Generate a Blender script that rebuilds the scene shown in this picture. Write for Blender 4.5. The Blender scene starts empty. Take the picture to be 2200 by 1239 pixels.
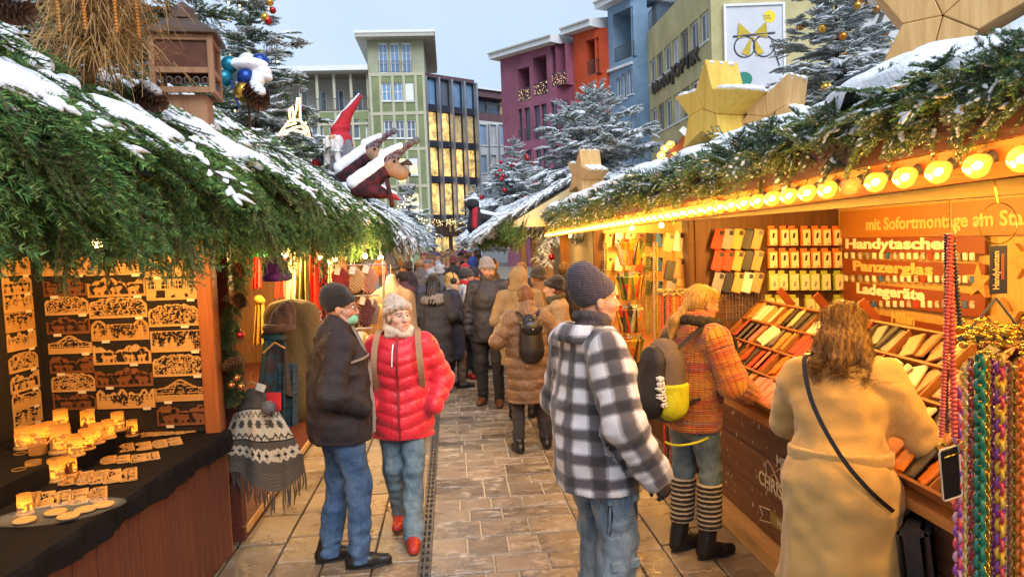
import bpy, math, random
import numpy as np
from mathutils import Vector, Matrix, Euler
random.seed(7); RNG = np.random.default_rng(7)
R = math.radians
SC = bpy.context.scene
COL = SC.collection
# camera
CAM_Z, PITCH, YAW, ROLL, FPX = 1.98, R(-3.5), R(-4.55), R(-2.2), 1620.0
cam_data = bpy.data.cameras.new('camera'); cam = bpy.data.objects.new('camera', cam_data); COL.objects.link(cam)
cam_data.sensor_width = 36; cam_data.lens = FPX / 2200 * 36; cam_data.clip_start = .05; cam_data.clip_end = 2000
CAMROT = Matrix.Rotation(YAW, 3, 'Z') @ Matrix.Rotation(R(90) + PITCH, 3, 'X') @ Matrix.Rotation(ROLL, 3, 'Z')
cam.matrix_world = Matrix.Translation((0, 0, CAM_Z)) @ CAMROT.to_4x4()
SC.camera = cam
def at(px, py, X=None, Y=None, Z=None):
    d = CAMROT @ Vector(((px - 1100) / FPX, -(py - 619.5) / FPX, -1))
    t = X / d.x if X is not None else Y / d.y if Y is not None else (Z - CAM_Z) / d.z
    return Vector((0, 0, CAM_Z)) + d * t
# sky, sun, exposure
w = bpy.data.worlds.new('World'); SC.world = w; w.use_nodes = True
nt = w.node_tree; nt.nodes.clear()
wo = nt.nodes.new('ShaderNodeOutputWorld'); bg = nt.nodes.new('ShaderNodeBackground'); sky = nt.nodes.new('ShaderNodeTexSky')
sky.sky_type = 'NISHITA'; sky.sun_disc = False; sky.sun_elevation = R(48); sky.sun_rotation = R(166); sky.air_density = 1.0; sky.dust_density = 1.5; sky.ozone_density = 2.0
hs = nt.nodes.new('ShaderNodeMix'); hs.data_type = 'RGBA'; hs.inputs[0].default_value = .75
tcw = nt.nodes.new('ShaderNodeTexCoord'); cl = nt.nodes.new('ShaderNodeTexNoise'); cl.inputs['Scale'].default_value = 2.2; cl.inputs['Detail'].default_value = 4; cl.inputs['Distortion'].default_value = .4; nt.links.new(tcw.outputs['Generated'], cl.inputs['Vector'])
cm = nt.nodes.new('ShaderNodeMix'); cm.data_type = 'RGBA'; cm.inputs[6].default_value = (3.3, 4.15, 5.35, 1); cm.inputs[7].default_value = (4.5, 5.0, 5.7, 1); cmr = nt.nodes.new('ShaderNodeMapRange'); cmr.inputs[1].default_value = .35; cmr.inputs[2].default_value = .68
nt.links.new(cl.outputs[0], cmr.inputs[0]); nt.links.new(cmr.outputs[0], cm.inputs[0]); nt.links.new(cm.outputs[2], hs.inputs[7])
nt.links.new(sky.outputs[0], hs.inputs[6]); nt.links.new(hs.outputs[2], bg.inputs[0]); bg.inputs[1].default_value = .09
nt.links.new(bg.outputs[0], wo.inputs[0])
sun_d = bpy.data.lights.new('sun', 'SUN'); sun_d.energy = 1.5; sun_d.angle = R(40); sun_d.color = (.92, .95, 1)
sun = bpy.data.objects.new('sun', sun_d); COL.objects.link(sun); sun.rotation_euler = (R(46), 0, R(14)); sun.location = (0, -5, 20)
SC.view_settings.view_transform = 'Standard'; SC.view_settings.look = 'None'; SC.view_settings.gamma = 1; SC.view_settings.exposure = 1.15
SC.view_settings.use_curve_mapping = False
SC.render.engine = 'CYCLES'; SC.cycles.use_denoising = True; SC.cycles.max_bounces = 7; SC.cycles.diffuse_bounces = 3
SC.cycles.glossy_bounces = 3; SC.cycles.transparent_max_bounces = 10; SC.cycles.sample_clamp_indirect = 4; SC.cycles.sample_clamp_direct = 20
SC.cycles.caustics_reflective = False; SC.cycles.caustics_refractive = False
# materials
MATS = {}
def mat(name, col=(.5, .5, .5), rough=.7, var=.15, vscale=8., bump=0., bscale=60., metal=0., spec=.4, emit=None, estr=0., trans=0., attr=None,
        col2=None, stretch=None, alpha=1., sheen=0., coat=0., ior=1.45, sss=0., kind='noise', thr=(.4, .65), wrinkle=0., wscale=9.):
    """principled material: base colour broken up by noise (col -> col2), fine bump from a second noise"""
    if name in MATS: return MATS[name]
    m = bpy.data.materials.new(name); m.use_nodes = True; n = m.node_tree.nodes; l = m.node_tree.links
    p = n['Principled BSDF']; p.inputs['Roughness'].default_value = rough; p.inputs['Metallic'].default_value = metal
    p.inputs['Specular IOR Level'].default_value = spec; p.inputs['IOR'].default_value = ior
    if trans: p.inputs['Transmission Weight'].default_value = trans
    if alpha < 1: p.inputs['Alpha'].default_value = alpha
    if sheen: p.inputs['Sheen Weight'].default_value = sheen
    if coat: p.inputs['Coat Weight'].default_value = coat; p.inputs['Coat Roughness'].default_value = .15
    if sss: p.inputs['Subsurface Weight'].default_value = sss; p.inputs['Subsurface Radius'].default_value = (.02, .008, .004)
    tc = n.new('ShaderNodeTexCoord'); src = tc.outputs['Object']
    if stretch:
        mp = n.new('ShaderNodeMapping'); mp.inputs['Scale'].default_value = stretch; l.new(src, mp.inputs[0]); src = mp.outputs[0]
    base = None
    if attr:
        a = n.new('ShaderNodeAttribute'); a.attribute_name = attr; base = a.outputs['Color']
    if var or col2:
        nz = n.new('ShaderNodeTexNoise'); nz.inputs['Scale'].default_value = vscale; nz.inputs['Detail'].default_value = 5; nz.inputs['Roughness'].default_value = .65
        l.new(src, nz.inputs['Vector'])
        mx = n.new('ShaderNodeMix'); mx.data_type = 'RGBA'
        if attr:
            mx.blend_type = 'MULTIPLY'; mx.inputs[0].default_value = 1
            mr = n.new('ShaderNodeMapRange'); mr.inputs[1].default_value = .3; mr.inputs[2].default_value = .7; mr.inputs[3].default_value = 1 - var * 1.5; mr.inputs[4].default_value = 1 + var
            l.new(nz.outputs[0], mr.inputs[0]); l.new(base, mx.inputs[6]); l.new(mr.outputs[0], mx.inputs[7])
        else:
            c2 = col2 or tuple(min(1, c * (1 + var)) for c in col); c1 = col if col2 else tuple(c * (1 - var) for c in col)
            mr = n.new('ShaderNodeMapRange'); mr.inputs[1].default_value = thr[0] if col2 else .3; mr.inputs[2].default_value = thr[1] if col2 else .7
            l.new(nz.outputs[0], mr.inputs[0]); l.new(mr.outputs[0], mx.inputs[0])
            mx.inputs[6].default_value = (*c1, 1); mx.inputs[7].default_value = (*c2, 1)
        base = mx.outputs[2]
    if base is not None: l.new(base, p.inputs['Base Color'])
    else: p.inputs['Base Color'].default_value = (*col, 1)
    if bump:
        b2 = n.new('ShaderNodeTexNoise'); b2.inputs['Scale'].default_value = bscale; b2.inputs['Detail'].default_value = 4; l.new(src, b2.inputs['Vector'])
        bp = n.new('ShaderNodeBump'); bp.inputs['Strength'].default_value = bump; bp.inputs['Distance'].default_value = .01
        l.new(b2.outputs[0], bp.inputs['Height']); l.new(bp.outputs[0], p.inputs['Normal'])
        if wrinkle:
            w1 = n.new('ShaderNodeTexNoise'); w1.inputs['Scale'].default_value = wscale; w1.inputs['Detail'].default_value = 2.5; w1.inputs['Distortion'].default_value = 1.3
            mw = n.new('ShaderNodeMapping'); mw.inputs['Scale'].default_value = (1, 1, .55); mw.inputs['Rotation'].default_value = (.5, .4, 0); l.new(tc.outputs['Object'], mw.inputs[0]); l.new(mw.outputs[0], w1.inputs['Vector'])
            s1 = n.new('ShaderNodeMath'); s1.operation = 'SUBTRACT'; s1.inputs[1].default_value = .5; l.new(w1.outputs[0], s1.inputs[0]); a1 = n.new('ShaderNodeMath'); a1.operation = 'ABSOLUTE'; l.new(s1.outputs[0], a1.inputs[0]); p1 = n.new('ShaderNodeMath'); p1.operation = 'POWER'; p1.inputs[1].default_value = .6; l.new(a1.outputs[0], p1.inputs[0])
            wb = n.new('ShaderNodeBump'); wb.inputs['Strength'].default_value = wrinkle; wb.inputs['Distance'].default_value = .035; l.new(p1.outputs[0], wb.inputs['Height']); l.new(wb.outputs[0], bp.inputs['Normal'])
    if emit: p.inputs['Emission Color'].default_value = (*emit, 1); p.inputs['Emission Strength'].default_value = estr
    MATS[name] = m; return m
def hexc(r, g, b):
    f = lambda v: (v / 255 / 12.92) if v / 255 <= .04045 else ((v / 255 + .055) / 1.055) ** 2.4
    return (f(r), f(g), f(b))
# objects
def wloc(o):
    v = Vector((0, 0, 0))
    while o is not None: v = v + o.location; o = o.parent
    return v
def tag(o, label=None, cat=None, group=None, kind=None):
    if label: o['label'] = label
    if cat: o['category'] = cat
    if group: o['group'] = group
    if kind: o['kind'] = kind
    return o
def thing(name, label, cat, loc=(0, 0, 0), rz=0., group=None, kind=None):
    o = bpy.data.objects.new(name, None); COL.objects.link(o); o.location = loc; o.rotation_euler = (0, 0, rz); o.empty_display_size = .1
    return tag(o, label, cat, group, kind)
def link_mesh(name, me, parent=None, loc=None, rot=None, scale=None):
    o = bpy.data.objects.new(name, me); COL.objects.link(o)
    if parent: o.parent = parent
    if loc is not None: o.location = loc
    if rot is not None: o.rotation_euler = rot
    if scale is not None: o.scale = (scale,) * 3 if isinstance(scale, (int, float)) else scale
    return o
def to_mesh(name, V, F, mats, smooth=False, fm=None):
    me = bpy.data.meshes.new(name)
    V = np.asarray(V, dtype=np.float32).reshape(-1, 3)
    if isinstance(F, np.ndarray):
        n, k = F.shape
        me.vertices.add(len(V)); me.vertices.foreach_set('co', V.ravel())
        me.loops.add(n * k); me.loops.foreach_set('vertex_index', F.astype(np.int32).ravel())
        me.polygons.add(n); me.polygons.foreach_set('loop_start', np.arange(0, n * k, k, dtype=np.int32))
        me.update(calc_edges=True)
    else:
        me.from_pydata(V.tolist(), [], F)
    for m in (mats if isinstance(mats, (list, tuple)) else [mats]): me.materials.append(m)
    if fm is not None: me.polygons.foreach_set('material_index', np.asarray(fm, dtype=np.int32))
    if smooth: me.polygons.foreach_set('use_smooth', np.ones(len(me.polygons), dtype=bool))
    me.validate(clean_customdata=False)
    return me
def copy_tree(o, parent=None):
    c = o.copy(); COL.objects.link(c); c.parent = parent
    for ch in list(o.children): copy_tree(ch, c)
    return c
class MB:
    """collects boxes, bars, tubes, lathes; build() links them as one mesh object"""
    def __init__(s, xf=None): s.v = []; s.f = []; s.m = []; s.cur = 0; s.xf = xf
    def add(s, V, F):
        b = len(s.v)
        for p in V: s.v.append(tuple(p))
        for f in F: s.f.append([i + b for i in f]); s.m.append(s.cur)
        return s
    def box(s, c, d, rot=None, bev=0.):
        hx, hy, hz = d[0] / 2, d[1] / 2, d[2] / 2
        if bev:
            b = min(bev, hx * .9, hy * .9, hz * .9); V = [];
            for sx in (-1, 1):
                for sy in (-1, 1):
                    for sz in (-1, 1):
                        V += [(sx * hx, sy * (hy - b), sz * (hz - b)), (sx * (hx - b), sy * hy, sz * (hz - b)), (sx * (hx - b), sy * (hy - b), sz * hz)]
            I = lambda x, y, z, a: ((x * 2 + y) * 2 + z) * 3 + a
            F = []
            for a in (0, 1):
                q = [I(a, 0, 0, 0), I(a, 1, 0, 0), I(a, 1, 1, 0), I(a, 0, 1, 0)]; F.append(q if a else q[::-1])
                q = [I(0, a, 0, 1), I(0, a, 1, 1), I(1, a, 1, 1), I(1, a, 0, 1)]; F.append(q if a else q[::-1])
                q = [I(0, 0, a, 2), I(1, 0, a, 2), I(1, 1, a, 2), I(0, 1, a, 2)]; F.append(q if a else q[::-1])
            for x in (0, 1):
                for y in (0, 1):
                    q = [I(x, y, 0, 0), I(x, y, 1, 0), I(x, y, 1, 1), I(x, y, 0, 1)]; F.append(q if x == y else q[::-1])
                for z in (0, 1):
                    q = [I(x, 0, z, 0), I(x, 0, z, 2), I(x, 1, z, 2), I(x, 1, z, 0)]; F.append(q if x == z else q[::-1])
            for y in (0, 1):
                for z in (0, 1):
                    q = [I(0, y, z, 1), I(1, y, z, 1), I(1, y, z, 2), I(0, y, z, 2)]; F.append(q if y != z else q[::-1])
            for x in (0, 1):
                for y in (0, 1):
                    for z in (0, 1):
                        t = [I(x, y, z, 0), I(x, y, z, 1), I(x, y, z, 2)]; F.append(t if (x + y + z) % 2 else t[::-1])
        else:
            V = [(x, y, z) for x in (-hx, hx) for y in (-hy, hy) for z in (-hz, hz)]
            F = [[0, 1, 3, 2], [4, 6, 7, 5], [0, 4, 5, 1], [2, 3, 7, 6], [0, 2, 6, 4], [1, 5, 7, 3]]
        M = rot if isinstance(rot, Matrix) else (Euler(rot).to_matrix() if rot else None)
        c = Vector(c); V = [(M @ Vector(p) if M else Vector(p)) + c for p in V]
        return s.add(V, F)
    def span(s, a, b, bev=0.):
        return s.box([(a[i] + b[i]) / 2 for i in range(3)], [abs(b[i] - a[i]) for i in range(3)], bev=bev)
    def bar(s, p, q, w, h=None, up=(0, 0, 1), bev=0.):
        p, q = Vector(p), Vector(q); d = q - p; L = d.length; y = d.normalized(); u = Vector(up)
        x = y.cross(u)
        if x.length < 1e-4: x = y.cross(Vector((1, 0, 0)))
        x.normalize(); z = x.cross(y)
        return s.box((p + q) / 2, (w, L, h or w), Matrix((x, y, z)).transposed(), bev)
    def tube(s, P, r, n=6, cap=True, closed=False):
        P = [Vector(p) for p in P]; N = len(P); rr = r if hasattr(r, '__len__') else [r] * N; V = []; F = []
        pu = None
        for i in range(N):
            t = (P[(i + 1) % N] - P[i - 1]) if closed else (P[min(i + 1, N - 1)] - P[max(i - 1, 0)])
            if t.length < 1e-9: t = Vector((0, 0, 1))
            t.normalize()
            if pu is None: pu = t.orthogonal().normalized()
            u = (pu - t * pu.dot(t)); u = u.normalized() if u.length > 1e-6 else t.orthogonal().normalized(); pu = u; v = t.cross(u)
            for k in range(n): a = 2 * math.pi * k / n; V.append(P[i] + (u * math.cos(a) + v * math.sin(a)) * rr[i])
        for i in range(N if closed else N - 1):
            j = (i + 1) % N
            for k in range(n): F.append([i * n + k, i * n + (k + 1) % n, j * n + (k + 1) % n, j * n + k])
        if cap and not closed: F.append(list(range(n))[::-1]); F.append([(N - 1) * n + k for k in range(n)])
        return s.add(V, F)
    def lathe(s, prof, c=(0, 0, 0), n=16, M=None):
        V = []; F = []; c = Vector(c)
        for (r, z) in prof:
            for k in range(n):
                a = 2 * math.pi * k / n; p = Vector((r * math.cos(a), r * math.sin(a), z)); V.append((M @ p if M else p) + c)
        for i in range(len(prof) - 1):
            for k in range(n): F.append([i * n + k, i * n + (k + 1) % n, (i + 1) * n + (k + 1) % n, (i + 1) * n + k])
        F.append(list(range(n))[::-1]); F.append([(len(prof) - 1) * n + k for k in range(n)])
        return s.add(V, F)
    def ball(s, c, r, n=12, m=7, sc=(1, 1, 1), M=None):
        prof = [(max(1e-4, math.sin(math.pi * i / m)) * r, -math.cos(math.pi * i / m) * r) for i in range(m + 1)]
        S = Matrix.Diagonal(sc); return s.lathe(prof, c, n, (M @ S) if M else S)
    def prism(s, poly, o, u, v, w, t):
        """polygon (2d list) in plane o + x*u + y*v, thickness t along w"""
        o, u, v, w = Vector(o), Vector(u), Vector(v), Vector(w); n = len(poly)
        A = [o + u * x + v * y for x, y in poly]; B = [p + w * t for p in A]
        return s.add(A + B, [list(range(n))[::-1], list(range(n, 2 * n))] + [[i, (i + 1) % n, n + (i + 1) % n, n + i] for i in range(n)])
    def quad(s, a, b, c, d): return s.add([a, b, c, d], [[0, 1, 2, 3]])
    def mesh(s, name, mats, smooth=False, off=None):
        V = np.array(s.v, dtype=np.float64).reshape(-1, 3)
        if s.xf is not None:
            M = np.array(s.xf); V = V @ M[:3, :3].T + M[:3, 3]
        if off is not None: V = V - np.array(off)
        return to_mesh(name, V, s.f, mats, smooth, s.m if isinstance(mats, (list, tuple)) else None)
    def build(s, name, mats, parent=None, smooth=False, local=False, **tg):
        """verts in world coordinates (made relative to the parent) unless local"""
        if parent is None:
            V = np.array(s.v) if s.xf is None else np.array(s.v) @ np.array(s.xf)[:3, :3].T + np.array(s.xf)[:3, 3]
            c = Vector(((V[:, 0].min() + V[:, 0].max()) / 2, (V[:, 1].min() + V[:, 1].max()) / 2, V[:, 2].min()))
            o = link_mesh(name, s.mesh(name, mats, smooth, c), None, c)
        else:
            o = link_mesh(name, s.mesh(name, mats, smooth, None if local else wloc(parent)), parent)
        return tag(o, **tg) if tg else o
def autosmooth(o, ang=40):
    me = o.data; me.polygons.foreach_set('use_smooth', np.ones(len(me.polygons), dtype=bool))
    try: me.set_sharp_from_angle(angle=R(ang))
    except Exception: pass
    return o
def text_mesh(name, s, size, ext=.003, font_bold=0., shear=0., bevel=0.):
    c = bpy.data.curves.new(name, 'FONT'); c.body = s; c.size = size; c.extrude = ext; c.align_x = 'LEFT'; c.offset = font_bold; c.shear = shear; c.resolution_u = 3
    o = bpy.data.objects.new(name, c); COL.objects.link(o)
    dg = bpy.context.evaluated_depsgraph_get(); me = bpy.data.meshes.new_from_object(o.evaluated_get(dg)); bpy.data.objects.remove(o); me.name = name
    return me
def text(name, s, size, o, u, v, m, parent=None, ext=.003, bold=0., width=None, shear=0.):
    """lettering lying in the plane through o spanned by u (reading direction) and v (up); width squeezes it to that length"""
    me = text_mesh(name, s, size, ext, bold, shear); u = Vector(u).normalized(); v = Vector(v).normalized(); w = u.cross(v)
    n = len(me.vertices); V = np.empty(n * 3, dtype=np.float32); me.vertices.foreach_get('co', V); V = V.reshape(-1, 3)
    if width: V[:, 0] *= width / max(1e-6, V[:, 0].max() - V[:, 0].min())
    B = np.array([list(u), list(v), list(w)]); W = V @ B + np.array(o)
    if parent: W = W - np.array(wloc(parent))
    me.vertices.foreach_set('co', W.astype(np.float32).ravel()); me.update(); me.materials.clear(); me.materials.append(m)
    return link_mesh(name, me, parent)
# noise for geometry
def vnoise(P, scale=1., seed=0):
    """smooth value noise in [-1,1], P (...,3)"""
    P = np.asarray(P, dtype=np.float64) * scale + seed * 17.31; I = np.floor(P).astype(np.int64); f = P - I; f = f * f * (3 - 2 * f)
    def hsh(i, j, k):
        h = (i * 374761393 + j * 668265263 + k * 2147483647 + seed * 974634777) & 0xffffffff; h = ((h ^ (h >> 13)) * 1274126177) & 0xffffffff
        return ((h ^ (h >> 16)) & 0xffff) / 32767.5 - 1
    r = 0
    for a in (0, 1):
        for b in (0, 1):
            for c in (0, 1):
                wgt = (f[..., 0] if a else 1 - f[..., 0]) * (f[..., 1] if b else 1 - f[..., 1]) * (f[..., 2] if c else 1 - f[..., 2])
                r = r + wgt * hsh(I[..., 0] + a, I[..., 1] + b, I[..., 2] + c)
    return r
def fbm(P, scale=1., seed=0, oct=3):
    return sum(vnoise(P, scale * 2 ** i, seed + i) * .5 ** i for i in range(oct))
# signed-distance modeller
def surface_nets(F, xs, ys, zs):
    S = F < 0; nx, ny, nz = F.shape
    cnt = np.zeros((nx - 1, ny - 1, nz - 1), dtype=np.int8); offs = [(a, b, c) for a in (0, 1) for b in (0, 1) for c in (0, 1)]
    for a, b, c in offs: cnt += S[a:nx - 1 + a, b:ny - 1 + b, c:nz - 1 + c]
    act = (cnt > 0) & (cnt < 8); ci, cj, ck = np.nonzero(act); n = len(ci); idx = np.full(act.shape, -1, dtype=np.int64); idx[ci, cj, ck] = np.arange(n)
    acc = np.zeros((n, 3)); num = np.zeros(n)
    for a, b, c in offs:
        for ax in range(3):
            o2 = [a, b, c]
            if o2[ax]: continue
            o2[ax] = 1
            f1 = F[ci + a, cj + b, ck + c]; f2 = F[ci + o2[0], cj + o2[1], ck + o2[2]]; x = (f1 < 0) != (f2 < 0)
            t = np.where(x, f1 / np.where(x, f1 - f2, 1), 0)
            p1 = np.stack([xs[ci + a], ys[cj + b], zs[ck + c]], 1); p2 = np.stack([xs[ci + o2[0]], ys[cj + o2[1]], zs[ck + o2[2]]], 1)
            acc += np.where(x[:, None], p1 + (p2 - p1) * t[:, None], 0); num += x
    V = acc / np.maximum(num, 1)[:, None]; Q = []
    for ax in range(3):
        sl1 = [slice(1, -1)] * 3; sl2 = [slice(1, -1)] * 3; sl1[ax] = slice(0, -1); sl2[ax] = slice(1, None)
        d = S[tuple(sl1)].astype(np.int8) - S[tuple(sl2)].astype(np.int8); e = np.array(np.nonzero(d)).T
        if len(e) == 0: continue
        s = d[tuple(e.T)]; e = e.copy()
        for k in range(3):
            if k != ax: e[:, k] += 1
        o1, o2 = (ax + 1) % 3, (ax + 2) % 3; q = []
        for da, db in ((1, 1), (0, 1), (0, 0), (1, 0)):
            c = e.copy(); c[:, o1] -= da; c[:, o2] -= db; q.append(idx[c[:, 0], c[:, 1], c[:, 2]])
        q = np.stack(q, 1); q[s < 0] = q[s < 0][:, ::-1]; Q.append(q)
    return V, np.concatenate(Q)
class Sdf:
    """union of round cones and ellipsoids, blended smoothly; each clothing layer or body is one such surface"""
    def __init__(s): s.ops = []; s.clips = []
    def cone(s, a, b, ra, rb=None, k=.03, flat=None, disp=None, sub=False, oi=None):
        s.ops.append(('c', np.array(a, float), np.array(b, float), ra, ra if rb is None else rb, k, flat, disp, sub)); return s
    def ell(s, c, r, k=.03, rot=None, disp=None, sub=False):
        s.ops.append(('e', np.array(c, float), np.array(r, float), 0, 0, k, rot, disp, sub)); return s
    def chain(s, P, rs, **kw):
        for i in range(len(P) - 1): s.cone(P[i], P[i + 1], rs[i], rs[i + 1], **kw)
        return s
    def clip(s, p, n): s.clips.append((np.array(p, float), np.array(n, float) / np.linalg.norm(n))); return s
    def mesh(s, h=.012, folds=None):
        lo = np.full(3, 1e9); hi = -lo
        for o in s.ops:
            if o[8]: continue
            if o[0] == 'c':
                r = max(o[3], o[4]) + .02; lo = np.minimum(lo, np.minimum(o[1], o[2]) - r); hi = np.maximum(hi, np.maximum(o[1], o[2]) + r)
            else: r = o[2].max() + .02; lo = np.minimum(lo, o[1] - r); hi = np.maximum(hi, o[1] + r)
        lo -= 2 * h + .03; hi += 2 * h + .03
        G = [np.arange(lo[i], hi[i] + h, h, dtype=np.float32) for i in range(3)]
        F = np.full([len(g) for g in G], .5, dtype=np.float32)
        for ty, a, b, ra, rb, k, fl, disp, sub in s.ops:
            if ty == 'c': r = max(ra, rb); l = np.minimum(a, b) - r - k - .06; u = np.maximum(a, b) + r + k + .06
            else: r = b.max(); l = a - r - k - .06; u = a + r + k + .06
            sl = []
            for i in range(3):
                i0 = int(np.searchsorted(G[i], l[i])); i1 = int(np.searchsorted(G[i], u[i])); sl.append(slice(max(0, i0), max(i0 + 1, i1)))
            sl = tuple(sl); X, Y, Z = np.meshgrid(G[0][sl[0]], G[1][sl[1]], G[2][sl[2]], indexing='ij', sparse=False)
            if X.size == 0: continue
            P = np.stack([X, Y, Z], -1); t = None
            if ty == 'c':
                Q = P - a.astype(np.float32); ba = b - a
                if fl is not None:
                    fd = np.array(fl[0], float); fd = fd / np.linalg.norm(fd); fd = fd - ba * (fd @ ba) / max(1e-9, ba @ ba); fd = fd / np.linalg.norm(fd)
                    Q = Q + (Q @ fd)[..., None] * (1 / fl[1] - 1) * fd
                L2 = max(1e-9, ba @ ba); t = np.clip((Q @ ba) / L2, 0, 1); d = np.linalg.norm(Q - t[..., None] * ba, axis=-1) - (ra + (rb - ra) * t)
                if fl is not None: d = d * max(.6, fl[1])
                t = t * math.sqrt(L2)
            else:
                Q = P - a.astype(np.float32)
                if fl is not None: Q = Q @ np.array(fl)
                q = Q / b; kk = np.linalg.norm(q, axis=-1); d = (kk - 1) * b.min() if b.max() / b.min() > 3 else kk * (kk - 1) / np.maximum(np.linalg.norm(q / b, axis=-1), 1e-6)
                t = Q[..., 2]
            if disp is not None: d = d - disp(P, t)
            f = F[sl]
            if sub:
                d = -d; hh = np.clip(.5 - .5 * (f - d) / k, 0, 1); F[sl] = f * (1 - hh) + d * hh + k * hh * (1 - hh)
            else:
                hh = np.clip(.5 + .5 * (f - d) / k, 0, 1); F[sl] = f * (1 - hh) + d * hh - k * hh * (1 - hh)
        if folds or s.clips:
            X, Y, Z = np.meshgrid(*G, indexing='ij'); P = np.stack([X, Y, Z], -1)
            if folds:
                near = np.abs(F) < .06; F[near] -= folds(P[near]).astype(np.float32)
            for p, n in s.clips: F = np.maximum(F, -((P - p) @ n)).astype(np.float32)
        return surface_nets(F, G[0].astype(float), G[1].astype(float), G[2].astype(float))
    def build(s, name, mats, parent, h=.012, folds=None, col=None, uv=None, local=True):
        V, Q = s.mesh(h, folds); me = to_mesh(name, V, Q, mats, True)
        if col is not None:
            a = me.attributes.new('col', 'FLOAT_COLOR', 'POINT'); c = np.ones((len(V), 4), dtype=np.float32); c[:, :3] = col(V); a.data.foreach_set('color', c.ravel())
        if uv is not None:
            a = me.attributes.new('cloth', 'FLOAT_VECTOR', 'POINT'); a.data.foreach_set('vector', uv(V).astype(np.float32).ravel())
        o = link_mesh(name, me, parent); return o
# scattering of foliage
def scatter(name, protos, pts, rots, scl, idx, parent=None, **tg):
    """one object that carries many instanced boughs (geometry nodes)"""
    key = 'proto_' + '_'.join(p.name for p in protos)
    pc = bpy.data.collections.get(key)
    if pc is None:
        pc = bpy.data.collections.new(key)
        for i, p in enumerate(sorted(protos, key=lambda q: q.name)): pc.objects.link(p)
    pts = np.asarray(pts, dtype=np.float32); off = np.array(wloc(parent) if parent else (0, 0, 0), dtype=np.float32)
    me = bpy.data.meshes.new(name); me.vertices.add(len(pts)); me.vertices.foreach_set('co', (pts - off).ravel())
    a = me.attributes.new('rot', 'FLOAT_VECTOR', 'POINT'); a.data.foreach_set('vector', np.asarray(rots, dtype=np.float32).ravel())
    a = me.attributes.new('scl', 'FLOAT', 'POINT'); a.data.foreach_set('value', np.asarray(scl, dtype=np.float32))
    a = me.attributes.new('pick', 'INT', 'POINT'); a.data.foreach_set('value', np.asarray(idx, dtype=np.int32))
    gn = 'scatter_' + key; g = bpy.data.node_groups.get(gn)
    if g is None:
        g = bpy.data.node_groups.new(gn, 'GeometryNodeTree')
        g.interface.new_socket('Geometry', in_out='INPUT', socket_type='NodeSocketGeometry'); g.interface.new_socket('Geometry', in_out='OUTPUT', socket_type='NodeSocketGeometry')
        N = g.nodes; L = g.links; gi = N.new('NodeGroupInput'); go = N.new('NodeGroupOutput'); mp = N.new('GeometryNodeMeshToPoints'); ip = N.new('GeometryNodeInstanceOnPoints')
        ci = N.new('GeometryNodeCollectionInfo'); ci.inputs[0].default_value = pc; ci.inputs['Separate Children'].default_value = True; ci.inputs['Reset Children'].default_value = True
        def na(nm, ty):
            q = N.new('GeometryNodeInputNamedAttribute'); q.data_type = ty; q.inputs[0].default_value = nm; return q.outputs[0]
        L.new(gi.outputs[0], mp.inputs[0]); L.new(mp.outputs[0], ip.inputs['Points']); L.new(ci.outputs[0], ip.inputs['Instance']); ip.inputs['Pick Instance'].default_value = True
        e2r = N.new('FunctionNodeEulerToRotation'); L.new(na('rot', 'FLOAT_VECTOR'), e2r.inputs[0]); L.new(e2r.outputs[0], ip.inputs['Rotation'])
        L.new(na('scl', 'FLOAT'), ip.inputs['Scale']); L.new(na('pick', 'INT'), ip.inputs['Instance Index']); L.new(ip.outputs[0], go.inputs[0])
    o = link_mesh(name, me, parent); md = o.modifiers.new('boughs', 'NODES'); md.node_group = g
    return tag(o, **tg) if tg else o
ORD = ['first', 'second', 'third', 'fourth', 'fifth', 'sixth', 'seventh', 'eighth', 'ninth', 'tenth', 'eleventh', 'twelfth', 'thirteenth', 'fourteenth', 'fifteenth', 'sixteenth', 'seventeenth', 'eighteenth', 'nineteenth', 'twentieth']
for _t, _n in (('twenty', 'twenty'), ('thirty', 'thirty'), ('forty', 'forty'), ('fifty', 'fifty'), ('sixty', 'sixty')):
    if _t != 'twenty': ORD.append(_t[:-1] + 'ieth')
    ORD += [_t + '-' + o for o in ORD[:9]]
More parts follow.
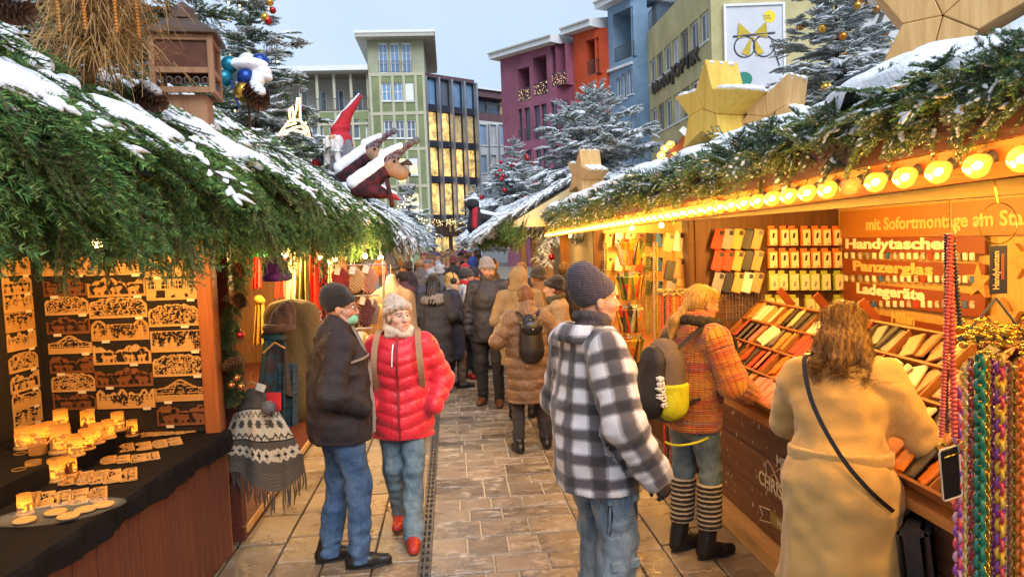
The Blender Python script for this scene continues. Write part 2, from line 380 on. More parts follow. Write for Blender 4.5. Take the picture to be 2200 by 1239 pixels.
# == ground and paving
M_BASE = mat('wet_mortar', (.22, .19, .15), .55, .35, 14, .4, 80)
mq = MB(); mq.quad((-.2, 2.3, -.007), (.8, 2.3, -.007), (.8, 40, -.007), (-.2, 40, -.007)); mo_ = mq.build('mortar_bed', mat('pale_mortar', (.36, .33, .28), .7, .3, 9, .3, 60)); tag(mo_, kind='structure')
gm = MB(); gm.quad((-120, -60, -.03), (120, -60, -.03), (120, 160, -.03), (-120, 160, -.03))
ground = gm.build('ground', M_BASE); tag(ground, kind='structure')
def paving_mat(name, c1, c2, slush, rough=.32):
    m = bpy.data.materials.new(name); m.use_nodes = True; n = m.node_tree.nodes; l = m.node_tree.links; p = n['Principled BSDF']; p.inputs['Specular IOR Level'].default_value = .7
    ge = n.new('ShaderNodeNewGeometry'); oi = n.new('ShaderNodeObjectInfo')
    a = n.new('ShaderNodeTexNoise'); a.inputs['Scale'].default_value = 3.2; a.inputs['Detail'].default_value = 7; a.inputs['Roughness'].default_value = .7; l.new(ge.outputs['Position'], a.inputs['Vector'])
    b = n.new('ShaderNodeTexNoise'); b.inputs['Scale'].default_value = 90; b.inputs['Detail'].default_value = 3; l.new(ge.outputs['Position'], b.inputs['Vector'])
    mx = n.new('ShaderNodeMix'); mx.data_type = 'RGBA'; mx.inputs[6].default_value = (*c1, 1); mx.inputs[7].default_value = (*c2, 1)
    ad = n.new('ShaderNodeMath'); ad.operation = 'MULTIPLY_ADD'; l.new(oi.outputs['Random'], ad.inputs[0]); ad.inputs[1].default_value = .55; l.new(a.outputs[0], ad.inputs[2])
    mr = n.new('ShaderNodeMapRange'); mr.inputs[1].default_value = .4; mr.inputs[2].default_value = 1.1; l.new(ad.outputs[0], mr.inputs[0]); l.new(mr.outputs[0], mx.inputs[0])
    # grain
    g2 = n.new('ShaderNodeMix'); g2.data_type = 'RGBA'; g2.blend_type = 'MULTIPLY'; g2.inputs[0].default_value = 1; gr = n.new('ShaderNodeMapRange'); gr.inputs[3].default_value = .7; gr.inputs[4].default_value = 1.3
    l.new(b.outputs[0], gr.inputs[0]); l.new(mx.outputs[2], g2.inputs[6]); l.new(gr.outputs[0], g2.inputs[7])
    # trodden slush film with a shape of its own
    mpp = n.new('ShaderNodeMapping'); mpp.inputs['Scale'].default_value = (1, 1.9, 1); l.new(ge.outputs['Position'], mpp.inputs[0])
    s = n.new('ShaderNodeTexNoise'); s.inputs['Scale'].default_value = 5.5; s.inputs['Detail'].default_value = 6; s.inputs['Roughness'].default_value = .6; s.inputs['Distortion'].default_value = 1.2; l.new(mpp.outputs[0], s.inputs['Vector'])
    sr = n.new('ShaderNodeMapRange'); sr.inputs[1].default_value = .53; sr.inputs[2].default_value = .66; sr.inputs[4].default_value = slush; l.new(s.outputs[0], sr.inputs[0])
    sm = n.new('ShaderNodeMix'); sm.data_type = 'RGBA'; sm.inputs[7].default_value = (.5, .47, .42, 1); l.new(sr.outputs[0], sm.inputs[0]); l.new(g2.outputs[2], sm.inputs[6]); l.new(sm.outputs[2], p.inputs['Base Color'])
    rr = n.new('ShaderNodeMapRange'); rr.inputs[1].default_value = .35; rr.inputs[2].default_value = .65; rr.inputs[3].default_value = rough; rr.inputs[4].default_value = rough + .4; l.new(a.outputs[0], rr.inputs[0]); l.new(rr.outputs[0], p.inputs['Roughness'])
    bp = n.new('ShaderNodeBump'); bp.inputs['Strength'].default_value = .5; bp.inputs['Distance'].default_value = .006; sa = n.new('ShaderNodeMath'); sa.operation = 'MULTIPLY_ADD'; l.new(s.outputs[0], sa.inputs[0]); sa.inputs[1].default_value = 1.5; l.new(b.outputs[0], sa.inputs[2])
    l.new(sa.outputs[0], bp.inputs['Height']); l.new(bp.outputs[0], p.inputs['Normal']); return m
M_SLAB = paving_mat('paving_slab', (.115, .085, .055), (.25, .19, .12), .3, .17)
M_SETT = paving_mat('stone_sett', (.105, .085, .062), (.25, .20, .14), .6, .14)
rs = random.Random(3)
def slab_mesh(w, d, bev=.006):
    b = MB(); b.box((0, 0, -.02), (w, d, .04), bev=bev); return b
def lay(name, mat_, cells, parent):
    cache = {}; far = MB(); near = 0
    cells.sort(key=lambda c: c[1])
    for (x, y, w_, d_) in cells:
        w_, d_ = round(w_, 2), round(d_, 2); tz = rs.uniform(-.003, .003)
        if near < 290 and y < 13:
            k = (w_, d_)
            if k not in cache: cache[k] = slab_mesh(w_ - .012, d_ - .012).mesh(name, mat_)
            o = link_mesh(name, cache[k], parent, (x, y, tz + .002), (rs.uniform(-.004, .004), rs.uniform(-.004, .004), rs.uniform(-.006, .006))); near += 1
        else: far.box((x, y, -.02 + tz), (w_ - .012, d_ - .012, .04))
    if far.v:
        o = far.build(name, mat_, parent); o['kind'] = 'stuff'
pave = thing('pavement', 'grey brown paving of slabs with a strip of small setts', None, kind='structure')
cells = []
for a, b in ((-2.15, -1.83), (-1.83, -1.52), (-1.52, -1.2), (-1.2, -.885), (-.885, -.57), (-.57, -.272)):
    y = 2.3 + rs.uniform(0, .4)
    while y < 30:
        d = rs.choice((.42, .47, .47, .55)) * (1 if y < 14 else 2); cells.append(((a + b) / 2, y + d / 2, b - a, d)); y += d
for a, b in ((.80, 1.07), (1.07, 1.27), (1.27, 1.53), (1.53, 1.85), (1.85, 2.1)):
    y = 2.3 + rs.uniform(0, .4)
    while y < 30:
        d = rs.choice((.36, .42, .5)) * (1 if y < 14 else 2); cells.append(((a + b) / 2, y + d / 2, b - a, d)); y += d
lay('paving_slab', M_SLAB, cells, pave)
cells = []; y = 2.6
while y < 40:
    d = rs.choice((.19, .22, .25, .31)) * (1 if y < 14 else 1.7); x = -.212
    while x < .79:
        w_ = rs.choice((.2, .24, .27, .34, .4)); w_ = min(w_, .795 - x)
        if .795 - x - w_ < .12: w_ = .795 - x
        cells.append((x + w_ / 2, y + d / 2, w_, d)); x += w_
    y += d
lay('stone_sett', M_SETT, cells, pave)
M_IRON = mat('drain_iron', (.11, .10, .085), .55, .4, 30, .3, 90, metal=.3)
dr = thing('drain_channel', 'narrow slotted metal drain channel running along the paving', 'drain', (-.24, 3, 0))
b = MB()
for sx in (-.272, -.245, -.212): b.span((sx - .006, 2.4, -.02), (sx + .006, 16, .004))
b.build('rail', M_IRON, dr)
b = MB(); y = 2.42
while y < 12: b.span((-.266, y, -.015), (-.218, y + .03, .001)); y += .11
o = b.build('slot_bars', M_IRON, dr); o['kind'] = 'stuff'
# == buildings
M_GLASS = mat('window_glass', (.10, .13, .17), .06, 0, spec=.9)
M_GLASSB = mat('window_glass_blue', (.16, .28, .46), .08, .2, .8, spec=.9)
M_CURT = mat('window_curtained', (.42, .44, .46), .35, .25, 1.5, spec=.6)
M_FRAME = mat('window_frame_white', (.72, .73, .74), .5, .05)
M_FRAMEG = mat('window_frame_grey', (.34, .33, .31), .5, .05)
M_FRAMED = mat('window_frame_dark', (.05, .045, .05), .45, .1)
M_STONE = mat('pale_concrete', (.42, .40, .34), .8, .1, 3, .15, 30)
M_SNOW0 = mat('roof_edge_white', (.70, .72, .73), .7, .06, 2)
M_RAIL = mat('railing_dark', (.07, .075, .08), .5, .1)
M_STEEL = mat('steel_fin', (.42, .44, .47), .35, .1, metal=.7)
def lit_mat(name, c, s):
    m = mat(name, (.5, .36, .16), .3, .3, 1.2, spec=.8)
    n = m.node_tree.nodes; l = m.node_tree.links; p = n['Principled BSDF']; tc = n.new('ShaderNodeTexCoord')
    a = n.new('ShaderNodeTexNoise'); a.inputs['Scale'].default_value = 1.3; a.inputs['Detail'].default_value = 9; a.inputs['Roughness'].default_value = .72; l.new(tc.outputs['Object'], a.inputs['Vector'])
    vo = n.new('ShaderNodeTexVoronoi'); vo.inputs['Scale'].default_value = 3.4; l.new(tc.outputs['Object'], vo.inputs['Vector'])
    vr = n.new('ShaderNodeMapRange'); vr.inputs[1].default_value = .05; vr.inputs[2].default_value = .16; vr.inputs[3].default_value = 1.8; vr.inputs[4].default_value = 0; l.new(vo.outputs['Distance'], vr.inputs[0])
    ar = n.new('ShaderNodeMapRange'); ar.inputs[1].default_value = .40; ar.inputs[2].default_value = .62; ar.inputs[3].default_value = .08; ar.inputs[4].default_value = 1.5; l.new(a.outputs[0], ar.inputs[0])
    ad = n.new('ShaderNodeMath'); ad.operation = 'ADD'; l.new(vr.outputs[0], ad.inputs[0]); l.new(ar.outputs[0], ad.inputs[1])
    mu = n.new('ShaderNodeMath'); mu.operation = 'MULTIPLY'; mu.inputs[1].default_value = s; l.new(ad.outputs[0], mu.inputs[0])
    p.inputs['Emission Color'].default_value = (*c, 1); l.new(mu.outputs[0], p.inputs['Emission Strength']); return m
M_LIT = lit_mat('lit_shop_room', (1, .60, .17), .5)
M_LIT2 = lit_mat('lit_dim_room', (.95, .68, .32), .12)
M_LITW = mat('lit_window', (.6, .5, .25), .3, .2, 2, emit=(1, .78, .3), estr=.55)
class Facade:
    """wall plane through ground points A -> B (outside on the right-hand side of A->B when seen from above is the viewer's side)"""
    def __init__(s, A, B):
        s.A = Vector((A[0], A[1], 0)); s.d = Vector((B[0] - A[0], B[1] - A[1], 0)); s.L = s.d.length; s.d.normalize(); s.n = Vector((s.d.y, -s.d.x, 0)); s.holes = []
    def uz(s, px, py):
        d = CAMROT @ Vector(((px - 1100) / FPX, -(py - 619.5) / FPX, -1)); o = Vector((0, 0, CAM_Z))
        t = (s.A - o).dot(s.n) / d.dot(s.n); p = o + d * t; return (p - s.A).dot(s.d), p.z
    def pt(s, u, z, out=0.): return s.A + s.d * u + s.n * out + Vector((0, 0, z))
    def wall(s, root, m, z0, z1, u0=None, u1=None, depth=.22, name='wall', mr=None):
        u0 = 0 if u0 is None else u0; u1 = s.L if u1 is None else u1; b = MB()
        H = [h for h in s.holes if h[0] < u1 and h[1] > u0 and h[2] < z1 and h[3] > z0]
        us = sorted({u0, u1} | {min(max(v, u0), u1) for h in H for v in h[:2]}); zs = sorted({z0, z1} | {min(max(v, z0), z1) for h in H for v in h[2:4]})
        for i in range(len(us) - 1):
            for j in range(len(zs) - 1):
                cu, cz = (us[i] + us[i + 1]) / 2, (zs[j] + zs[j + 1]) / 2
                if any(h[0] < cu < h[1] and h[2] < cz < h[3] for h in H): continue
                b.quad(s.pt(us[i], zs[j]), s.pt(us[i + 1], zs[j]), s.pt(us[i + 1], zs[j + 1]), s.pt(us[i], zs[j + 1]))
        for h in H:
            a0, a1, c0, c1 = h[:4]; dp = -h[4] if len(h) > 4 else -depth
            b.quad(s.pt(a0, c0), s.pt(a0, c1), s.pt(a0, c1, dp), s.pt(a0, c0, dp)); b.quad(s.pt(a1, c0), s.pt(a1, c0, dp), s.pt(a1, c1, dp), s.pt(a1, c1))
            b.quad(s.pt(a0, c1), s.pt(a1, c1), s.pt(a1, c1, dp), s.pt(a0, c1, dp)); b.quad(s.pt(a0, c0), s.pt(a0, c0, dp), s.pt(a1, c0, dp), s.pt(a1, c0))
        return b.build(name, m, root)
    def bx(s, b, u0, u1, z0, z1, o0, o1):
        V = [s.pt(u, z, o) for u in (u0, u1) for o in (o0, o1) for z in (z0, z1)]
        b.add(V, [[0, 1, 3, 2], [4, 6, 7, 5], [0, 4, 5, 1], [2, 3, 7, 6], [0, 2, 6, 4], [1, 5, 7, 3]]); return b
    def window(s, root, u0, u1, z0, z1, frame, pane, nu=1, nz=1, fw=.07, inset=.14, sill=True, hole=True, blind=0., rail=False):
        if hole: s.holes.append((u0, u1, z0, z1))
        b = MB()
        s.bx(b, u0, u1, z0, z0 + fw, -inset - .05, -inset); s.bx(b, u0, u1, z1 - fw, z1, -inset - .05, -inset); s.bx(b, u0, u0 + fw, z0 + fw, z1 - fw, -inset - .05, -inset); s.bx(b, u1 - fw, u1, z0 + fw, z1 - fw, -inset - .05, -inset)
        for i in range(1, nu): u = u0 + (u1 - u0) * i / nu; s.bx(b, u - fw * .4, u + fw * .4, z0 + fw, z1 - fw, -inset - .045, -inset - .003)
        for i in range(1, nz): z = z0 + (z1 - z0) * i / nz; s.bx(b, u0 + fw, u1 - fw, z - fw * .3, z + fw * .3, -inset - .043, -inset - .006)
        w_ = b.build('window', frame, root)
        b = MB(); b.quad(s.pt(u0, z0, -inset - .03), s.pt(u1, z0, -inset - .03), s.pt(u1, z1, -inset - .03), s.pt(u0, z1, -inset - .03)); b.build('pane', pane, w_)
        if sill: b = MB(); s.bx(b, u0 - .05, u1 + .05, z0 - .09, z0 - .002, -inset + .02, .09); b.build('sill', M_SNOW0, w_)
        if blind: b = MB(); s.bx(b, u0 + .01, u1 - .01, z1 - blind * (z1 - z0), z1 + .06, -inset + .004, -inset + .05); b.build('blind', M_FRAME, w_)
        if rail:
            b = MB(); h = .95
            for zz in (z0 + .1, z0 + h): s.bx(b, u0, u1, zz - .02, zz + .02, .03, .06)
            k = int((u1 - u0) / .13)
            for i in range(k + 1): u = u0 + (u1 - u0) * i / k; s.bx(b, u - .012, u + .012, z0 + .1, z0 + h, .035, .055)
            b.build('railing', M_RAIL, w_)
        return w_
    def px(s, root, x0, x1, y0, y1, *a, **k):
        xm, ym = (x0 + x1) / 2, (y0 + y1) / 2
        return s.window(root, s.uz(x0, ym)[0], s.uz(x1, ym)[0], s.uz(xm, y1)[1], s.uz(xm, y0)[1], *a, **k)
    def railing(s, root, u0, u1, z0, h=1.0, out=.05, step=.14, m=None):
        b = MB()
        for zz in (z0 + .06, z0 + h): s.bx(b, u0, u1, zz - .025, zz + .025, out - .02, out + .02)
        k = max(2, int((u1 - u0) / step))
        for i in range(k + 1): u = u0 + (u1 - u0) * i / k; s.bx(b, u - .012, u + .012, z0, z0 + h, out - .01, out + .01)
        return b.build('railing', m or M_RAIL, root)
def solid(root, name, pts, z0, z1, m):
    """closed vertical prism from ground polygon pts"""
    b = MB(); b.prism([(0, 0)] * 0 or [(p[0], p[1]) for p in pts], (0, 0, z0), (1, 0, 0), (0, 1, 0), (0, 0, 1), z1 - z0); return b.build(name, m, root)
# ---- green tower with its lower wing
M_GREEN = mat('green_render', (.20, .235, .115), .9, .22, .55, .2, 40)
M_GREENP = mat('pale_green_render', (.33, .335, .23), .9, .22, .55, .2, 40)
M_GBAND = mat('cream_band', (.45, .43, .31), .8, .1, 2)
Y0 = 64.; ax = at(790, 130, Y=Y0).x; bx_ = at(911, 130, Y=Y0).x
gt = thing('apartment_tower', 'narrow green rendered building with cream grid bands and flat overhanging roof', 'building', (ax, Y0, 0))
f = Facade((ax, Y0), (bx_, Y0)); zt = at(850, 86, Y=Y0).z; ZB = [at(850, v, Y=Y0).z for v in (160, 244, 321, 401)]
for i, (r0, r1) in enumerate(((92, 157), (177, 217), (258, 297))):
    for k in range(3):
        x0 = (813, 820, 825)[i] + 25 * k * (1, .98, .97)[i]
        f.px(gt, x0, x0 + 20, r0, r1, M_FRAME, (M_GLASSB, M_CURT if k == 2 else M_GLASSB, M_GLASS)[i], 2, (3, 2, 2)[i], .08, blind=.06 if not (i == 1 and k == 2) else .95, rail=(i == 0), sill=(i > 0))
for i, (x0, x1, y0, y1, p) in enumerate(((854, 873, 338, 396, M_LITW), (879, 898, 338, 376, M_LITW), (858, 876, 414, 455, M_CURT), (882, 901, 414, 455, M_LITW))):
    f.px(gt, x0, x1, y0, y1, M_FRAME, p, 2, 2, .08, blind=.4 if i == 1 else 0, sill=(i != 0))
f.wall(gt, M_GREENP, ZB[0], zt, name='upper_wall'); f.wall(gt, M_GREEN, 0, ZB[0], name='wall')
b = MB(); L = f.L
for z in ZB: f.bx(b, 0, L, z - .13, z + .13, .004, .05)
for u in (.12, L * .2, L * .42, L * .62, L * .83, L - .12): f.bx(b, u - .1, u + .1, 0, ZB[0] - .13, .003, .045)
b.build('band', M_GBAND, gt)
b = MB(); f.bx(b, L * .45, L * .75, at(850, 398, Y=Y0).z - .15, at(850, 398, Y=Y0).z, 0, 1.0); bal = b.build('balcony', M_STONE, gt)
b = MB(); zz = at(850, 398, Y=Y0).z
for u0_, o0_, u1_, o1_ in ((L * .45, .97, L * .75, .97), (L * .45, 0, L * .45, .97), (L * .75, 0, L * .75, .97)):
    for hz in (.1, .95): b.bar(f.pt(u0_, zz + hz, o0_), f.pt(u1_, zz + hz, o1_), .04)
for k in range(13): b.bar(f.pt(L * (.45 + .3 * k / 12), zz, .97), f.pt(L * (.45 + .3 * k / 12), zz + .95, .97), .02)
b.build('railing', M_RAIL, bal)
solid(gt, 'side_wall', [(ax, Y0 + .26), (bx_ - .002, Y0 + .26), (bx_ - .002, Y0 + 12), (ax, Y0 + 12)], 0, zt - .003, M_GREENP)
fs = Facade((ax - .02, Y0 + 10), (ax - .02, Y0 + .6)); b = MB()
for k in range(9): fs.bx(b, k * 1.02 + .05, k * 1.02 + .9, zt - 3.2, zt - .5, 0, .04)
b.build('side_glazing', M_CURT, gt)
b = MB(); b.span((ax - .85, Y0 - 1.1, zt), (bx_ + .95, Y0 + 12.5, zt + .45)); rf = b.build('roof', M_STONE, gt)
b = MB(); b.span((ax - .9, Y0 - 1.15, zt + .3), (bx_ + 1.0, Y0 + 12.6, zt + .52)); b.build('roof_edge', M_SNOW0, rf)
# wing
wx0 = at(560, 250, Y=Y0).x; wy = Y0 + .6; zw = at(700, 157, Y=wy).z
gw = thing('apartment_wing', 'lower grey and green building wing with loggia left of the green tower', 'building', (ax, wy, 0))
f = Facade((wx0, wy), (ax - .003, wy)); L = f.L; zl0 = at(740, 238, Y=wy).z; zl1 = zw - .1
f.holes.append((.4, L - .15, zl0, zl1, 1.9))
for k in range(6):
    x0 = 590 + 39 * k; f.px(gw, x0, x0 + 27, 257, 298, M_FRAME, M_CURT if k % 2 else M_GLASS, 2, 1, .09); f.px(gw, x0, x0 + 27, 338, 378, M_FRAME, M_GLASS, 2, 1, .09)
f.wall(gw, M_GREEN, 0, zl0, name='wall'); f.wall(gw, M_STONE, zl0 - .0, zw, name='upper_wall')
fb = Facade((wx0, wy + 1.9), (ax, wy + 1.9))
for k in range(6): u = .9 + k * 1.55; fb.window(gw, u, u + .95, zl0 + .05, zl0 + 2.1, M_FRAME, M_GLASS, 2, 1, .08, sill=False)
fb.wall(gw, M_STONE, zl0 - .2, zw, name='loggia_wall')
b = MB(); f.bx(b, .4, L - .15, zl0 - .12, zl0, -1.9, .02)
for k in range(7): u = .4 + (L - .55) * k / 6; f.bx(b, u - .11, u + .11, zl0 + .003, zl1 - .003, -.2, .05)
for k in range(7): u = .4 + (L - .55) * k / 6; f.bx(b, u - .1, u + .1, 0, zl0 - .15, .004, .045)
for zz in (zl0 - 1.1, zl0 - 4.3): f.bx(b, 0, L, zz - .1, zz + .1, .008, .05)
b.build('pilaster', M_GBAND, gw); f.railing(gw, .4, L - .15, zl0, 1.0)
solid(gw, 'side_wall', [(wx0, wy + 2.3), (ax - .01, wy + 2.3), (ax - .01, wy + 11), (wx0, wy + 11)], 0, zw - .003, M_STONE)
b = MB(); b.span((wx0 - .5, wy - .9, zw), (ax - .02, wy + 11.5, zw + .4)); b.build('roof', M_SNOW0, gw)
# ---- glass shop building, lit from inside
M_PURP = mat('plum_cladding', (.115, .062, .068), .7, .15, 2)
M_NAVY = mat('dark_spandrel', (.03, .034, .05), .4, .2, 1)
gx0, gx1 = at(914, 300, Y=66).x, at(1024, 300, Y=69.5).x
gg = thing('glass_shop_building', 'dark glass fronted shop building with warm lit floors and steel fins', 'building', (gx0, 66, 0))
f = Facade((gx0, 66), (gx1, 69.5)); L = f.L; zt = f.uz(970, 165)[1]
ZF = [f.uz(970, v)[1] for v in (462, 391, 384 - 0, 316, 308, 240, 231, 175)]
floors = [(ZF[0], f.uz(970, 393)[1]), (f.uz(970, 380)[1], f.uz(970, 318)[1]), (f.uz(970, 305)[1], f.uz(970, 243)[1]), (f.uz(970, 229)[1], f.uz(970, 174)[1])]
lits = [[M_LIT, M_LIT, M_LIT, M_LIT2], [M_LIT, M_LIT, M_LIT, M_LIT], [M_LIT, M_LIT, M_LIT2, M_LIT2], [M_GLASSB, M_GLASS, M_GLASSB, M_GLASSB]]
for (z0, z1), lm in zip(floors, lits):
    for k in range(4):
        u0 = .08 + (L - .16) * k / 4; f.window(gg, u0, u0 + (L - .16) / 4 - .001, z0, z1, M_FRAMED, lm[k], 1, 1, .06, .25, sill=False)
f.wall(gg, M_NAVY, ZF[0] - .25, f.uz(970, 174)[1] + .1, name='wall')
f.wall(gg, M_PURP, f.uz(970, 174)[1] + .1, zt, name='parapet');
zs0 = f.uz(970, 560)[1]
for k in range(2): f.window(gg, .6 + k * 1.9, 2.3 + k * 1.9, .6, f.uz(970, 506)[1], M_FRAMED, M_LIT, 2, 1, .08, .2, sill=False)
f.wall(gg, mat('shop_sign_brown', (.05, .028, .022), .6, .2, 2), 0, ZF[0] - .25, name='sign_band')
b = MB()
for k in range(5): u = .06 + (L - .12) * k / 4; f.bx(b, u - .09, u + .09, ZF[0] - .6, f.uz(970, 178)[1] + .2, .02, .42)
b.build('steel_fin', M_STEEL, gg)
M_GOLD = mat('gold_letters', (.45, .36, .16), .4, .1, metal=.4)
uT, zT = f.uz(958, 498); text('sign_letters', 'TK', f.uz(958, 483)[1] - zT + .75, f.pt(uT, zT, .06), f.d, (0, 0, 1), M_GOLD, gg, .06, .03)
solid(gg, 'side_wall', [(gx0, 66.4), (gx1, 69.9), (gx1, 80), (gx0, 80)], 0, zt - .01, M_PURP)
fl = MB(); rr = random.Random(5); fw_ = Facade((gx0, 66), (gx1, 69.5))
for k in range(170):
    u = rr.uniform(.2, L); z = ZF[0] - .35 - abs(rr.gauss(0, .35)); p = f.pt(u, z, .12); fl.ball(p, .028, 5, 3)
o = fl.build('fairy_lights', mat('fairy_light_glow', (1, .8, .4), .5, 0, emit=(1, .72, .3), estr=1.6), gg); o['kind'] = 'stuff'
# ---- white office with plum bands
hx0, hx1 = at(1026, 300, Y=74).x, at(1135, 300, Y=78).x
go_ = thing('office_building', 'white office building with plum bands and set back top floor', 'building', (hx0, 74, 0))
f = Facade((hx0, 74), (hx1, 78)); L = f.L; zt = f.uz(1060, 196)[1]
for row, (y0, y1) in enumerate(((268, 312), (333, 372), (395, 432))):
    for k in range(5): x0 = 1030 + 21 * k; f.px(go_, x0, x0 + 16, y0, y1, M_FRAMEG, M_CURT if k % 2 else M_GLASSB, 2, 1, .06)
f.holes.append((0.01, L - .01, f.uz(1060, 245)[1], f.uz(1060, 211)[1], 1.5))
zpb = f.uz(1060, 262)[1]
f.wall(go_, mat('white_render', (.52, .53, .53), .8, .08, 1), 0, zpb, name='wall'); f.wall(go_, M_PURP, zpb, zt, name='upper_wall')
fb = Facade((hx0 - .3, 75.5), (hx1, 79.5)); zz = f.uz(1060, 245)[1]
for k in range(4): fb.window(go_, .3 + 1.6 * k, 1.8 + 1.6 * k, zz + .1, zz + 1.9, M_FRAMED, M_GLASSB if k != 2 else M_LIT2, 1, 1, .07, sill=False)
fb.wall(go_, M_STONE, zz - .2, zt - .1, name='terrace_wall'); f.railing(go_, 0, L, zz, 1.0, .02)
b = MB()
for k in range(6): u = .1 + L * k / 5.2; f.bx(b, u - .06, u + .06, 3, zpb - .3, .02, .25)
b.build('steel_fin', M_STEEL, go_)
b = MB(); f.bx(b, -.1, L, zt, zt + .18, -8, .25); rf = b.build('roof', M_SNOW0, go_)
b = MB(); A = [f.pt(.3, zt + .18, -3), f.pt(L, zt + .18, -3), f.pt(L, zt + .18, -8), f.pt(.3, zt + .18, -8), f.pt(.9, zt + 1.5, -5.5), f.pt(L, zt + 1.5, -5.5)]
b.add(A, [[0, 1, 5, 4], [2, 3, 4, 5], [3, 0, 4], [1, 2, 5]]); b.build('ridge', mat('copper_roof', (.2, .29, .29), .6, .2, 1), rf)
b = MB(); p = f.pt(1.6, zt + 1.3, -5.5); b.lathe([(.16, 0), (.16, .8), (.28, .8), (.28, .95)], p, 8); b.build('chimney', M_STEEL, rf)
# ---- coloured gabled row on the right
def row_house(name, label, A, B, C, zt, m, m2, build, roof_over=.8):
    h = thing(name, label, 'building', (A[0], A[1], 0)); f = Facade(A, B); build(h, f)
    f.wall(h, m, 0, zt, depth=.3, name='wall')
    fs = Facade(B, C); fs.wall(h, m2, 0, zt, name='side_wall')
    n = f.n; d = f.d; a0 = f.pt(-.5, zt, roof_over); a1 = f.pt(f.L + .3, zt, roof_over);
    c0 = a0 - n * 9; c1 = a1 - n * 9; b = MB(); V = [a0, a1, c1, c0] + [p + Vector((0, 0, .5)) for p in (a0, a1)] + [p + Vector((0, 0, 2.4)) for p in (c1, c0)]
    b.add(V, [[3, 2, 1, 0], [4, 5, 6, 7], [0, 1, 5, 4], [1, 2, 6, 5], [2, 3, 7, 6], [3, 0, 4, 7]]); r_ = b.build('roof', M_SNOW0, h)
    b = MB(); b.bar(f.pt(-.5, zt + .42, roof_over + .08), f.pt(f.L + .3, zt + .42, roof_over + .08), .14, .12); b.build('gutter', M_STONE, r_)
    solid(h, 'rear_wall', [tuple((f.pt(.01, 0, -2.3))[:2]), tuple((f.pt(f.L, 0, -2.3))[:2]), tuple((f.pt(f.L, 0, -8.5))[:2]), tuple((f.pt(.01, 0, -8.5))[:2])], 0, zt - .01, m2); return h, f
M_MAG = mat('magenta_render', (.25, .085, .13), .85, .22, .55, .15, 40); M_MAG2 = mat('magenta_render_shaded', (.16, .04, .07), .85, .22, .55)  # second copy darkened for the flank, its shade put into the colour
M_ORG = mat('orange_render', (.50, .075, .025), .85, .22, .55, .15, 40); M_ORG2 = mat('orange_render_shaded', (.46, .06, .02), .85, .22, .55)  # second orange has the side face's shade mixed in
M_BLU = mat('blue_render', (.20, .30, .42), .85, .22, .55, .15, 40); M_BLU2 = mat('blue_render_shaded', (.17, .27, .38), .85, .22, .55)  # second blue carries the shade of the flank in its colour
M_CRM = mat('cream_render', (.47, .41, .21), .85, .22, .55, .15, 40)
M_LOG = mat('loggia_plaster', (.62, .58, .48), .85, .1, 1)
def loggia(h, f, x0, x1, y0, y1, dp=1.6, lights=False, back=M_LOG, door=M_FRAMED):
    xm = (x0 + x1) / 2; ym = (y0 + y1) / 2; u0, u1, z0, z1 = f.uz(x0, ym)[0], f.uz(x1, ym)[0], f.uz(xm, y1)[1], f.uz(xm, y0)[1]
    f.holes.append((u0, u1, z0, z1, dp)); b = MB(); b.quad(f.pt(u0 - .1, z0 - .1, -dp), f.pt(u1 + .1, z0 - .1, -dp), f.pt(u1 + .1, z1 + .1, -dp), f.pt(u0 - .1, z1 + .1, -dp)); b.build('loggia_wall', back, h)
    fb = Facade(tuple(f.pt(u0, 0, -dp + .2)[:2]), tuple(f.pt(u1, 0, -dp + .2)[:2])); fb.window(h, .35 * fb.L, fb.L * .98, z0 + .05, z0 + 2.05, door, M_GLASS, 2, 1, .08, .05, sill=False, hole=False)
    f.railing(h, u0, u1, z0, 1.0, -.06)
    if lights:
        q = MB(); r2 = random.Random(int(x0))
        for k in range(40): q.ball(f.pt(r2.uniform(u0, u1), z0 + r2.uniform(.05, .95), .0), .017, 5, 3)
        q = q.build('fairy_lights', MATS['fairy_light_glow'], h); q['kind'] = 'stuff'
def bm_(h, f):
    for i, (x0, x1, y0, y1) in enumerate(((1113, 1138, 146, 218), (1146, 1175, 121, 205), (1184, 1215, 96, 184))): loggia(h, f, x0, x1, y0, y1, 1.7, True)
    z0, z1 = f.uz(1157, 298)[1], f.uz(1157, 226)[1]; dz = 3.35
    for x0, x1 in ((1114, 1122), (1127, 1139), (1147.5, 1160), (1163, 1175.5), (1184.5, 1199), (1203, 1216)):
        for k in range(4):
            u0, u1 = f.uz(x0, 260)[0], f.uz(x1, 260)[0]; f.window(h, u0, u1, z0 - dz * k, z1 - dz * k, M_FRAMED, M_GLASS, 2, 1, .07, .2, rail=(k == 0), sill=False)
A, B, C = (4.7, 62.2), (8.55, 57.6), (9.9, 57.4); fm_ = Facade(A, B); zt = fm_.uz(1160, 104)[1]
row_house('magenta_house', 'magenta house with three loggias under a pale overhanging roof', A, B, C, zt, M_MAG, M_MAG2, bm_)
def bo_(h, f):
    loggia(h, f, 1260, 1287, 84, 160, 1.6)
    z0, z1 = f.uz(1271, 236)[1], f.uz(1271, 182)[1]
    for x0, x1 in ((1253, 1261), (1267, 1275.5), (1283, 1290)):
        for k in range(4): f.window(h, f.uz(x0, 210)[0], f.uz(x1, 210)[0], z0 - 3.35 * k, z1 - 3.35 * k, M_FRAMED, M_GLASS, 1, 1, .07, .2, sill=False)
A, B, C = (9.9, 57.4), (11.2, 55.6), (12.2, 55.5); fo = Facade(A, B); zt = fo.uz(1270, 63)[1]
row_house('orange_house', 'narrow bright orange red house between magenta and blue houses', A, B, C, zt, M_ORG, M_ORG2, bo_)
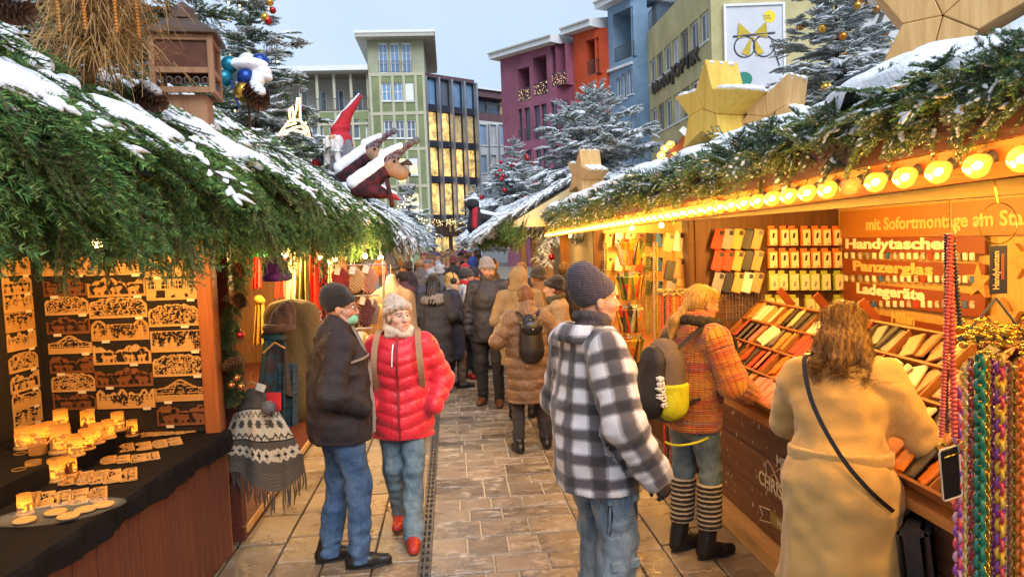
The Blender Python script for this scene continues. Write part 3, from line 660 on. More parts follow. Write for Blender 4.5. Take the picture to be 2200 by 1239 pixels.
def bb_(h, f):
    loggia(h, f, 1318, 1361, 22, 128, 1.6)
    for y0, y1, x0 in ((158, 212, 1324), (258, 310, 1331), (350, 395, 1334)):
        for k in range(3): f.px(h, x0 + 12.5 * k, x0 + 12.5 * k + 11, y0 - 9 * (k - 1), y1 - 9 * (k - 1), M_FRAME, M_GLASS, 2, 1, .07)
    b = MB(); z = f.uz(1340, 140)[1]; f.bx(b, -.05, f.L + .1, z - .18, z, .003, .2); b.build('cornice', M_SNOW0, h)
A, B, C = (12.2, 55.5), (13.3, 53.0), (14.4, 52.8); fb_ = Facade(A, B); zt = fb_.uz(1340, 2)[1]
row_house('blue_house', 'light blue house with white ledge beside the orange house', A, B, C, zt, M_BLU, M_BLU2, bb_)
# ---- cream corner building with the optician's lettering and billboard
XC = 14.4; yc1 = 52.8; yc0 = XC * 1.0 / ((at(1531, 200, Y=10).x) / 10)
ch = thing('cream_corner_building', 'cream corner building with two rows of white windows and a large billboard', 'building', (XC, yc0, 0))
f = Facade((XC, yc1), (XC, yc0)); zt = f.uz(1430, 28)[1]
zr = [(f.uz(1444, 147)[1], f.uz(1444, 89)[1]), (f.uz(1446, 268)[1], f.uz(1446, 206)[1])]; dz = zr[0][0] - zr[1][0]
zr += [(zr[1][0] - dz, zr[1][1] - dz)]
for z0, z1 in zr:
    for k in range(7):
        u0 = .25 + (f.L - .4) * k / 7; f.window(ch, u0 + .1, u0 + (f.L - .4) / 7 - .25, z0, z1, M_FRAMEG if k % 3 == 1 else M_FRAME, M_CURT if (k * 3) % 4 == 1 else M_GLASS, 2, 1, .1, .12)
ztc = zt + 3.2
f.wall(ch, M_CRM, 0, zt, name='wall'); f.railing(ch, 0, f.L, zt, 1.3, -.1, .16)
f2 = Facade((XC, yc0), (XC + 16, yc0 - 1.2))
u0, z0 = f2.uz(1753, 62); u1, z1 = f2.uz(1790, 5); f2.window(ch, u0, u1, z0, z1, M_FRAMEG, M_GLASS, 1, 1, .1)
f2.wall(ch, M_CRM, 0, ztc + 2, name='front_wall')
b = MB(); f2.bx(b, f2.uz(1838, 80)[0], 15.8, 0, ztc + 1.8, .02, .3); b.build('white_bay', mat('white_render', (.52, .53, .53)), ch)
solid(ch, 'rear_wall', [(XC + 2.5, yc0 + .5), (XC + 16, yc0 + .5), (XC + 16, yc1 - .3), (XC + 2.5, yc1 - .3)], 0, ztc + 1.9, M_BLU2)
M_LETB = mat('letter_bronze', (.06, .055, .045), .5, .1)
u_, z_ = f.uz(1405, 202); u2_, z2_ = f.uz(1507, 150); text('sign_letters', 'binder|OPTIK', 1.15, f.pt(u_, z_ - .05, .12), f.d, (0, 0, 1), M_LETB, ch, .06, .02, width=u2_ - u_)
u_, z_ = f2.uz(1848, 40); text('sign_letters', 'ayb', 1.6, f2.pt(u_, z_, .4), f2.d, (0, 0, 1), M_LETB, ch, .06, .02)
bb = thing('billboard', 'large pale billboard with spectacles and yellow bow on the cream wall', 'billboard', tuple(f2.pt(.9, 14, .1)))
u0, z0 = f2.uz(1561, 190); u1, z1 = f2.uz(1679, 12); b = MB(); f2.bx(b, u0, u1, z0, z1, .02, .12); b.build('panel', mat('poster_marble', (.55, .56, .60), .5, .12, .5), bb)
b = MB(); fw = .12
for q in ((u0 - fw, u1 + fw, z0 - fw, z0), (u0 - fw, u1 + fw, z1, z1 + fw), (u0 - fw, u0, z0, z1), (u1, u1 + fw, z0, z1)): f2.bx(b, *q, .02, .2)
b.build('frame', M_FRAME, bb)
PW, PH = u1 - u0, z1 - z0
def disc(b, cu, cz, ru, rz_, o, n=28):
    P = [f2.pt(u0 + PW * cu + ru * math.cos(a), z0 + PH * cz + rz_ * math.sin(a), o) for a in [2 * math.pi * i / n for i in range(n)]]; b.add(P, [list(range(n))])
b = MB(); disc(b, .77, .86, .32, .32, .13); b.build('yellow_print', mat('print_yellow', (.8, .6, .02), .5, .05), bb)
b = MB(); disc(b, .3, .1, .45, .38, .131); b.build('green_print', mat('print_green', (.02, .2, .14), .5, .05), bb)
b = MB()
for cu in (.32, .66): b.tube([f2.pt(u0 + PW * cu + .55 * math.cos(a), z0 + PH * .5 + .55 * math.sin(a), .14) for a in [2 * math.pi * i / 24 for i in range(24)]], .035, 5, closed=True)
b.tube([f2.pt(u0 + PW * .47, z0 + PH * .56, .14), f2.pt(u0 + PW * .52, z0 + PH * .56, .14)], .035, 5)
b.tube([f2.pt(u0 + PW * .8, z0 + PH * .55, .14), f2.pt(u0 + PW * .93, z0 + PH * .25, .14)], .035, 5); b.tube([f2.pt(u0 + PW * .12, z0 + PH * .63, .14), f2.pt(u0 + PW * .86, z0 + PH * .66, .14)], .05, 5)
b.build('spectacles_print', mat('print_ink', (.06, .06, .10), .4, .1), bb)
b = MB()
for sg in (-1, 1):
    b.add([f2.pt(u0 + PW * .46, z0 + PH * .64, .15), f2.pt(u0 + PW * (.46 + sg * .24), z0 + PH * .8, .2), f2.pt(u0 + PW * (.46 + sg * .27), z0 + PH * .6, .17)], [[0, 1, 2]])
    b.add([f2.pt(u0 + PW * .46, z0 + PH * .64, .155), f2.pt(u0 + PW * (.46 + sg * .2), z0 + PH * .42, .16), f2.pt(u0 + PW * (.46 + sg * .06), z0 + PH * .38, .16)], [[0, 1, 2]])
b.build('bow_print', mat('print_bow', (.5, .36, .03), .45, .2, 3), bb)
uq = u0 + PW * .66; text('logo_letters', 'binder\nOPTIK', .15, f2.pt(uq, z0 + PH * .86, .135), f2.d, (0, 0, 1), MATS['print_ink'], bb, .002)
# == fir boughs, snow, trees
M_NEEDLE = mat('fir_needles', attr='col', rough=.55, var=.1, vscale=3, spec=.35)
M_BARK = mat('twig_bark', (.09, .055, .03), .85, .3, 20, .4, 60)
def snow_mat():
    m = mat('snow', (.78, .81, .86), .7, .06, 5, .8, 70, sss=.0, spec=.25)
    return m
M_SNOW = snow_mat()
def needles(segs, rng, step, per, ln, wd, spread, c0, c1, tipc, frost=0.):
    """triangle needles along segments [(p,q)], returns V,F,C"""
    V = []; C = []
    for (p, q, tint) in segs:
        p = np.array(p); q = np.array(q); L = np.linalg.norm(q - p); d = (q - p) / L; n = max(2, int(L / step)) * per
        s = rng.uniform(0, 1, n); up = np.array([0, 0, 1.]); side = np.cross(d, up); side /= max(1e-6, np.linalg.norm(side)); up = np.cross(side, d)
        a = rng.uniform(-spread, spread, n); a = np.where(rng.uniform(0, 1, n) < .5, np.pi / 2, -np.pi / 2) * (1 - .0) + a * .75
        lat = side[None] * np.sin(a)[:, None] + up[None] * np.cos(a)[:, None]
        fw = rng.uniform(.5, 1.0, n)[:, None]; nd = d[None] * fw + lat * 1.0; nd /= np.linalg.norm(nd, axis=1)[:, None]
        base = p[None] + (q - p)[None] * s[:, None]; l = ln * rng.uniform(.7, 1.15, n)[:, None] * (1 - .35 * s[:, None] ** 4)
        tip = base + nd * l; wv = np.cross(nd, rng.normal(size=(n, 3))); wv /= np.linalg.norm(wv, axis=1)[:, None]
        V.append(np.stack([base - wv * wd / 2, base + wv * wd / 2, tip], 1).reshape(-1, 3))
        mixc = np.clip(rng.normal(.4, .25, n) + tint, 0, 1)[:, None]; c = np.array(c0)[None] * (1 - mixc) + np.array(c1)[None] * mixc
        tipm = (s[:, None] > .8) * .6; c = c * (1 - tipm) + np.array(tipc)[None] * tipm; fz = (rng.uniform(0, 1, n) < frost * (1 + .5 * np.cos(a)))[:, None]; c = np.where(fz, np.array([.80, .83, .87])[None], c); C.append(np.repeat(c, 3, axis=0))
    V = np.concatenate(V); C = np.concatenate(C); F = np.arange(len(V)).reshape(-1, 3); return V, F, C
def bough_proto(name, seed, L=.46, droop=.25, snow=0., step=.0042, per=2, ln=.036, wd=.0050, ntw=9, c0=(.022, .075, .02), c1=(.13, .28, .06), tipc=(.26, .42, .11), twl=.42, rise=0., spread=1.0, frost=0.):
    rng = np.random.default_rng(seed); segs = []; K = 7; stem = []
    for i in range(K + 1):
        t = i / K; stem.append((L * t, rng.normal(0, .006) * i, rise * t * L - droop * L * t * t))
    for i in range(K): segs.append((stem[i], stem[i + 1], rng.normal(0, .1)))
    tw = []
    for i in range(ntw):
        t = .1 + .82 * i / ntw; j = min(K - 1, int(t * K)); p = np.array(stem[j]) + (np.array(stem[j + 1]) - np.array(stem[j])) * (t * K - j)
        sd = 1 if i % 2 else -1; l = L * twl * (1 - .75 * t) * rng.uniform(.8, 1.15) + .04; an = sd * rng.uniform(.6, .95)
        q1 = p + np.array([math.cos(an), math.sin(an), -.1 + rise * .4]) * l * .55; q2 = q1 + np.array([math.cos(an * .8), math.sin(an * .8), -.3 * droop * 2 - .05]) * l * .45; ti = rng.normal(0, .18)
        segs += [(p, q1, ti), (q1, q2, ti + .1)]; tw.append([p, q1, q2])
    V, F, C = needles(segs, rng, step, per, ln, wd, spread, c0, c1, tipc, frost)
    b = MB(); b.tube(stem, [.0055 * (1 - .8 * i / K) + .0012 for i in range(K + 1)], 4, False)
    for t_ in tw: b.tube(t_, [.003, .002, .001], 3, False)
    nb = len(V); Vb = np.array(b.v); Fq = []
    for f in b.f:
        Fq.append([f[0], f[1], f[2]]);
        if len(f) == 4: Fq.append([f[0], f[2], f[3]])
    allV = [V, Vb]; allF = [F, np.array(Fq) + nb]; fm = [np.zeros(len(F), int), np.ones(len(Fq), int)]; nv = nb + len(Vb); allC = [C, np.tile([[.09, .055, .03]], (len(Vb), 1))]
    if snow:
        sb = MB(); rr = random.Random(seed)
        for line, r0 in [([np.array(p) for p in stem], .026)] + [(t_, .019) for t_ in tw]:
            n = max(6, int(sum(np.linalg.norm(line[i + 1] - line[i]) for i in range(len(line) - 1)) / .016)); run = []; on = rr.random() < snow
            for q in range(n + 1):
                k = min(len(line) - 1.001, (len(line) - 1) * q / n); i = int(k); p = line[i] + (line[i + 1] - line[i]) * (k - i); r = r0 * rr.uniform(.55, 1.25) * (1 - .35 * q / n)
                if on and q < n: run.append((p + np.array([0, rr.gauss(0, .003), .004 + r * .35]), r))
                if (rr.random() < .16 or q == n) and run:
                    if len(run) > 2:
                        P = [Vector(v[0]) for v in run]; rad = [v[1] for v in run]; rad[0] *= .3; rad[-1] *= .3; v0 = len(sb.v); sb.tube(P, rad, 6)
                        for j in range(v0, len(sb.v)): c_ = P[(j - v0) // 6]; sb.v[j] = (sb.v[j][0], sb.v[j][1], c_.z + (sb.v[j][2] - c_.z) * .6)
                    run = []
                if rr.random() < .3: on = rr.random() < snow
        Vs = np.array(sb.v).reshape(-1, 3); Fs = []
        for f in sb.f:
            for i in range(1, len(f) - 1): Fs.append([f[0], f[i], f[i + 1]])
        allV.append(Vs); allF.append(np.array(Fs) + nv); fm.append(np.full(len(Fs), 2)); allC.append(np.ones((len(Vs), 3)))
    V = np.concatenate(allV); F = np.concatenate(allF); C = np.concatenate(allC); fm = np.concatenate(fm)
    me = to_mesh(name, V, F, [M_NEEDLE, M_BARK, M_SNOW], False, fm)
    if snow:
        sm = np.zeros(len(me.polygons), dtype=bool); sm[-len(Fs):] = True; me.polygons.foreach_set('use_smooth', sm)
    a = me.attributes.new('col', 'FLOAT_COLOR', 'POINT'); cc = np.ones((len(V), 4), dtype=np.float32); cc[:, :3] = C; a.data.foreach_set('color', cc.ravel())
    return me
GREEN = [bough_proto('fir_bough', 11), bough_proto('fir_bough', 12, .5, .35, 0, ntw=12), bough_proto('fir_bough', 13, .4, .15, .0, ln=.034, c1=(.15, .27, .045), tipc=(.28, .38, .08)),
         bough_proto('fir_bough', 14, .48, .3, ln=.015, wd=.0036, per=4, ntw=14, c0=(.045, .10, .028), c1=(.17, .25, .07), tipc=(.28, .31, .11), spread=.8)]
TK = dict(ln=.034, wd=.0075, per=3, c0=(.03, .075, .04), c1=(.10, .17, .08), tipc=(.17, .25, .12), spread=1.5)
SNOWY = [bough_proto('snowy_bough', 21, .45, .16, .9, ntw=14, frost=.6, **TK), bough_proto('snowy_bough', 22, .5, .28, .97, ntw=16, frost=.75, **TK), bough_proto('snowy_bough', 23, .42, .1, .85, ntw=13, frost=.5, **TK)]
TREEG = [bough_proto('tree_bough', 41 + i, .46, .2, .14, ntw=14, frost=.05, **{**TK, 'ln': .03, 'wd': .0055, 'c1': (.11, .21, .075)}) for i in range(2)]
PINE = [bough_proto('pine_bough', 31, .30, .1, 0, ln=.042, wd=.0036, ntw=8, per=3, step=.005, c0=(.016, .05, .022), c1=(.07, .14, .045), tipc=(.12, .2, .06), spread=1.6)]
DUST = [bough_proto('dusted_bough', 51 + i, .46, .25, .55, ntw=12) for i in range(2)]
PR_D = [bpy.data.objects.new('dusted_bough_%d' % i, m) for i, m in enumerate(DUST)]
PR_G = [bpy.data.objects.new('green_bough_%d' % i, m) for i, m in enumerate(GREEN)]
PR_S = [bpy.data.objects.new('snow_bough_%d' % i, m) for i, m in enumerate(SNOWY)]
PR_T = [bpy.data.objects.new('tree_bough_%d' % i, m) for i, m in enumerate(TREEG)]
PR_P = [bpy.data.objects.new('pine_tuft_%d' % i, m) for i, m in enumerate(PINE)]
def eul(d, up=(0, 0, 1), roll=0.):
    """euler that turns +X to d with +Z near up"""
    x = Vector(d).normalized(); z = Vector(up); z = z - x * z.dot(x); z = z.normalized() if z.length > 1e-4 else x.orthogonal().normalized(); y = z.cross(x)
    M = Matrix((x, y, z)).transposed() @ Matrix.Rotation(roll, 3, 'X'); return M.to_euler()
class Boughs:
    def __init__(s): s.p = []; s.r = []; s.s = []; s.i = []
    def add(s, p, d, up=(0, 0, 1), roll=0., sc=1., i=0): s.p.append(tuple(p)); s.r.append(tuple(eul(d, up, roll))); s.s.append(sc); s.i.append(i)
    def scatter(s, name, protos, parent=None, **tg): return scatter(name, protos, s.p, s.r, s.s, s.i, parent, **tg)
    def parts(s, name, meshes, parent):
        o0 = wloc(parent)
        for p, r, sc, i in zip(s.p, s.r, s.s, s.i): link_mesh(name, meshes[i], parent, Vector(p) - o0, r, sc)
def roof_boughs(B, prof, y0, y1, n, rng, up_n, np_, yaw=.75, scl=(.8, 1.25), lift=.03, xshift=lambda y: 0.):
    """prof: (X,Z) crest -> eave; boughs lie on the slope pointing down it"""
    (xa, za), (xb, zb) = prof; dx, dz = xb - xa, zb - za; L = math.hypot(dx, dz); sd = Vector((dx / L, 0, dz / L)); nn = Vector((-dz / L, 0, dx / L)); nn = nn if nn.z > 0 else -nn
    for k in range(n):
        y = rng.uniform(y0, y1); t = rng.uniform(-.08, .9); a = rng.gauss(0, yaw); d = sd * math.cos(a) + Vector((0, 1, 0)) * math.sin(a) + nn * rng.uniform(-.05, .3)
        B.add((xa + dx * t + xshift(y) + nn.x * lift, y, za + dz * t + nn.z * lift + rng.uniform(0, .05)), d, nn, rng.gauss(0, .25), rng.uniform(*scl), rng.randrange(np_))
def fringe(B, x, z, y0, y1, n, rng, np_, out=1, scl=(.75, 1.1), dz=.12, down=.85, xshift=lambda y: 0.):
    for k in range(n):
        y = rng.uniform(y0, y1); d = Vector((out * rng.uniform(.1, .75), rng.gauss(0, .45), -down * rng.uniform(.6, 1.1)))
        B.add((x + out * rng.uniform(-.12, .05) + xshift(y), y, z + rng.uniform(-.05, dz)), d, (out, 0, .6), rng.gauss(0, .5), rng.uniform(*scl), rng.randrange(np_))
def snow_sheet(name, prof, y0, y1, thr, amp, seed, parent=None, res=.022, base=.05, scale=2.6, xshift=lambda y: 0., wob=.02, edge=1.0, mat_=None, topw=0., **tg):
    """drifts of snow lying on a slope: thickness follows noise, thin rims taper into the boughs"""
    (xa, za), (xb, zb) = prof; L = math.hypot(xb - xa, zb - za); nu = max(3, int((y1 - y0) / res)); nv = max(3, int(L / res))
    U, Vv = np.meshgrid(np.linspace(y0, y1, nu), np.linspace(0, 1, nv), indexing='ij'); sx = np.array([xshift(y) for y in U[:, 0]])[:, None]
    X = xa + (xb - xa) * Vv + sx; Z = za + (zb - za) * Vv; nx, nz = -(zb - za) / L, (xb - xa) / L
    if nz < 0: nx, nz = -nx, -nz
    P = np.stack([X * 1.0, U * .8, Z * 1.0], -1); nse = fbm(P, scale, seed, 3) + topw * (.5 - Vv) + fbm(P, 9, seed + 21, 2) * .16 - .9 * np.clip(1 - np.minimum(Vv, 1 - Vv) / .1, 0, 1) ** 2 - .9 * np.clip(1 - np.minimum(U - y0, y1 - U) / .15, 0, 1) ** 2
    T = np.clip((nse - thr) * 1.3, -.4, 1); th = np.where(T > 0, np.sqrt(np.maximum(T, 0)) * amp, T * .38) + (fbm(P, 11, seed + 5, 2) * .007)
    h = base + th + vnoise(P, 3.3, seed + 9) * wob
    W = np.stack([X + nx * h, U + fbm(P, 6, seed + 3, 2) * .012, Z + nz * h], -1).reshape(-1, 3)
    keep = (T > -.3); q = keep[:-1, :-1] & keep[1:, :-1] & keep[:-1, 1:] & keep[1:, 1:]; ii, jj = np.nonzero(q); a = ii * nv + jj
    F = np.stack([a, a + nv, a + nv + 1, a + 1], 1)
    if nx * (xb - xa) >= 0 and (xb - xa) < 0: F = F[:, ::-1]
    used = np.unique(F); mp = np.full(len(W), -1); mp[used] = np.arange(len(used)); off = np.array(wloc(parent)) if parent else 0
    me = to_mesh(name, W[used] - off, mp[F], mat_ or M_SNOW, True); o = link_mesh(name, me, parent); return tag(o, **tg) if tg else o
# christmas trees
def fir_tree(name, label, loc, H, Rd, protos, seed, whorls=14, per=9, trunk_r=.05, sc0=1., z_lo=.06, dens=1., top_sc=.45, group=None, tilt=.35):
    rng = random.Random(seed); t = thing(name, label, 'tree', loc, 0, group); B = Boughs()
    for wv in range(whorls):
        f = wv / (whorls - 1); z = H * (z_lo + (1 - z_lo) * (f ** .92)); r = Rd * (1 - f) ** .85 + .08
        n = max(3, int(per * (1 - .55 * f) * dens)); a0 = rng.uniform(0, 6.28)
        for k in range(n):
            a = a0 + 2 * math.pi * k / n + rng.gauss(0, .15); rise = tilt * (f * 2.2 - .55) + rng.gauss(0, .09); d = Vector((math.cos(a), math.sin(a), rise)); rr = r * rng.uniform(.78, 1.15)
            bl = .46 * sc0; m = max(1, int(rr / (bl * .62)))
            for q in range(m):
                st = (q + .15) / m * rr if m > 1 else .02; sc = sc0 * (1.15 if q < m - 1 else .95) * (1 - .4 * f) * min(1, (rr - st) / bl + .45)
                p = Vector(loc) + Vector((0, 0, z)) + d * st; dd = Vector((math.cos(a + rng.gauss(0, .25)), math.sin(a + rng.gauss(0, .25)), rise + rng.gauss(0, .08)))
                B.add(p, dd, (0, 0, 1), rng.gauss(0, .2), sc, rng.randrange(len(protos)))
                for _ in range(3):
                    sd = rng.choice((-1, 1)) * rng.uniform(.3, 1.0); dd = Vector((math.cos(a + sd), math.sin(a + sd), rise - rng.uniform(-.15, .35))); B.add(p + d * rng.uniform(.0, .15) + Vector((0, 0, rng.uniform(-.06, .05))), dd, (0, 0, 1), rng.gauss(0, .3), sc * .75, rng.randrange(len(protos)))
    for k in range(4): a = k * 1.6; B.add(Vector(loc) + Vector((0, 0, H * (.93 + .02 * k))), (math.cos(a) * .5, math.sin(a) * .5, 1.2), (1, 0, 0), 0, sc0 * top_sc, k % len(protos))
    B.add(Vector(loc) + Vector((0, 0, H * .97)), (.05, 0, 1), (1, 0, 0), 0, sc0 * top_sc * 1.1, 0)
    o = B.scatter('crown', protos, t); o['kind'] = 'stuff'
    b = MB(); b.tube([(0, 0, 0), (.01, 0, H * .5), (0, 0, H)], [trunk_r, trunk_r * .6, .008], 8); b.build('trunk', M_BARK, t, local=True); return t
M_BAUB = {'red': mat('bauble_red', (.42, .008, .012), .16, 0, metal=.75, coat=.5), 'gold': mat('bauble_gold', (.62, .34, .06), .2, 0, metal=.9), 'orange': mat('bauble_orange', (.58, .2, .03), .2, 0, metal=.8),
          'copper': mat('bauble_copper', (.55, .24, .08), .18, 0, metal=.9), 'teal': mat('bauble_teal', (.01, .16, .24), .3, 0, metal=.5), 'blue': mat('bauble_blue', (.015, .05, .25), .3, 0, metal=.5), 'white': mat('bauble_white', (.75, .75, .72), .3, 0, metal=.2)}
M_CAP = mat('bauble_cap', (.5, .42, .2), .3, 0, metal=.9)
BME = {}
def bauble(p, r, c, label, group):
    if c not in BME:
        b = MB(); b.ball((0, 0, 0), 1, 16, 10); b2 = MB(); b2.lathe([(.2, .93), (.2, 1.16), (.05, 1.2)], n=8); b2.tube([(.0, 0, 1.15), (.1, 0, 1.28), (0, 0, 1.4), (-.1, 0, 1.28), (0, 0, 1.15)], .03, 4, False)
        BME[c] = (b.mesh('bauble', M_BAUB[c], True), b2.mesh('cap', M_CAP))
    o = link_mesh('bauble', BME[c][0], None, p, (random.uniform(-.2, .2), random.uniform(-.2, .2), 0), r); tag(o, label, 'bauble', group); link_mesh('cap', BME[c][1], o); return o
def cone_meshes():
    M = mat('pine_cone_scale', (.10, .045, .022), .6, .35, 30, .3, 60); b = MB(); b.lathe([(.01, 0), (.3, .2), (.36, .6), (.28, 1.2), (.08, 1.7)], n=8); core = b.mesh('core', mat('pine_cone_core', (.05, .022, .012), .8, .2)); s = MB()
    for k in range(70):
        t = k / 70; z = .1 + 1.6 * t; r = .34 * math.sin(math.pi * (t * .82 + .14)) + .02; a = k * 2.39996; c = Vector((math.cos(a), math.sin(a), 0)); sd = Vector((-c.y, c.x, 0)); l = .30 * (1 - .5 * t) + .06; wd = .21 * (1 - .4 * t)
        p = c * r + Vector((0, 0, z)); tip = c * (r + l) + Vector((0, 0, z + .16 + .1 * t));
        s.add([p - sd * wd * .5, p + sd * wd * .5, tip + sd * wd + Vector((0, 0, -.03)), tip + Vector((0, 0, .05)) + c * .05, tip - sd * wd + Vector((0, 0, -.03)), p * 1.0 + Vector((0, 0, -.07)), tip + Vector((0, 0, -.07))],
              [[0, 1, 2, 3], [0, 3, 4], [5, 6, 2, 1], [5, 0, 4, 6], [6, 3, 2], [6, 4, 3]])
    return core, s.mesh('scales', M)
CONE = None
def pine_cone(p, L, d, label, snow=False, group='pine cones in the fir greens'):
    global CONE
    if CONE is None: CONE = cone_meshes()
    t = thing('pine_cone', label, 'pine cone', p, 0, group); t.rotation_euler = eul(d); t.scale = (L / 1.8,) * 3
    q = (0, R(90), 0); link_mesh('core', CONE[0], t, None, q); o = link_mesh('scales', CONE[1], t, None, q); o['kind'] = 'stuff'
    if snow: b = MB(); b.ball((.8, 0, .45), .5, 10, 6, (1.5, .8, .5)); b.build('snow_cap', M_SNOW, t, True, local=True)
    return t
# == left row of stalls
def wood(name, c, c2, axis='z', rough=.55, sc=1., bump=.25):
    st = {'z': (14, 14, 1.2), 'y': (14, 1.2, 14), 'x': (1.2, 14, 14)}[axis]
    return mat(name, c, rough, 0, 1.6 * sc, bump, 5 * sc, col2=c2, stretch=st, thr=(.32, .68), spec=.35)
W_RED = wood('dark_red_wood', (.055, .014, .009), (.115, .03, .016)); W_ORG = wood('orange_stained_wood', (.22, .065, .015), (.34, .11, .03))
W_PANEL = wood('reddish_plank_wood', (.085, .026, .014), (.15, .05, .028)); W_ROOF = wood('dark_roof_board', (.03, .018, .012), (.06, .035, .022), 'y')
M_CLOTH = mat('black_cloth', (.009, .008, .009), .9, .3, 12, .4, 200, spec=.15); M_BOARD = mat('black_felt_board', (.016, .012, .010), .9, .3, 8)
PLY = wood('pale_plywood', (.44, .25, .085), (.60, .37, .14), 'x', .6); PLYD = wood('mahogany_plywood', (.13, .045, .015), (.22, .085, .03), 'x', .6)
PLYM = wood('honey_plywood', (.38, .20, .06), (.52, .30, .10), 'x', .6)
M_TAG = mat('paper_tag', (.68, .62, .48), .8, .06)
O1 = Vector((-1.5, 4.95, 0)); TH1 = R(-5.3); XF1 = Matrix.Translation(O1) @ Matrix.Rotation(TH1, 4, 'Z'); XI1 = XF1.inverted()
s1 = thing('market_stall', 'wooden stall with fretwork display and fir covered roof, nearest on the left', 'market stall', O1, TH1)
def L1(b, name, m, parent=s1, sm=False): return b.build(name, m, parent, sm, local=True)
pm = MB(); pm.box((0, 0, .40), (.022, .088, .79), bev=.004); pme = pm.mesh('plank', W_PANEL)
for k in range(25): link_mesh('plank', pme, s1, (-.015 + random.uniform(-.002, .002), -2.32 + k * .094 + .03, .015))
b = MB(); b.span((-1.15, -2.35, .78), (-.03, 0, .82)); L1(b, 'counter_top', W_PANEL)
# cloth over the counter, hanging over its front edge in soft waves
b = MB(); n = 60; V = [];
for i in range(n + 1):
    y = -2.36 + 2.42 * i / n; wv = .006 * math.sin(i * .9) + .004 * math.sin(i * 2.3); hg = .125 + .012 * math.sin(i * .35 + 1)
    V.append([(-1.15, y, .828), (-.05, y, .832), (-.012, y, .836), (.012 + wv * .3, y, .828), (.022 + wv, y, .805), (.026 + wv * 1.6, y, .84 - hg)])
for i in range(n):
    for j in range(5): b.add([V[i][j], V[i][j + 1], V[i + 1][j + 1], V[i + 1][j]], [[0, 1, 2, 3]])
for j in range(4): b.add([V[n][j], V[n][j + 1], (V[n][j + 1][0], .075, .72), (V[n][j][0], .075, .72)], [[0, 1, 2, 3]])
autosmooth(L1(b, 'counter_cloth', M_CLOTH), 60)
b = MB(); b.box((-.05, -2.29, 1.2), (.15, .13, 2.4), bev=.008); L1(b, 'post', W_RED)
b = MB(); b.box((-.07, .02, 1.2), (.10, .09, 2.4), bev=.006); L1(b, 'post', W_ORG)
b = MB(); b.box((.0, -1.1, 2.29), (.1, 2.6, .14), bev=.006); L1(b, 'eave_beam', wood('dark_red_beam', (.055, .014, .009), (.1, .03, .016), 'y'))
b = MB(); b.box((-.62, .05, 1.5), (1.2, .03, 1.5)); L1(b, 'end_wall', W_RED)
b = MB(); b.box((-.64, .02, 1.52), (1.06, .02, 1.36)); L1(b, 'display_board', M_BOARD)
b = MB(); b.box((-1.19, -1.15, 1.25), (.03, 2.4, 2.5)); L1(b, 'back_wall', W_RED); b = MB(); b.box((-1.165, -1.15, 1.52), (.014, 2.3, 1.36)); L1(b, 'display_board', M_BOARD)
b = MB(); b.add([(-.62, -3.2, 2.98), (.38, -3.2, 2.32), (.38, .3, 2.32), (-.62, .3, 2.98), (-1.5, -3.2, 2.4), (-1.5, .3, 2.4)], [[0, 1, 2, 3], [4, 0, 3, 5]]); L1(b, 'roof', W_ROOF)
b = MB(); b.box((-.58, .3, 2.35), (1.7, .03, .3)); L1(b, 'gable_board', W_ROOF)
# lamps under the roof (fixture with a warm bulb each)
M_BULBW = mat('warm_bulb_glow', (1, .8, .4), .4, 0, emit=(1, .62, .2), estr=14)
def lamp(p, power, label, group, color=(1, .60, .22), size=.05, kind='POINT', drop=.1, soft=.06):
    t = thing('pendant_lamp', label, 'lamp', p, 0, group); b = MB(); b.tube([(0, 0, drop), (0, 0, drop * .4)], .006, 5); b.lathe([(.014, .07 * size / .05), (.02, .03 * size / .05)], n=8); b.build('socket', M_RAIL, t, local=True)
    b = MB(); b.ball((0, 0, 0), size * .55, 10, 7); b.build('bulb', M_BULBW, t, True, local=True)
    ld = bpy.data.lights.new('lamp_light', 'POINT'); ld.energy = power; ld.color = color; ld.shadow_soft_size = soft; lo = bpy.data.objects.new('lamp_light', ld); COL.objects.link(lo); lo.parent = t; lo.location = (0, 0, -.06); return t
for i, (yy, nm) in enumerate(((-1.75, 'nearer'), (-.75, 'farther'))): lamp(XF1 @ Vector((-.32, yy, 2.06)), 27, 'small warm bulb under the fretwork stall roof, the %s one' % nm, 'lamps in the fretwork stall', color=(1, .50, .13))
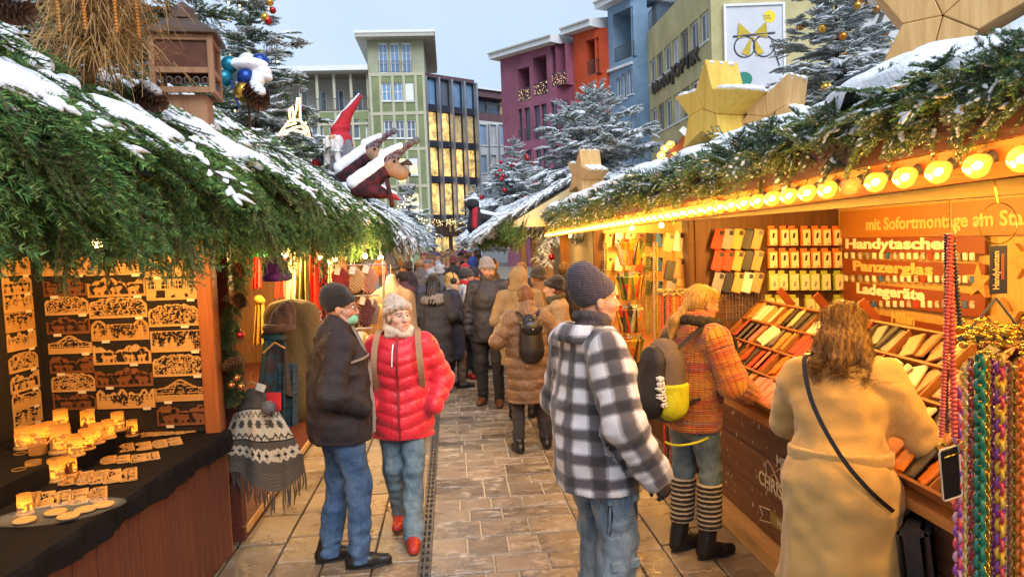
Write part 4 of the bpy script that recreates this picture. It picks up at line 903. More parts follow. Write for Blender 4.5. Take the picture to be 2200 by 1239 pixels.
# fretwork pieces
def fret_mask(nx, ny, style, seed):
    r = np.random.default_rng(seed); U, V = np.meshgrid((np.arange(nx) + .5) / nx, (np.arange(ny) + .5) / ny, indexing='ij'); asp = nx / ny
    def outl(u, v):
        if style in ('dome', 'rays', 'tangle'): return v < .62 + .38 * np.sqrt(np.clip(1 - (2 * u - 1) ** 2, 0, 1)) + .03 * np.sin(u * 37)
        if style == 'twin': return v < np.where((u < .28) | (u > .72), .55 + .45 * np.sqrt(np.clip(1 - ((np.where(u < .5, u, 1 - u) - .14) / .14) ** 2, 0, 1)), .82)
        if style == 'peaks': return v < .68 + .3 * np.abs(np.sin(u * 17 + seed)) * np.abs(np.cos(u * 7))
        if style in ('animals', 'deer'): return v < .72 + .14 * np.sin(u * 9 + seed) + .1 * np.abs(np.sin(u * 21 + seed))
        if style == 'pagoda': return v < .6 + .4 * np.exp(-((u - .5) / .22) ** 2)
        return v < .98
    O = outl(U, V); e = .035; inner = O & outl(np.clip(U + e, 0, 1), V + e * asp * .5) & outl(np.clip(U - e, 0, 1), V + e * asp * .5) & (U > e) & (U < 1 - e) & (V > .12)
    P = np.stack([U * asp * 3, V * 3, np.full_like(U, seed)], -1); n1 = fbm(P, 1.6, seed, 3); n2 = fbm(P, 3.1, seed + 4, 2); solid_ = np.zeros_like(U, bool)
    if style == 'tangle' or style == 'rays': solid_ |= np.abs(n2) < .2; solid_ |= np.abs(n1) < .08
    if style == 'rays': a = np.arctan2(V - .35, (U - .5) * asp); solid_ |= ((np.abs(np.sin(a * 9)) < .35) & (np.hypot((U - .5) * asp, V - .35) < .45)) | (np.hypot((U - .5) * asp, V - .35) < .1)
    if style in ('animals', 'deer'):
        k = 3 if style == 'animals' else 4
        for i in range(k):
            cu = .2 + .6 * i / (k - 1) + r.normal(0, .03); sz = r.uniform(.75, 1.1) * (1 if style == 'animals' else .65); cv = .36
            solid_ |= (((U - cu) * asp / (.32 * sz)) ** 2 + ((V - cv) / (.15 * sz)) ** 2) < 1; hd = cu + .1 * sz * r.choice((-1, 1)); solid_ |= (((U - hd) * asp / (.13 * sz)) ** 2 + ((V - cv - .09 * sz) / (.11 * sz)) ** 2) < 1
            for l in (-.07, -.04, .04, .07): solid_ |= (np.abs((U - cu - l * sz) * asp) < .045 * sz) & (V < cv)
        solid_ |= (V > .58) & (n1 > -.15); solid_ |= np.abs(np.sin(U * 19 + seed + V * 3)) < .1
    if style == 'peaks' or style == 'twin' or style == 'flat':
        for i in range(9):
            cu = r.uniform(.05, .95); hh = r.uniform(.4, .85); solid_ |= (np.abs((U - cu) * asp) < (hh - V) * .3 * (1 + .4 * np.sin(V * 40))) & (V < hh)
        solid_ |= np.abs(n2) < .1; solid_ |= (V < .3) & (n1 > -.05)
    if style == 'windows':
        w_ = (U * 4) % 1; win = ((np.abs(w_ - .5) < .28) & (V > .5) & (V < .9 - .15 * ((w_ - .5) / .28) ** 2)); bars = (np.abs((w_ * 6) % 1 - .5) > .36) | (np.abs((V * 16) % 1 - .5) > .36); solid_ |= (V > .45) & (~win | bars); solid_ |= (n1 > -.12) & (V < .5)
    if style == 'pagoda': solid_ |= np.abs(n2) < .12; solid_ |= np.abs((V * 5) % 1 - .5) > .38; solid_ &= ~((np.hypot((U - .5) * asp, V - .45) > .2) & (np.hypot((U - .5) * asp, V - .45) < .3)); solid_ |= (V < .3)
    return O & (~inner | solid_)
def mask_mesh(name, M, w_, h_, t, m):
    nx, ny = M.shape; dx, dz = w_ / nx, h_ / ny; V = []; F = []
    Mp = np.pad(M, 1); vi = {}
    def vid(i, j, k):
        q = (i, j, k)
        if q not in vi: vi[q] = len(V); V.append((i * dx - w_ / 2, -t * k, j * dz))
        return vi[q]
    # run-length front faces
    for j in range(ny):
        i = 0
        while i < nx:
            if M[i, j]:
                i0 = i
                while i < nx and M[i, j]: i += 1
                F.append([vid(i0, j, 1), vid(i, j, 1), vid(i, j + 1, 1), vid(i0, j + 1, 1)])
                F.append([vid(i0, j, 0), vid(i0, j, 1), vid(i0, j + 1, 1), vid(i0, j + 1, 0)]); F.append([vid(i, j, 1), vid(i, j, 0), vid(i, j + 1, 0), vid(i, j + 1, 1)])
            else: i += 1
    for i in range(nx):
        for j in range(ny + 1):
            a, b_ = Mp[i + 1, j], Mp[i + 1, j + 1]
            if a != b_: q = [vid(i, j, 1), vid(i, j, 0), vid(i + 1, j, 0), vid(i + 1, j, 1)]; F.append(q if a else q[::-1])
    return to_mesh(name, V, F, m)
FRET = {}
def fret(style, seed, w_, h_, m, cell=.0052):
    k = (style, seed, round(w_, 2), m.name)
    if k not in FRET: FRET[k] = mask_mesh('fretwork_arch', fret_mask(max(12, int(w_ / cell)), max(8, int(h_ / cell)), style, seed), w_, h_, .006, m)
    return FRET[k]
tagm = MB(); tagm.box((0, 0, 0), (.05, .003, .018)); tagme = tagm.mesh('price_tag', M_TAG)
cols = {'beside the orange post': ((304, 417), (573, 623, 680, 735, 788, 842, 894), ['peaks', 'windows', 'tangle', 'flat', 'rays', 'pagoda', 'animals'], [0, 0, 0, 0, 0, 2, 1], .142),
        'in second column from orange post': ((170, 299), (572, 619, 665, 714, 766, 815, 862), ['twin', 'animals', 'tangle', 'twin', 'deer', 'animals', 'peaks'], [0, 2, 0, 2, 0, 1, 0], .132),
        'in third column from orange post': ((68, 165), (575, 620, 661, 703, 746, 789, 829, 869), ['peaks', 'animals', 'tangle', 'deer', 'pagoda', 'animals', 'rays', 'deer'], [0, 1, 0, 1, 0, 1, 0, 1], .118)}
WD = [PLY, PLYD, PLYM]; WN = ['pale', 'dark brown', 'honey coloured']; SN = {'peaks': 'fir tree', 'windows': 'arched window', 'tangle': 'tangled forest', 'flat': 'village', 'rays': 'sunburst', 'pagoda': 'temple', 'animals': 'elephant', 'twin': 'twin arch', 'deer': 'deer'}
for ci, (cn, ((xa, xb), ys, st, wd, hh)) in enumerate(cols.items()):
    for i, y in enumerate(ys):
        lean = (y - 573) * .088; p0 = XI1 @ at(xa + lean, y, Y=4.96); p1 = XI1 @ at(xb + lean, y, Y=4.94); w_ = (p1.x - p0.x); o = link_mesh('fretwork_arch', fret(st[i], 10 * ci + i, w_, hh, WD[wd[i]]))
        o.matrix_world = XF1 @ Matrix.Translation(((p0.x + p1.x) / 2, .006, p0.z - hh / 2)); o.rotation_mode = 'XYZ'
        tag(o, '%s %s fretwork, %s from top %s' % (WN[wd[i]], SN[st[i]], ORD[i], cn), 'fretwork', 'fretwork panels on the black boards')
        link_mesh('price_tag', tagme, o, (w_ * random.choice((-.25, .2, .36)), -.0095, -.004))
for i, y in enumerate((572, 612, 649, 690, 730, 775, 817, 855, 891)):
    stl = ['twin', 'deer', 'peaks', 'flat', 'peaks', 'tangle', 'deer', 'twin', 'flat'][i]; xm = 38 + (y - 572) * .085; c = XI1 @ at(xm, y, X=-2.66); hh = .115
    o = link_mesh('fretwork_arch', fret(stl, 50 + i, .27, hh, PLY if i != 3 else PLYM)); o.matrix_world = XF1 @ Matrix.Translation((-1.152, c.y - .02, c.z - hh / 2)) @ Matrix.Rotation(R(90), 4, 'Z'); o.rotation_mode = 'XYZ'
    tag(o, 'pale wooden fretwork panel on the rear board, %s from the top' % ORD[i], 'fretwork', 'fretwork panels on the black boards'); link_mesh('price_tag', tagme, o, (.08, -.0095, -.004))
# flat pieces laid out on the cloth
def on_cloth(zx, zy): q = at(zx / 2.95, 780 + zy / 2.95, Z=.845); return q
rows = [('front row', [(500, 715), (590, 712), (680, 706), (770, 700), (870, 690)], .25, .085), ('nearest row', [(250, 850), (345, 845), (450, 838), (560, 828), (680, 815)], .25, .085),
        ('middle row', [(735, 600), (825, 595), (930, 588), (1010, 575)], .17, .08), ('long row', [(850, 520), (960, 512), (1060, 498), (1150, 482)], .2, .085), ('rear row', [(960, 440), (1030, 436), (1100, 430), (1170, 425), (1240, 415)], .12, .07)]
for rn, pts, w_, h_ in rows:
    for i, (zx, zy) in enumerate(pts):
        p = on_cloth(zx, zy); me = fret(['tangle', 'peaks', 'flat', 'deer', 'twin'][(i + len(rn)) % 5], 80 + (i + len(rn)) % 5, w_, h_, PLY if i % 4 else PLYM)
        o = link_mesh('fretwork_card', me, None, (p.x, p.y, .838), (R(-90), 0, TH1 + R(118) + random.gauss(0, .03))); tag(o, 'flat fretwork strip on black cloth, %s from left in the %s' % (ORD[i], rn), 'fretwork', 'flat fretwork strips on the counter cloth')
# riser and lanterns
b = MB(); b.span((-1.12, -1.7, .833), (-.52, -.35, .93)); o = b.build('display_riser', M_CLOTH, s1, local=True)
M_PAPER = bpy.data.materials.new('lantern_paper'); M_PAPER.use_nodes = True; n_ = M_PAPER.node_tree.nodes; l_ = M_PAPER.node_tree.links; n_.clear()
o_ = n_.new('ShaderNodeOutputMaterial'); tr = n_.new('ShaderNodeBsdfTranslucent'); df = n_.new('ShaderNodeBsdfDiffuse'); ms = n_.new('ShaderNodeMixShader'); ms.inputs[0].default_value = .6
tr.inputs[0].default_value = (.9, .55, .16, 1); df.inputs[0].default_value = (.6, .36, .12, 1); l_.new(df.outputs[0], ms.inputs[1]); l_.new(tr.outputs[0], ms.inputs[2]); l_.new(ms.outputs[0], o_.inputs[0])
M_FLAME = mat('candle_flame', (1, .7, .2), .5, 0, emit=(1, .6, .15), estr=18)
def lantern_parts(m, seed, style):
    mk = fret_mask(54, 26, style, seed) | False; V = []; F = []; r = .041; hh = .075; nx, ny = mk.shape; b = MB()
    for i in range(nx):
        for j in range(ny):
            if mk[i, j]:
                a0, a1 = 2 * math.pi * i / nx, 2 * math.pi * (i + 1) / nx; z0, z1 = .012 + hh * j / ny, .012 + hh * (j + 1) / ny; b.add([(r * math.cos(a), r * math.sin(a), z) for a, z in ((a0, z0), (a1, z0), (a1, z1), (a0, z1))], [[0, 1, 2, 3]])
    c = MB(); c.lathe([(.048, 0), (.048, .008), (.044, .012)], n=24); g = MB(); n = 28
    for i in range(n):
        a0, a1 = 2 * math.pi * i / n, 2 * math.pi * (i + 1) / n
        g.add([(.038 * math.cos(a0), .038 * math.sin(a0), .012), (.038 * math.cos(a1), .038 * math.sin(a1), .012), (.038 * math.cos(a1), .038 * math.sin(a1), .118), (.038 * math.cos(a0), .038 * math.sin(a0), .118)], [[0, 1, 2, 3]])
    fl = MB(); fl.ball((0, 0, .045), .008, 8, 6, (1, 1, 2)); return b.mesh('fretwork_ring', m), c.mesh('base', PLY), g.mesh('paper_shade', M_PAPER, True), fl.mesh('flame', M_FLAME)
LP = [lantern_parts(PLYM, 3, 'animals'), lantern_parts(PLYD, 4, 'peaks'), lantern_parts(PLYM, 5, 'tangle')]
lan = [(390, 430, 1.25, 1, 'tall pale', 'at the back'), (560, 430, 1.2, 1, 'wide', 'at the back beside the boards'), (690, 480, 1.05, 1, 'dark scened', 'near the end of the riser'), (750, 432, 1.1, 1, 'bright', 'behind the dark one on the riser'), (840, 465, 1.0, 0, 'tall slim', 'at the right end of the group'),
       (150, 545, 1.2, 1, 'pale tree scened', 'leftmost at the back'), (245, 525, 1.15, 1, 'pale', 'second at the back left'), (310, 500, 1.1, 1, 'plain', 'third at the back left'), (390, 570, 1.5, 1, 'largest dark scened', 'in the middle'), (482, 590, 1.1, 1, 'amber', 'right of the largest one'),
       (550, 550, 1.1, 1, 'glowing', 'second right of the largest one'), (612, 512, 1.1, 1, 'forest scened', 'third right of the largest one'), (250, 690, 1.35, 0, 'broad amber', 'behind the front pair'), (140, 690, 1.0, 0, 'small house scened', 'at the left behind the front'), (222, 765, 1.15, 0, 'front amber', 'front left of the pair'), (358, 750, 1.15, 0, 'front giraffe scened', 'front right of the pair'), (445, 710, 1.05, 0, 'mahogany', 'right of the front pair'), (130, 800, 1.0, 0, 'small', 'foremost by the post'), (160, 960, .9, 0, 'tiny', 'beside the glass tray')]
for i, (zx, zy, sc, ri, ad, where) in enumerate(lan):
    z = .93 if ri else .834; p = at(zx / 2.95, 780 + (zy - 8) / 2.95, Z=z); t = thing('candle_lantern', '%s glowing paper candle lantern %s' % (ad, where), 'lantern', (p.x, p.y, z), random.uniform(0, 6), 'candle lanterns on the counter'); t.scale = (sc * .86,) * 3
    for nm, me in zip(('fretwork_ring', 'base', 'paper_shade', 'flame'), LP[i % 3]): link_mesh(nm, me, t)
    ld = bpy.data.lights.new('candle_light', 'POINT'); ld.energy = .045; ld.color = (1, .5, .1); ld.shadow_soft_size = .012; lo = bpy.data.objects.new('candle_light', ld); COL.objects.link(lo); lo.parent = t; lo.location = (0, 0, .06)
M_CLEAR = mat('clear_glass', (.9, .95, .9), .06, 0, alpha=.07, spec=.9)
p = at(380 / 2.95, 780 + 965 / 2.95, Z=.84); tr_ = thing('glass_tray', 'oval clear glass tray of wooden discs near the post', 'tray', (p.x, p.y, .838), TH1 + R(25)); b = MB(); b.lathe([(.05, 0), (.2, .002), (.26, .02), (.27, .022), (.2, .006), (.03, .004)], n=32, M=Matrix.Diagonal((1, .55, 1))); b.build('glass', M_CLEAR, tr_, True, local=True)
for i, (dx, dy) in enumerate(((-.13, -.02), (-.02, .03), (.1, .0), (.04, -.06), (.17, .03))):
    q = Matrix.Rotation(TH1 + R(25), 3, 'Z') @ Vector((dx, dy, 0)); b = MB(); b.lathe([(.045, 0), (.047, .003), (.045, .008), (.01, .009)], (p.x + q.x, p.y + q.y, .848), 20); b.build('wooden_disc', PLY, None, label='round pale wooden disc lying in the oval glass tray', cat='ornament', group='wooden discs in the glass tray')
# fir boughs and snow on the first roof
rg = random.Random(21); xs1 = lambda y: (y - 4.95) * .093 if y < 4.95 else 0
g1 = thing('fir_bough_cover', 'thick cover of green fir boughs draped over the nearest left stall roof', 'fir boughs', (-1.5, 3.6, 2.4)); B = Boughs()
roof_boughs(B, ((-2.0, 3.0), (-1.1, 2.36)), 1.7, 5.25, 120, rg, None, 4, .8, (.8, 1.2), .03, xs1)
fringe(B, -1.15, 2.34, 1.7, 5.3, 95, rg, 4, 1, (.7, 1.0), .12, .85, xs1); fringe(B, -1.1, 2.2, 1.7, 5.3, 75, rg, 4, 1, (.5, .75), .1, 1.0, xs1)
B.parts('fir_bough', GREEN, g1)
B = Boughs(); roof_boughs(B, ((-2.0, 3.0), (-1.1, 2.36)), 1.7, 5.25, 190, rg, None, 4, .9, (.5, .9), .01, xs1); fringe(B, -1.2, 2.3, 1.7, 5.3, 170, rg, 4, 1, (.45, .8), .12, .9, xs1); o = B.scatter('fir_filling', PR_G, g1); o['kind'] = 'stuff'
B = Boughs(); roof_boughs(B, ((-2.0, 3.02), (-1.1, 2.38)), 1.7, 5.25, 34, rg, None, 2, .5, (.8, 1.15), .05, xs1); o = B.scatter('dusted_boughs', PR_D, g1); o['kind'] = 'stuff'
snow_sheet('roof_snow', ((-2.12, 3.06), (-1.18, 2.42)), 1.6, 5.3, -.1, .06, 4, None, .016, .08, 2.3, xs1, .03, topw=.85, label='snow lying in drifts on the nearest left stall roof', cat='snow', kind='stuff')
# second left stall: knitwear
s2 = thing('market_stall', 'knitwear stall with hanging scarves and mittens, second on the left', 'market stall', (-1.5, 5.2, 0)); W_BRN = wood('brown_stall_wood', (.12, .055, .02), (.2, .10, .04))
b = MB(); b.box((-1.56, 5.3, 1.2), (.1, .1, 2.4), bev=.006); b.build('post', W_RED, s2); b = MB(); b.box((-1.3, 9.2, 1.2), (.12, .12, 2.4), bev=.006); b.build('post', W_BRN, s2)
for k in range(48): b = MB(); b.box((-2.6, 5.25 + k * .16, 1.25), (.02, .15, 2.5)); b.build('wall_plank', W_BRN, s2)
b = MB(); b.span((-2.6, 5.25, .6), (-1.75, 9.2, .66)); b.span((-1.78, 5.3, 0), (-1.75, 9.2, .6)); b.build('counter', W_RED, s2)
b = MB(); b.span((-2.6, 5.22, 0), (-1.75, 5.25, 2.3)); b.build('partition', mat('dark_partition', (.02, .015, .012), .8), s2)
b = MB(); b.span((-2.6, 9.3, 0), (-1.35, 9.34, 2.4)); b.build('end_partition', W_BRN, s2)
b = MB(); b.box((-1.62, 7.2, .05), (.26, 4.0, .1)); b.build('plinth', W_RED, s2); b = MB(); b.box((-1.483, 7.2, .075), (.012, 3.9, .05)); b.build('plinth_strip', PLY, s2)
b = MB(); b.add([(-1.95, 5.2, 3.02), (-1.05, 5.2, 2.3), (-1.05, 12.4, 2.3), (-1.95, 12.4, 3.02), (-2.8, 5.2, 2.4), (-2.8, 12.4, 2.4)], [[0, 1, 2, 3], [4, 0, 3, 5]]); b.build('roof', W_ROOF, s2)
b = MB(); b.box((-1.12, 8.8, 2.2), (.08, 7.2, .12)); b.build('eave_beam', W_RED, s2)
for i, (px, py) in enumerate(((710, 552), (742, 555), (805, 549), (838, 553), (640, 545))): q = at(px, py, Y=7.2 + i * .35 if i < 4 else 6.2); lamp((q.x - .1, q.y, q.z), 30 if i != 1 else 14, 'small glowing bulb above the knitwear, %s from the left' % ORD[[1, 2, 3, 4, 0][i]], 'bulbs over the knitwear', drop=.2)
lamp((-2.0, 6.0, 2.0), 22, 'bulb deep inside the knitwear stall by its rear wall', 'bulbs over the knitwear', drop=.3); lamp((-1.9, 8.2, 2.0), 22, 'bulb at the far end inside the knitwear stall', 'bulbs over the knitwear', drop=.3)
g2 = thing('fir_bough_cover', 'fir bough cover of the knitwear stall roof, second on the left', 'fir boughs', (-1.4, 8.5, 2.4)); B = Boughs()
roof_boughs(B, ((-1.95, 3.06), (-1.05, 2.36)), 5.2, 12.4, 330, rg, None, 4, .8, (.8, 1.2), .03); fringe(B, -1.1, 2.33, 5.2, 12.4, 330, rg, 4, 1, (.7, 1.0)); fringe(B, -1.05, 2.2, 5.2, 12.4, 260, rg, 4, 1, (.5, .75), .1, 1.0)
o = B.scatter('fir_boughs', PR_G, g2); o['kind'] = 'stuff'
B = Boughs(); roof_boughs(B, ((-1.95, 3.08), (-1.05, 2.38)), 5.2, 12.4, 130, rg, None, 2, .6, (.8, 1.15), .05); o = B.scatter('dusted_boughs', PR_D, g2); o['kind'] = 'stuff'
snow_sheet('roof_snow', ((-2.05, 3.13), (-1.1, 2.40)), 5.3, 12.4, -.05, .065, 14, None, .03, .06, 2.6, topw=.7, label='patchy snow on the knitwear stall roof', cat='snow', kind='stuff')
# far left stalls
s3 = thing('market_stall', 'far wooden stall with lit shelves at the end of the left row', 'market stall', (-1.2, 13, 0))
for y in (12.8, 15, 17.5, 20.5): b = MB(); b.box((-1.15, y, 1.15), (.12, .12, 2.3)); b.build('post', wood('honey_post', (.28, .14, .05), (.4, .22, .09)), s3)
b = MB(); b.span((-2.4, 12.8, 0), (-1.2, 20.5, .85)); b.build('counter', W_BRN, s3); b = MB(); b.span((-2.45, 12.8, 0), (-2.4, 20.5, 2.6)); b.build('back_wall', PLYM, s3)
b = MB()
for z in (1.2, 1.5, 1.8): b.span((-2.4, 12.9, z), (-2.1, 20.4, z + .02))
b.build('shelf', PLYM, s3)
b = MB(); b.add([(-1.9, 12.5, 3.0), (-.95, 12.5, 2.3), (-.95, 26, 2.3), (-1.9, 26, 3.0), (-2.8, 12.5, 2.4), (-2.8, 26, 2.4)], [[0, 1, 2, 3], [4, 0, 3, 5]]); b.build('roof', W_ROOF, s3)
for k, y in enumerate((13.6, 16, 19)): lamp((-1.7, y, 2.0), 26, 'warm bulb in the far left stall, %s from the front' % ORD[k], 'bulbs in the far left stall')
g3 = thing('fir_bough_cover', 'snowy fir bough cover on the far left stall roofs', 'fir boughs', (-1.4, 18, 2.4)); B = Boughs()
roof_boughs(B, ((-1.85, 3.06), (-.9, 2.36)), 12.4, 26, 300, rg, None, 3, .8, (.9, 1.4)); fringe(B, -.95, 2.33, 12.4, 26, 350, rg, 3, 1, (.8, 1.1))
o = B.scatter('fir_boughs', PR_S, g3); o['kind'] = 'stuff'
# fir garland strand hanging at the stall corner
g4 = thing('fir_garland', 'fir garland strand with cones and baubles hanging beside the carved panels', 'garland', (-1.45, 5.12, 0)); B = Boughs(); gp = [at(500 + 8 * math.sin(k), 545 + 34 * k, Y=5.12) for k in range(10)]
for k in range(150):
    t = rg.uniform(0, 9); i = min(8, int(t)); p = gp[i].lerp(gp[i + 1], t - i); a = rg.uniform(0, 6.28); B.add(p, (math.cos(a) * .7, math.sin(a) * .7, -.75), (0, 0, 1), rg.uniform(0, 6), rg.uniform(.26, .4), 0)
o = B.scatter('garland_boughs', PR_P, g4); o['kind'] = 'stuff'; b = MB(); b.tube(gp, .012, 5); b.build('cord', M_BARK, g4)
for (px, py, d, n) in ((515, 572, (.3, -.3, -.9), 'topmost'), (512, 645, (-.2, -.4, .3), 'second'), (503, 780, (-.7, -.3, -.2), 'third')): q = at(px, py, Y=4.97); pine_cone(q - Vector(d).normalized() * .06, .125, d, 'brown pine cone on the hanging garland strand, %s from above' % n)
q = at(517, 719, Y=4.97); bauble(q, .026, 'red', 'small red bauble on the hanging garland strand', 'baubles on the garland strand')
for i, (px, py) in enumerate(((509, 812), (497, 827), (518, 830))): bauble(at(px, py, Y=4.95), .022, 'copper', ['upper', 'left', 'right'][i] + ' shiny gold bauble of the trio low on the garland strand', 'baubles on the garland strand')
for i, (px, py, L, d, Y) in enumerate(((320, 208, .19, (.75, -.3, -.5), 4.2), (518, 333, .15, (.6, -.4, -.6), 5.6), (647, 378, .17, (.6, -.4, -.6), 7.4), (28, 18, .16, (.8, -.3, -.3), 3.0))):
    q = at(px, py, Y=Y); pine_cone(q - Vector(d).normalized() * L * .5, L, d, 'large brown pine cone on the left roof, ' + ('nearest the lantern', 'below the bauble cluster', 'below the red hatted gnome', 'in the top left corner')[i], True)
# == right row of stalls
W_DK = wood('dark_brown_wood', (.07, .03, .012), (.13, .06, .025)); W_DKY = wood('dark_brown_fascia', (.035, .012, .009), (.065, .024, .015), 'y'); W_LT = wood('pale_pine_wood', (.40, .22, .08), (.55, .33, .13), 'y'); W_YEL = wood('honey_pine_wall', (.42, .24, .08), (.56, .34, .12))
r1 = thing('market_stall', 'phone accessory stall with row of globe bulbs, nearest on the right', 'market stall', (1.9, 3.5, 0))
b = MB(); b.span((1.9, .6, .1), (3.1, 5.72, .84)); b.build('counter_base', W_DK, r1)
M_PRINT = mat('printed_board', (.085, .032, .016), .45, 0, 2.2, .1, 20, col2=(.15, .06, .03), stretch=(1, .5, 9), thr=(.35, .65))
for k in range(3): b = MB(); b.box((1.892, 3.15, .235 + k * .245), (.014, 5.1, .238), bev=.002); b.build('front_board', M_PRINT, r1)
b = MB(); b.span((1.78, .6, .004), (1.9, 5.74, .10)); b.build('kick_board', W_LT, r1); b = MB(); b.span((1.80, .6, .845), (1.98, 5.74, .885)); b.build('counter_ledge', wood('orange_ledge', (.30, .13, .03), (.42, .2, .06), 'y'), r1)
M_WHT = mat('white_print', (.62, .55, .42), .6, .05)
X_ = 1.881; rd = (0, -1, 0); up = (0, 0, 1)
q = at(1630, 1035, X=X_); text('lettering', 'CHRISTMAS', .125, q, rd, up, M_WHT, r1, .001, .002); q = at(1668, 1012, X=X_); text('lettering', 'MERRY', .1, (X_, q.y, q.z + .035), rd, up, M_WHT, r1, .001, .002)
q = at(1655, 1112, X=X_); b = MB(); yq, zq = q.y, q.z
b.add([(X_, yq, zq - .03), (X_, yq - .95, zq - .03), (X_, yq - .95, zq + .05), (X_, yq, zq + .05)], [[0, 1, 2, 3]]); b.build('ribbon_print', mat('print_olive', (.28, .22, .06), .6, .1), r1)
b = MB(); b.tube([(X_ - .001, yq, zq - .03), (X_ - .001, yq + .16, zq - .07), (X_ - .001, yq + .11, zq - .02), (X_ - .001, yq + .16, zq + .02), (X_ - .001, yq, zq + .05)], .003, 4);
for s_, y0_ in ((1, .06), (-1, -.5)): b.tube([(X_ - .001, yq + .05 - .2 * t + .03 * math.sin(t * 6), zq + .30 + .05 * math.sin(t * 5.5) * s_) for t in [i / 12 for i in range(13)]], .0025, 4)
b.build('scroll_print', M_WHT, r1); text('lettering', 'HAPPY', .06, (X_ - .001, yq - .1, zq - .012), rd, up, M_WHT, r1, .001, .001)
rr = random.Random(9); b = MB()
for k in range(60):
    y = rr.uniform(4.3, 5.65); z = rr.uniform(.2, .8); s = rr.uniform(.003, .009); P = [(X_ - .0005, y + s * math.cos(a), z + 2.4 * s * math.sin(a)) for a in [i * 1.0472 for i in range(6)]]; b.add(P, [[5, 4, 3, 2, 1, 0]])
o = b.build('sparkle_print', M_WHT, r1); o['kind'] = 'stuff'
b = MB(); b.box((1.93, 5.84, 1.2), (.16, .16, 2.4), bev=.008); b.build('post', W_DK, r1)
b = MB(); b.span((1.9, 5.74, .86), (3.1, 5.79, 2.3)); b.build('end_wall', W_DK, r1)
b = MB(); b.span((3.06, .3, .4), (3.1, 5.79, 2.7)); b.build('back_wall', W_YEL, r1)
# roof, fascia, bulb board, beams
b = MB(); b.add([(1.46, -.3, 2.31), (1.46, 11.2, 2.25), (3.2, 11.2, 2.75), (3.2, -.3, 2.8), (1.46, -.3, 2.27), (1.46, 11.2, 2.21), (3.2, 11.2, 2.71), (3.2, -.3, 2.76)], [[0, 3, 2, 1], [4, 5, 6, 7], [0, 1, 5, 4]]); b.build('roof', W_ROOF, r1)
b = MB(); b.add([(1.44, -.3, 2.215), (1.44, 11.2, 2.135), (1.46, 11.2, 2.135), (1.46, -.3, 2.215), (1.44, -.3, 2.33), (1.44, 11.2, 2.26), (1.46, 11.2, 2.26), (1.46, -.3, 2.33)], [[0, 4, 5, 1], [3, 2, 6, 7], [0, 1, 2, 3], [4, 7, 6, 5]]); b.build('fascia', W_DKY, r1)
b = MB(); b.add([(1.46, -.3, 2.213), (1.5, -.3, 2.12), (1.5, 11.2, 2.04), (1.46, 11.2, 2.133)], [[0, 1, 2, 3]]); b.add([(1.5, -.3, 2.12), (1.54, -.3, 2.12), (1.54, 11.2, 2.04), (1.5, 11.2, 2.04)], [[0, 1, 2, 3]]); b.build('bulb_board', wood('orange_bulb_board', (.16, .05, .012), (.24, .085, .02), 'y'), r1)
b = MB(); b.box((1.62, 5.3, 2.105), (.07, 11.5, .045), (R(.38), 0, 0)); b.build('eave_rail', wood('olive_rail', (.18, .13, .03), (.26, .19, .06), 'y'), r1)
b = MB(); b.box((1.82, 2.9, 2.15), (.09, 5.6, .11), bev=.006); b.build('front_beam', W_DKY, r1); b = MB(); b.box((1.70, 3.35, 2.125), (.2, .09, .10), bev=.006); b.build('bracket', W_DK, r1)
# globe bulbs
M_GLOBE = bpy.data.materials.new('amber_globe'); M_GLOBE.use_nodes = True; n_ = M_GLOBE.node_tree.nodes; l_ = M_GLOBE.node_tree.links; n_.clear()
o_ = n_.new('ShaderNodeOutputMaterial'); tp = n_.new('ShaderNodeBsdfTransparent'); gl = n_.new('ShaderNodeBsdfGlossy'); em = n_.new('ShaderNodeEmission'); m1 = n_.new('ShaderNodeMixShader'); ad = n_.new('ShaderNodeAddShader'); fr = n_.new('ShaderNodeLayerWeight'); fr.inputs[0].default_value = .35
tp.inputs[0].default_value = (1, .78, .4, 1); gl.inputs['Roughness'].default_value = .08; em.inputs[0].default_value = (1, .42, .04, 1); em.inputs[1].default_value = .55; l_.new(fr.outputs['Facing'], m1.inputs[0]); l_.new(tp.outputs[0], m1.inputs[1]); l_.new(gl.outputs[0], m1.inputs[2])
l_.new(m1.outputs[0], ad.inputs[0]); l_.new(em.outputs[0], ad.inputs[1]); l_.new(ad.outputs[0], o_.inputs[0])
M_GLOBE0 = mat('amber_globe_unlit', (.9, .6, .25), .08, 0, alpha=.3, spec=.8); M_CORE = mat('bulb_filament_glow', (1, .7, .3), .5, 0, emit=(1, .52, .13), estr=38)
g_ = MB(); g_.ball((0, 0, -.055), .034, 16, 10); g_.lathe([(.022, -.028), (.014, -.012)], n=12); gme = g_.mesh('globe', M_GLOBE, True); gme0 = g_.mesh('globe', M_GLOBE0, True)
c_ = MB(); c_.ball((0, 0, -.052), .011, 8, 6, (1, 1, 1.4)); cme = c_.mesh('filament', M_CORE, True); k_ = MB(); k_.lathe([(.016, -.016), (.018, .0), (.018, .02)], n=10); kme = k_.mesh('socket', M_RAIL)
y = 1.62; k = 0
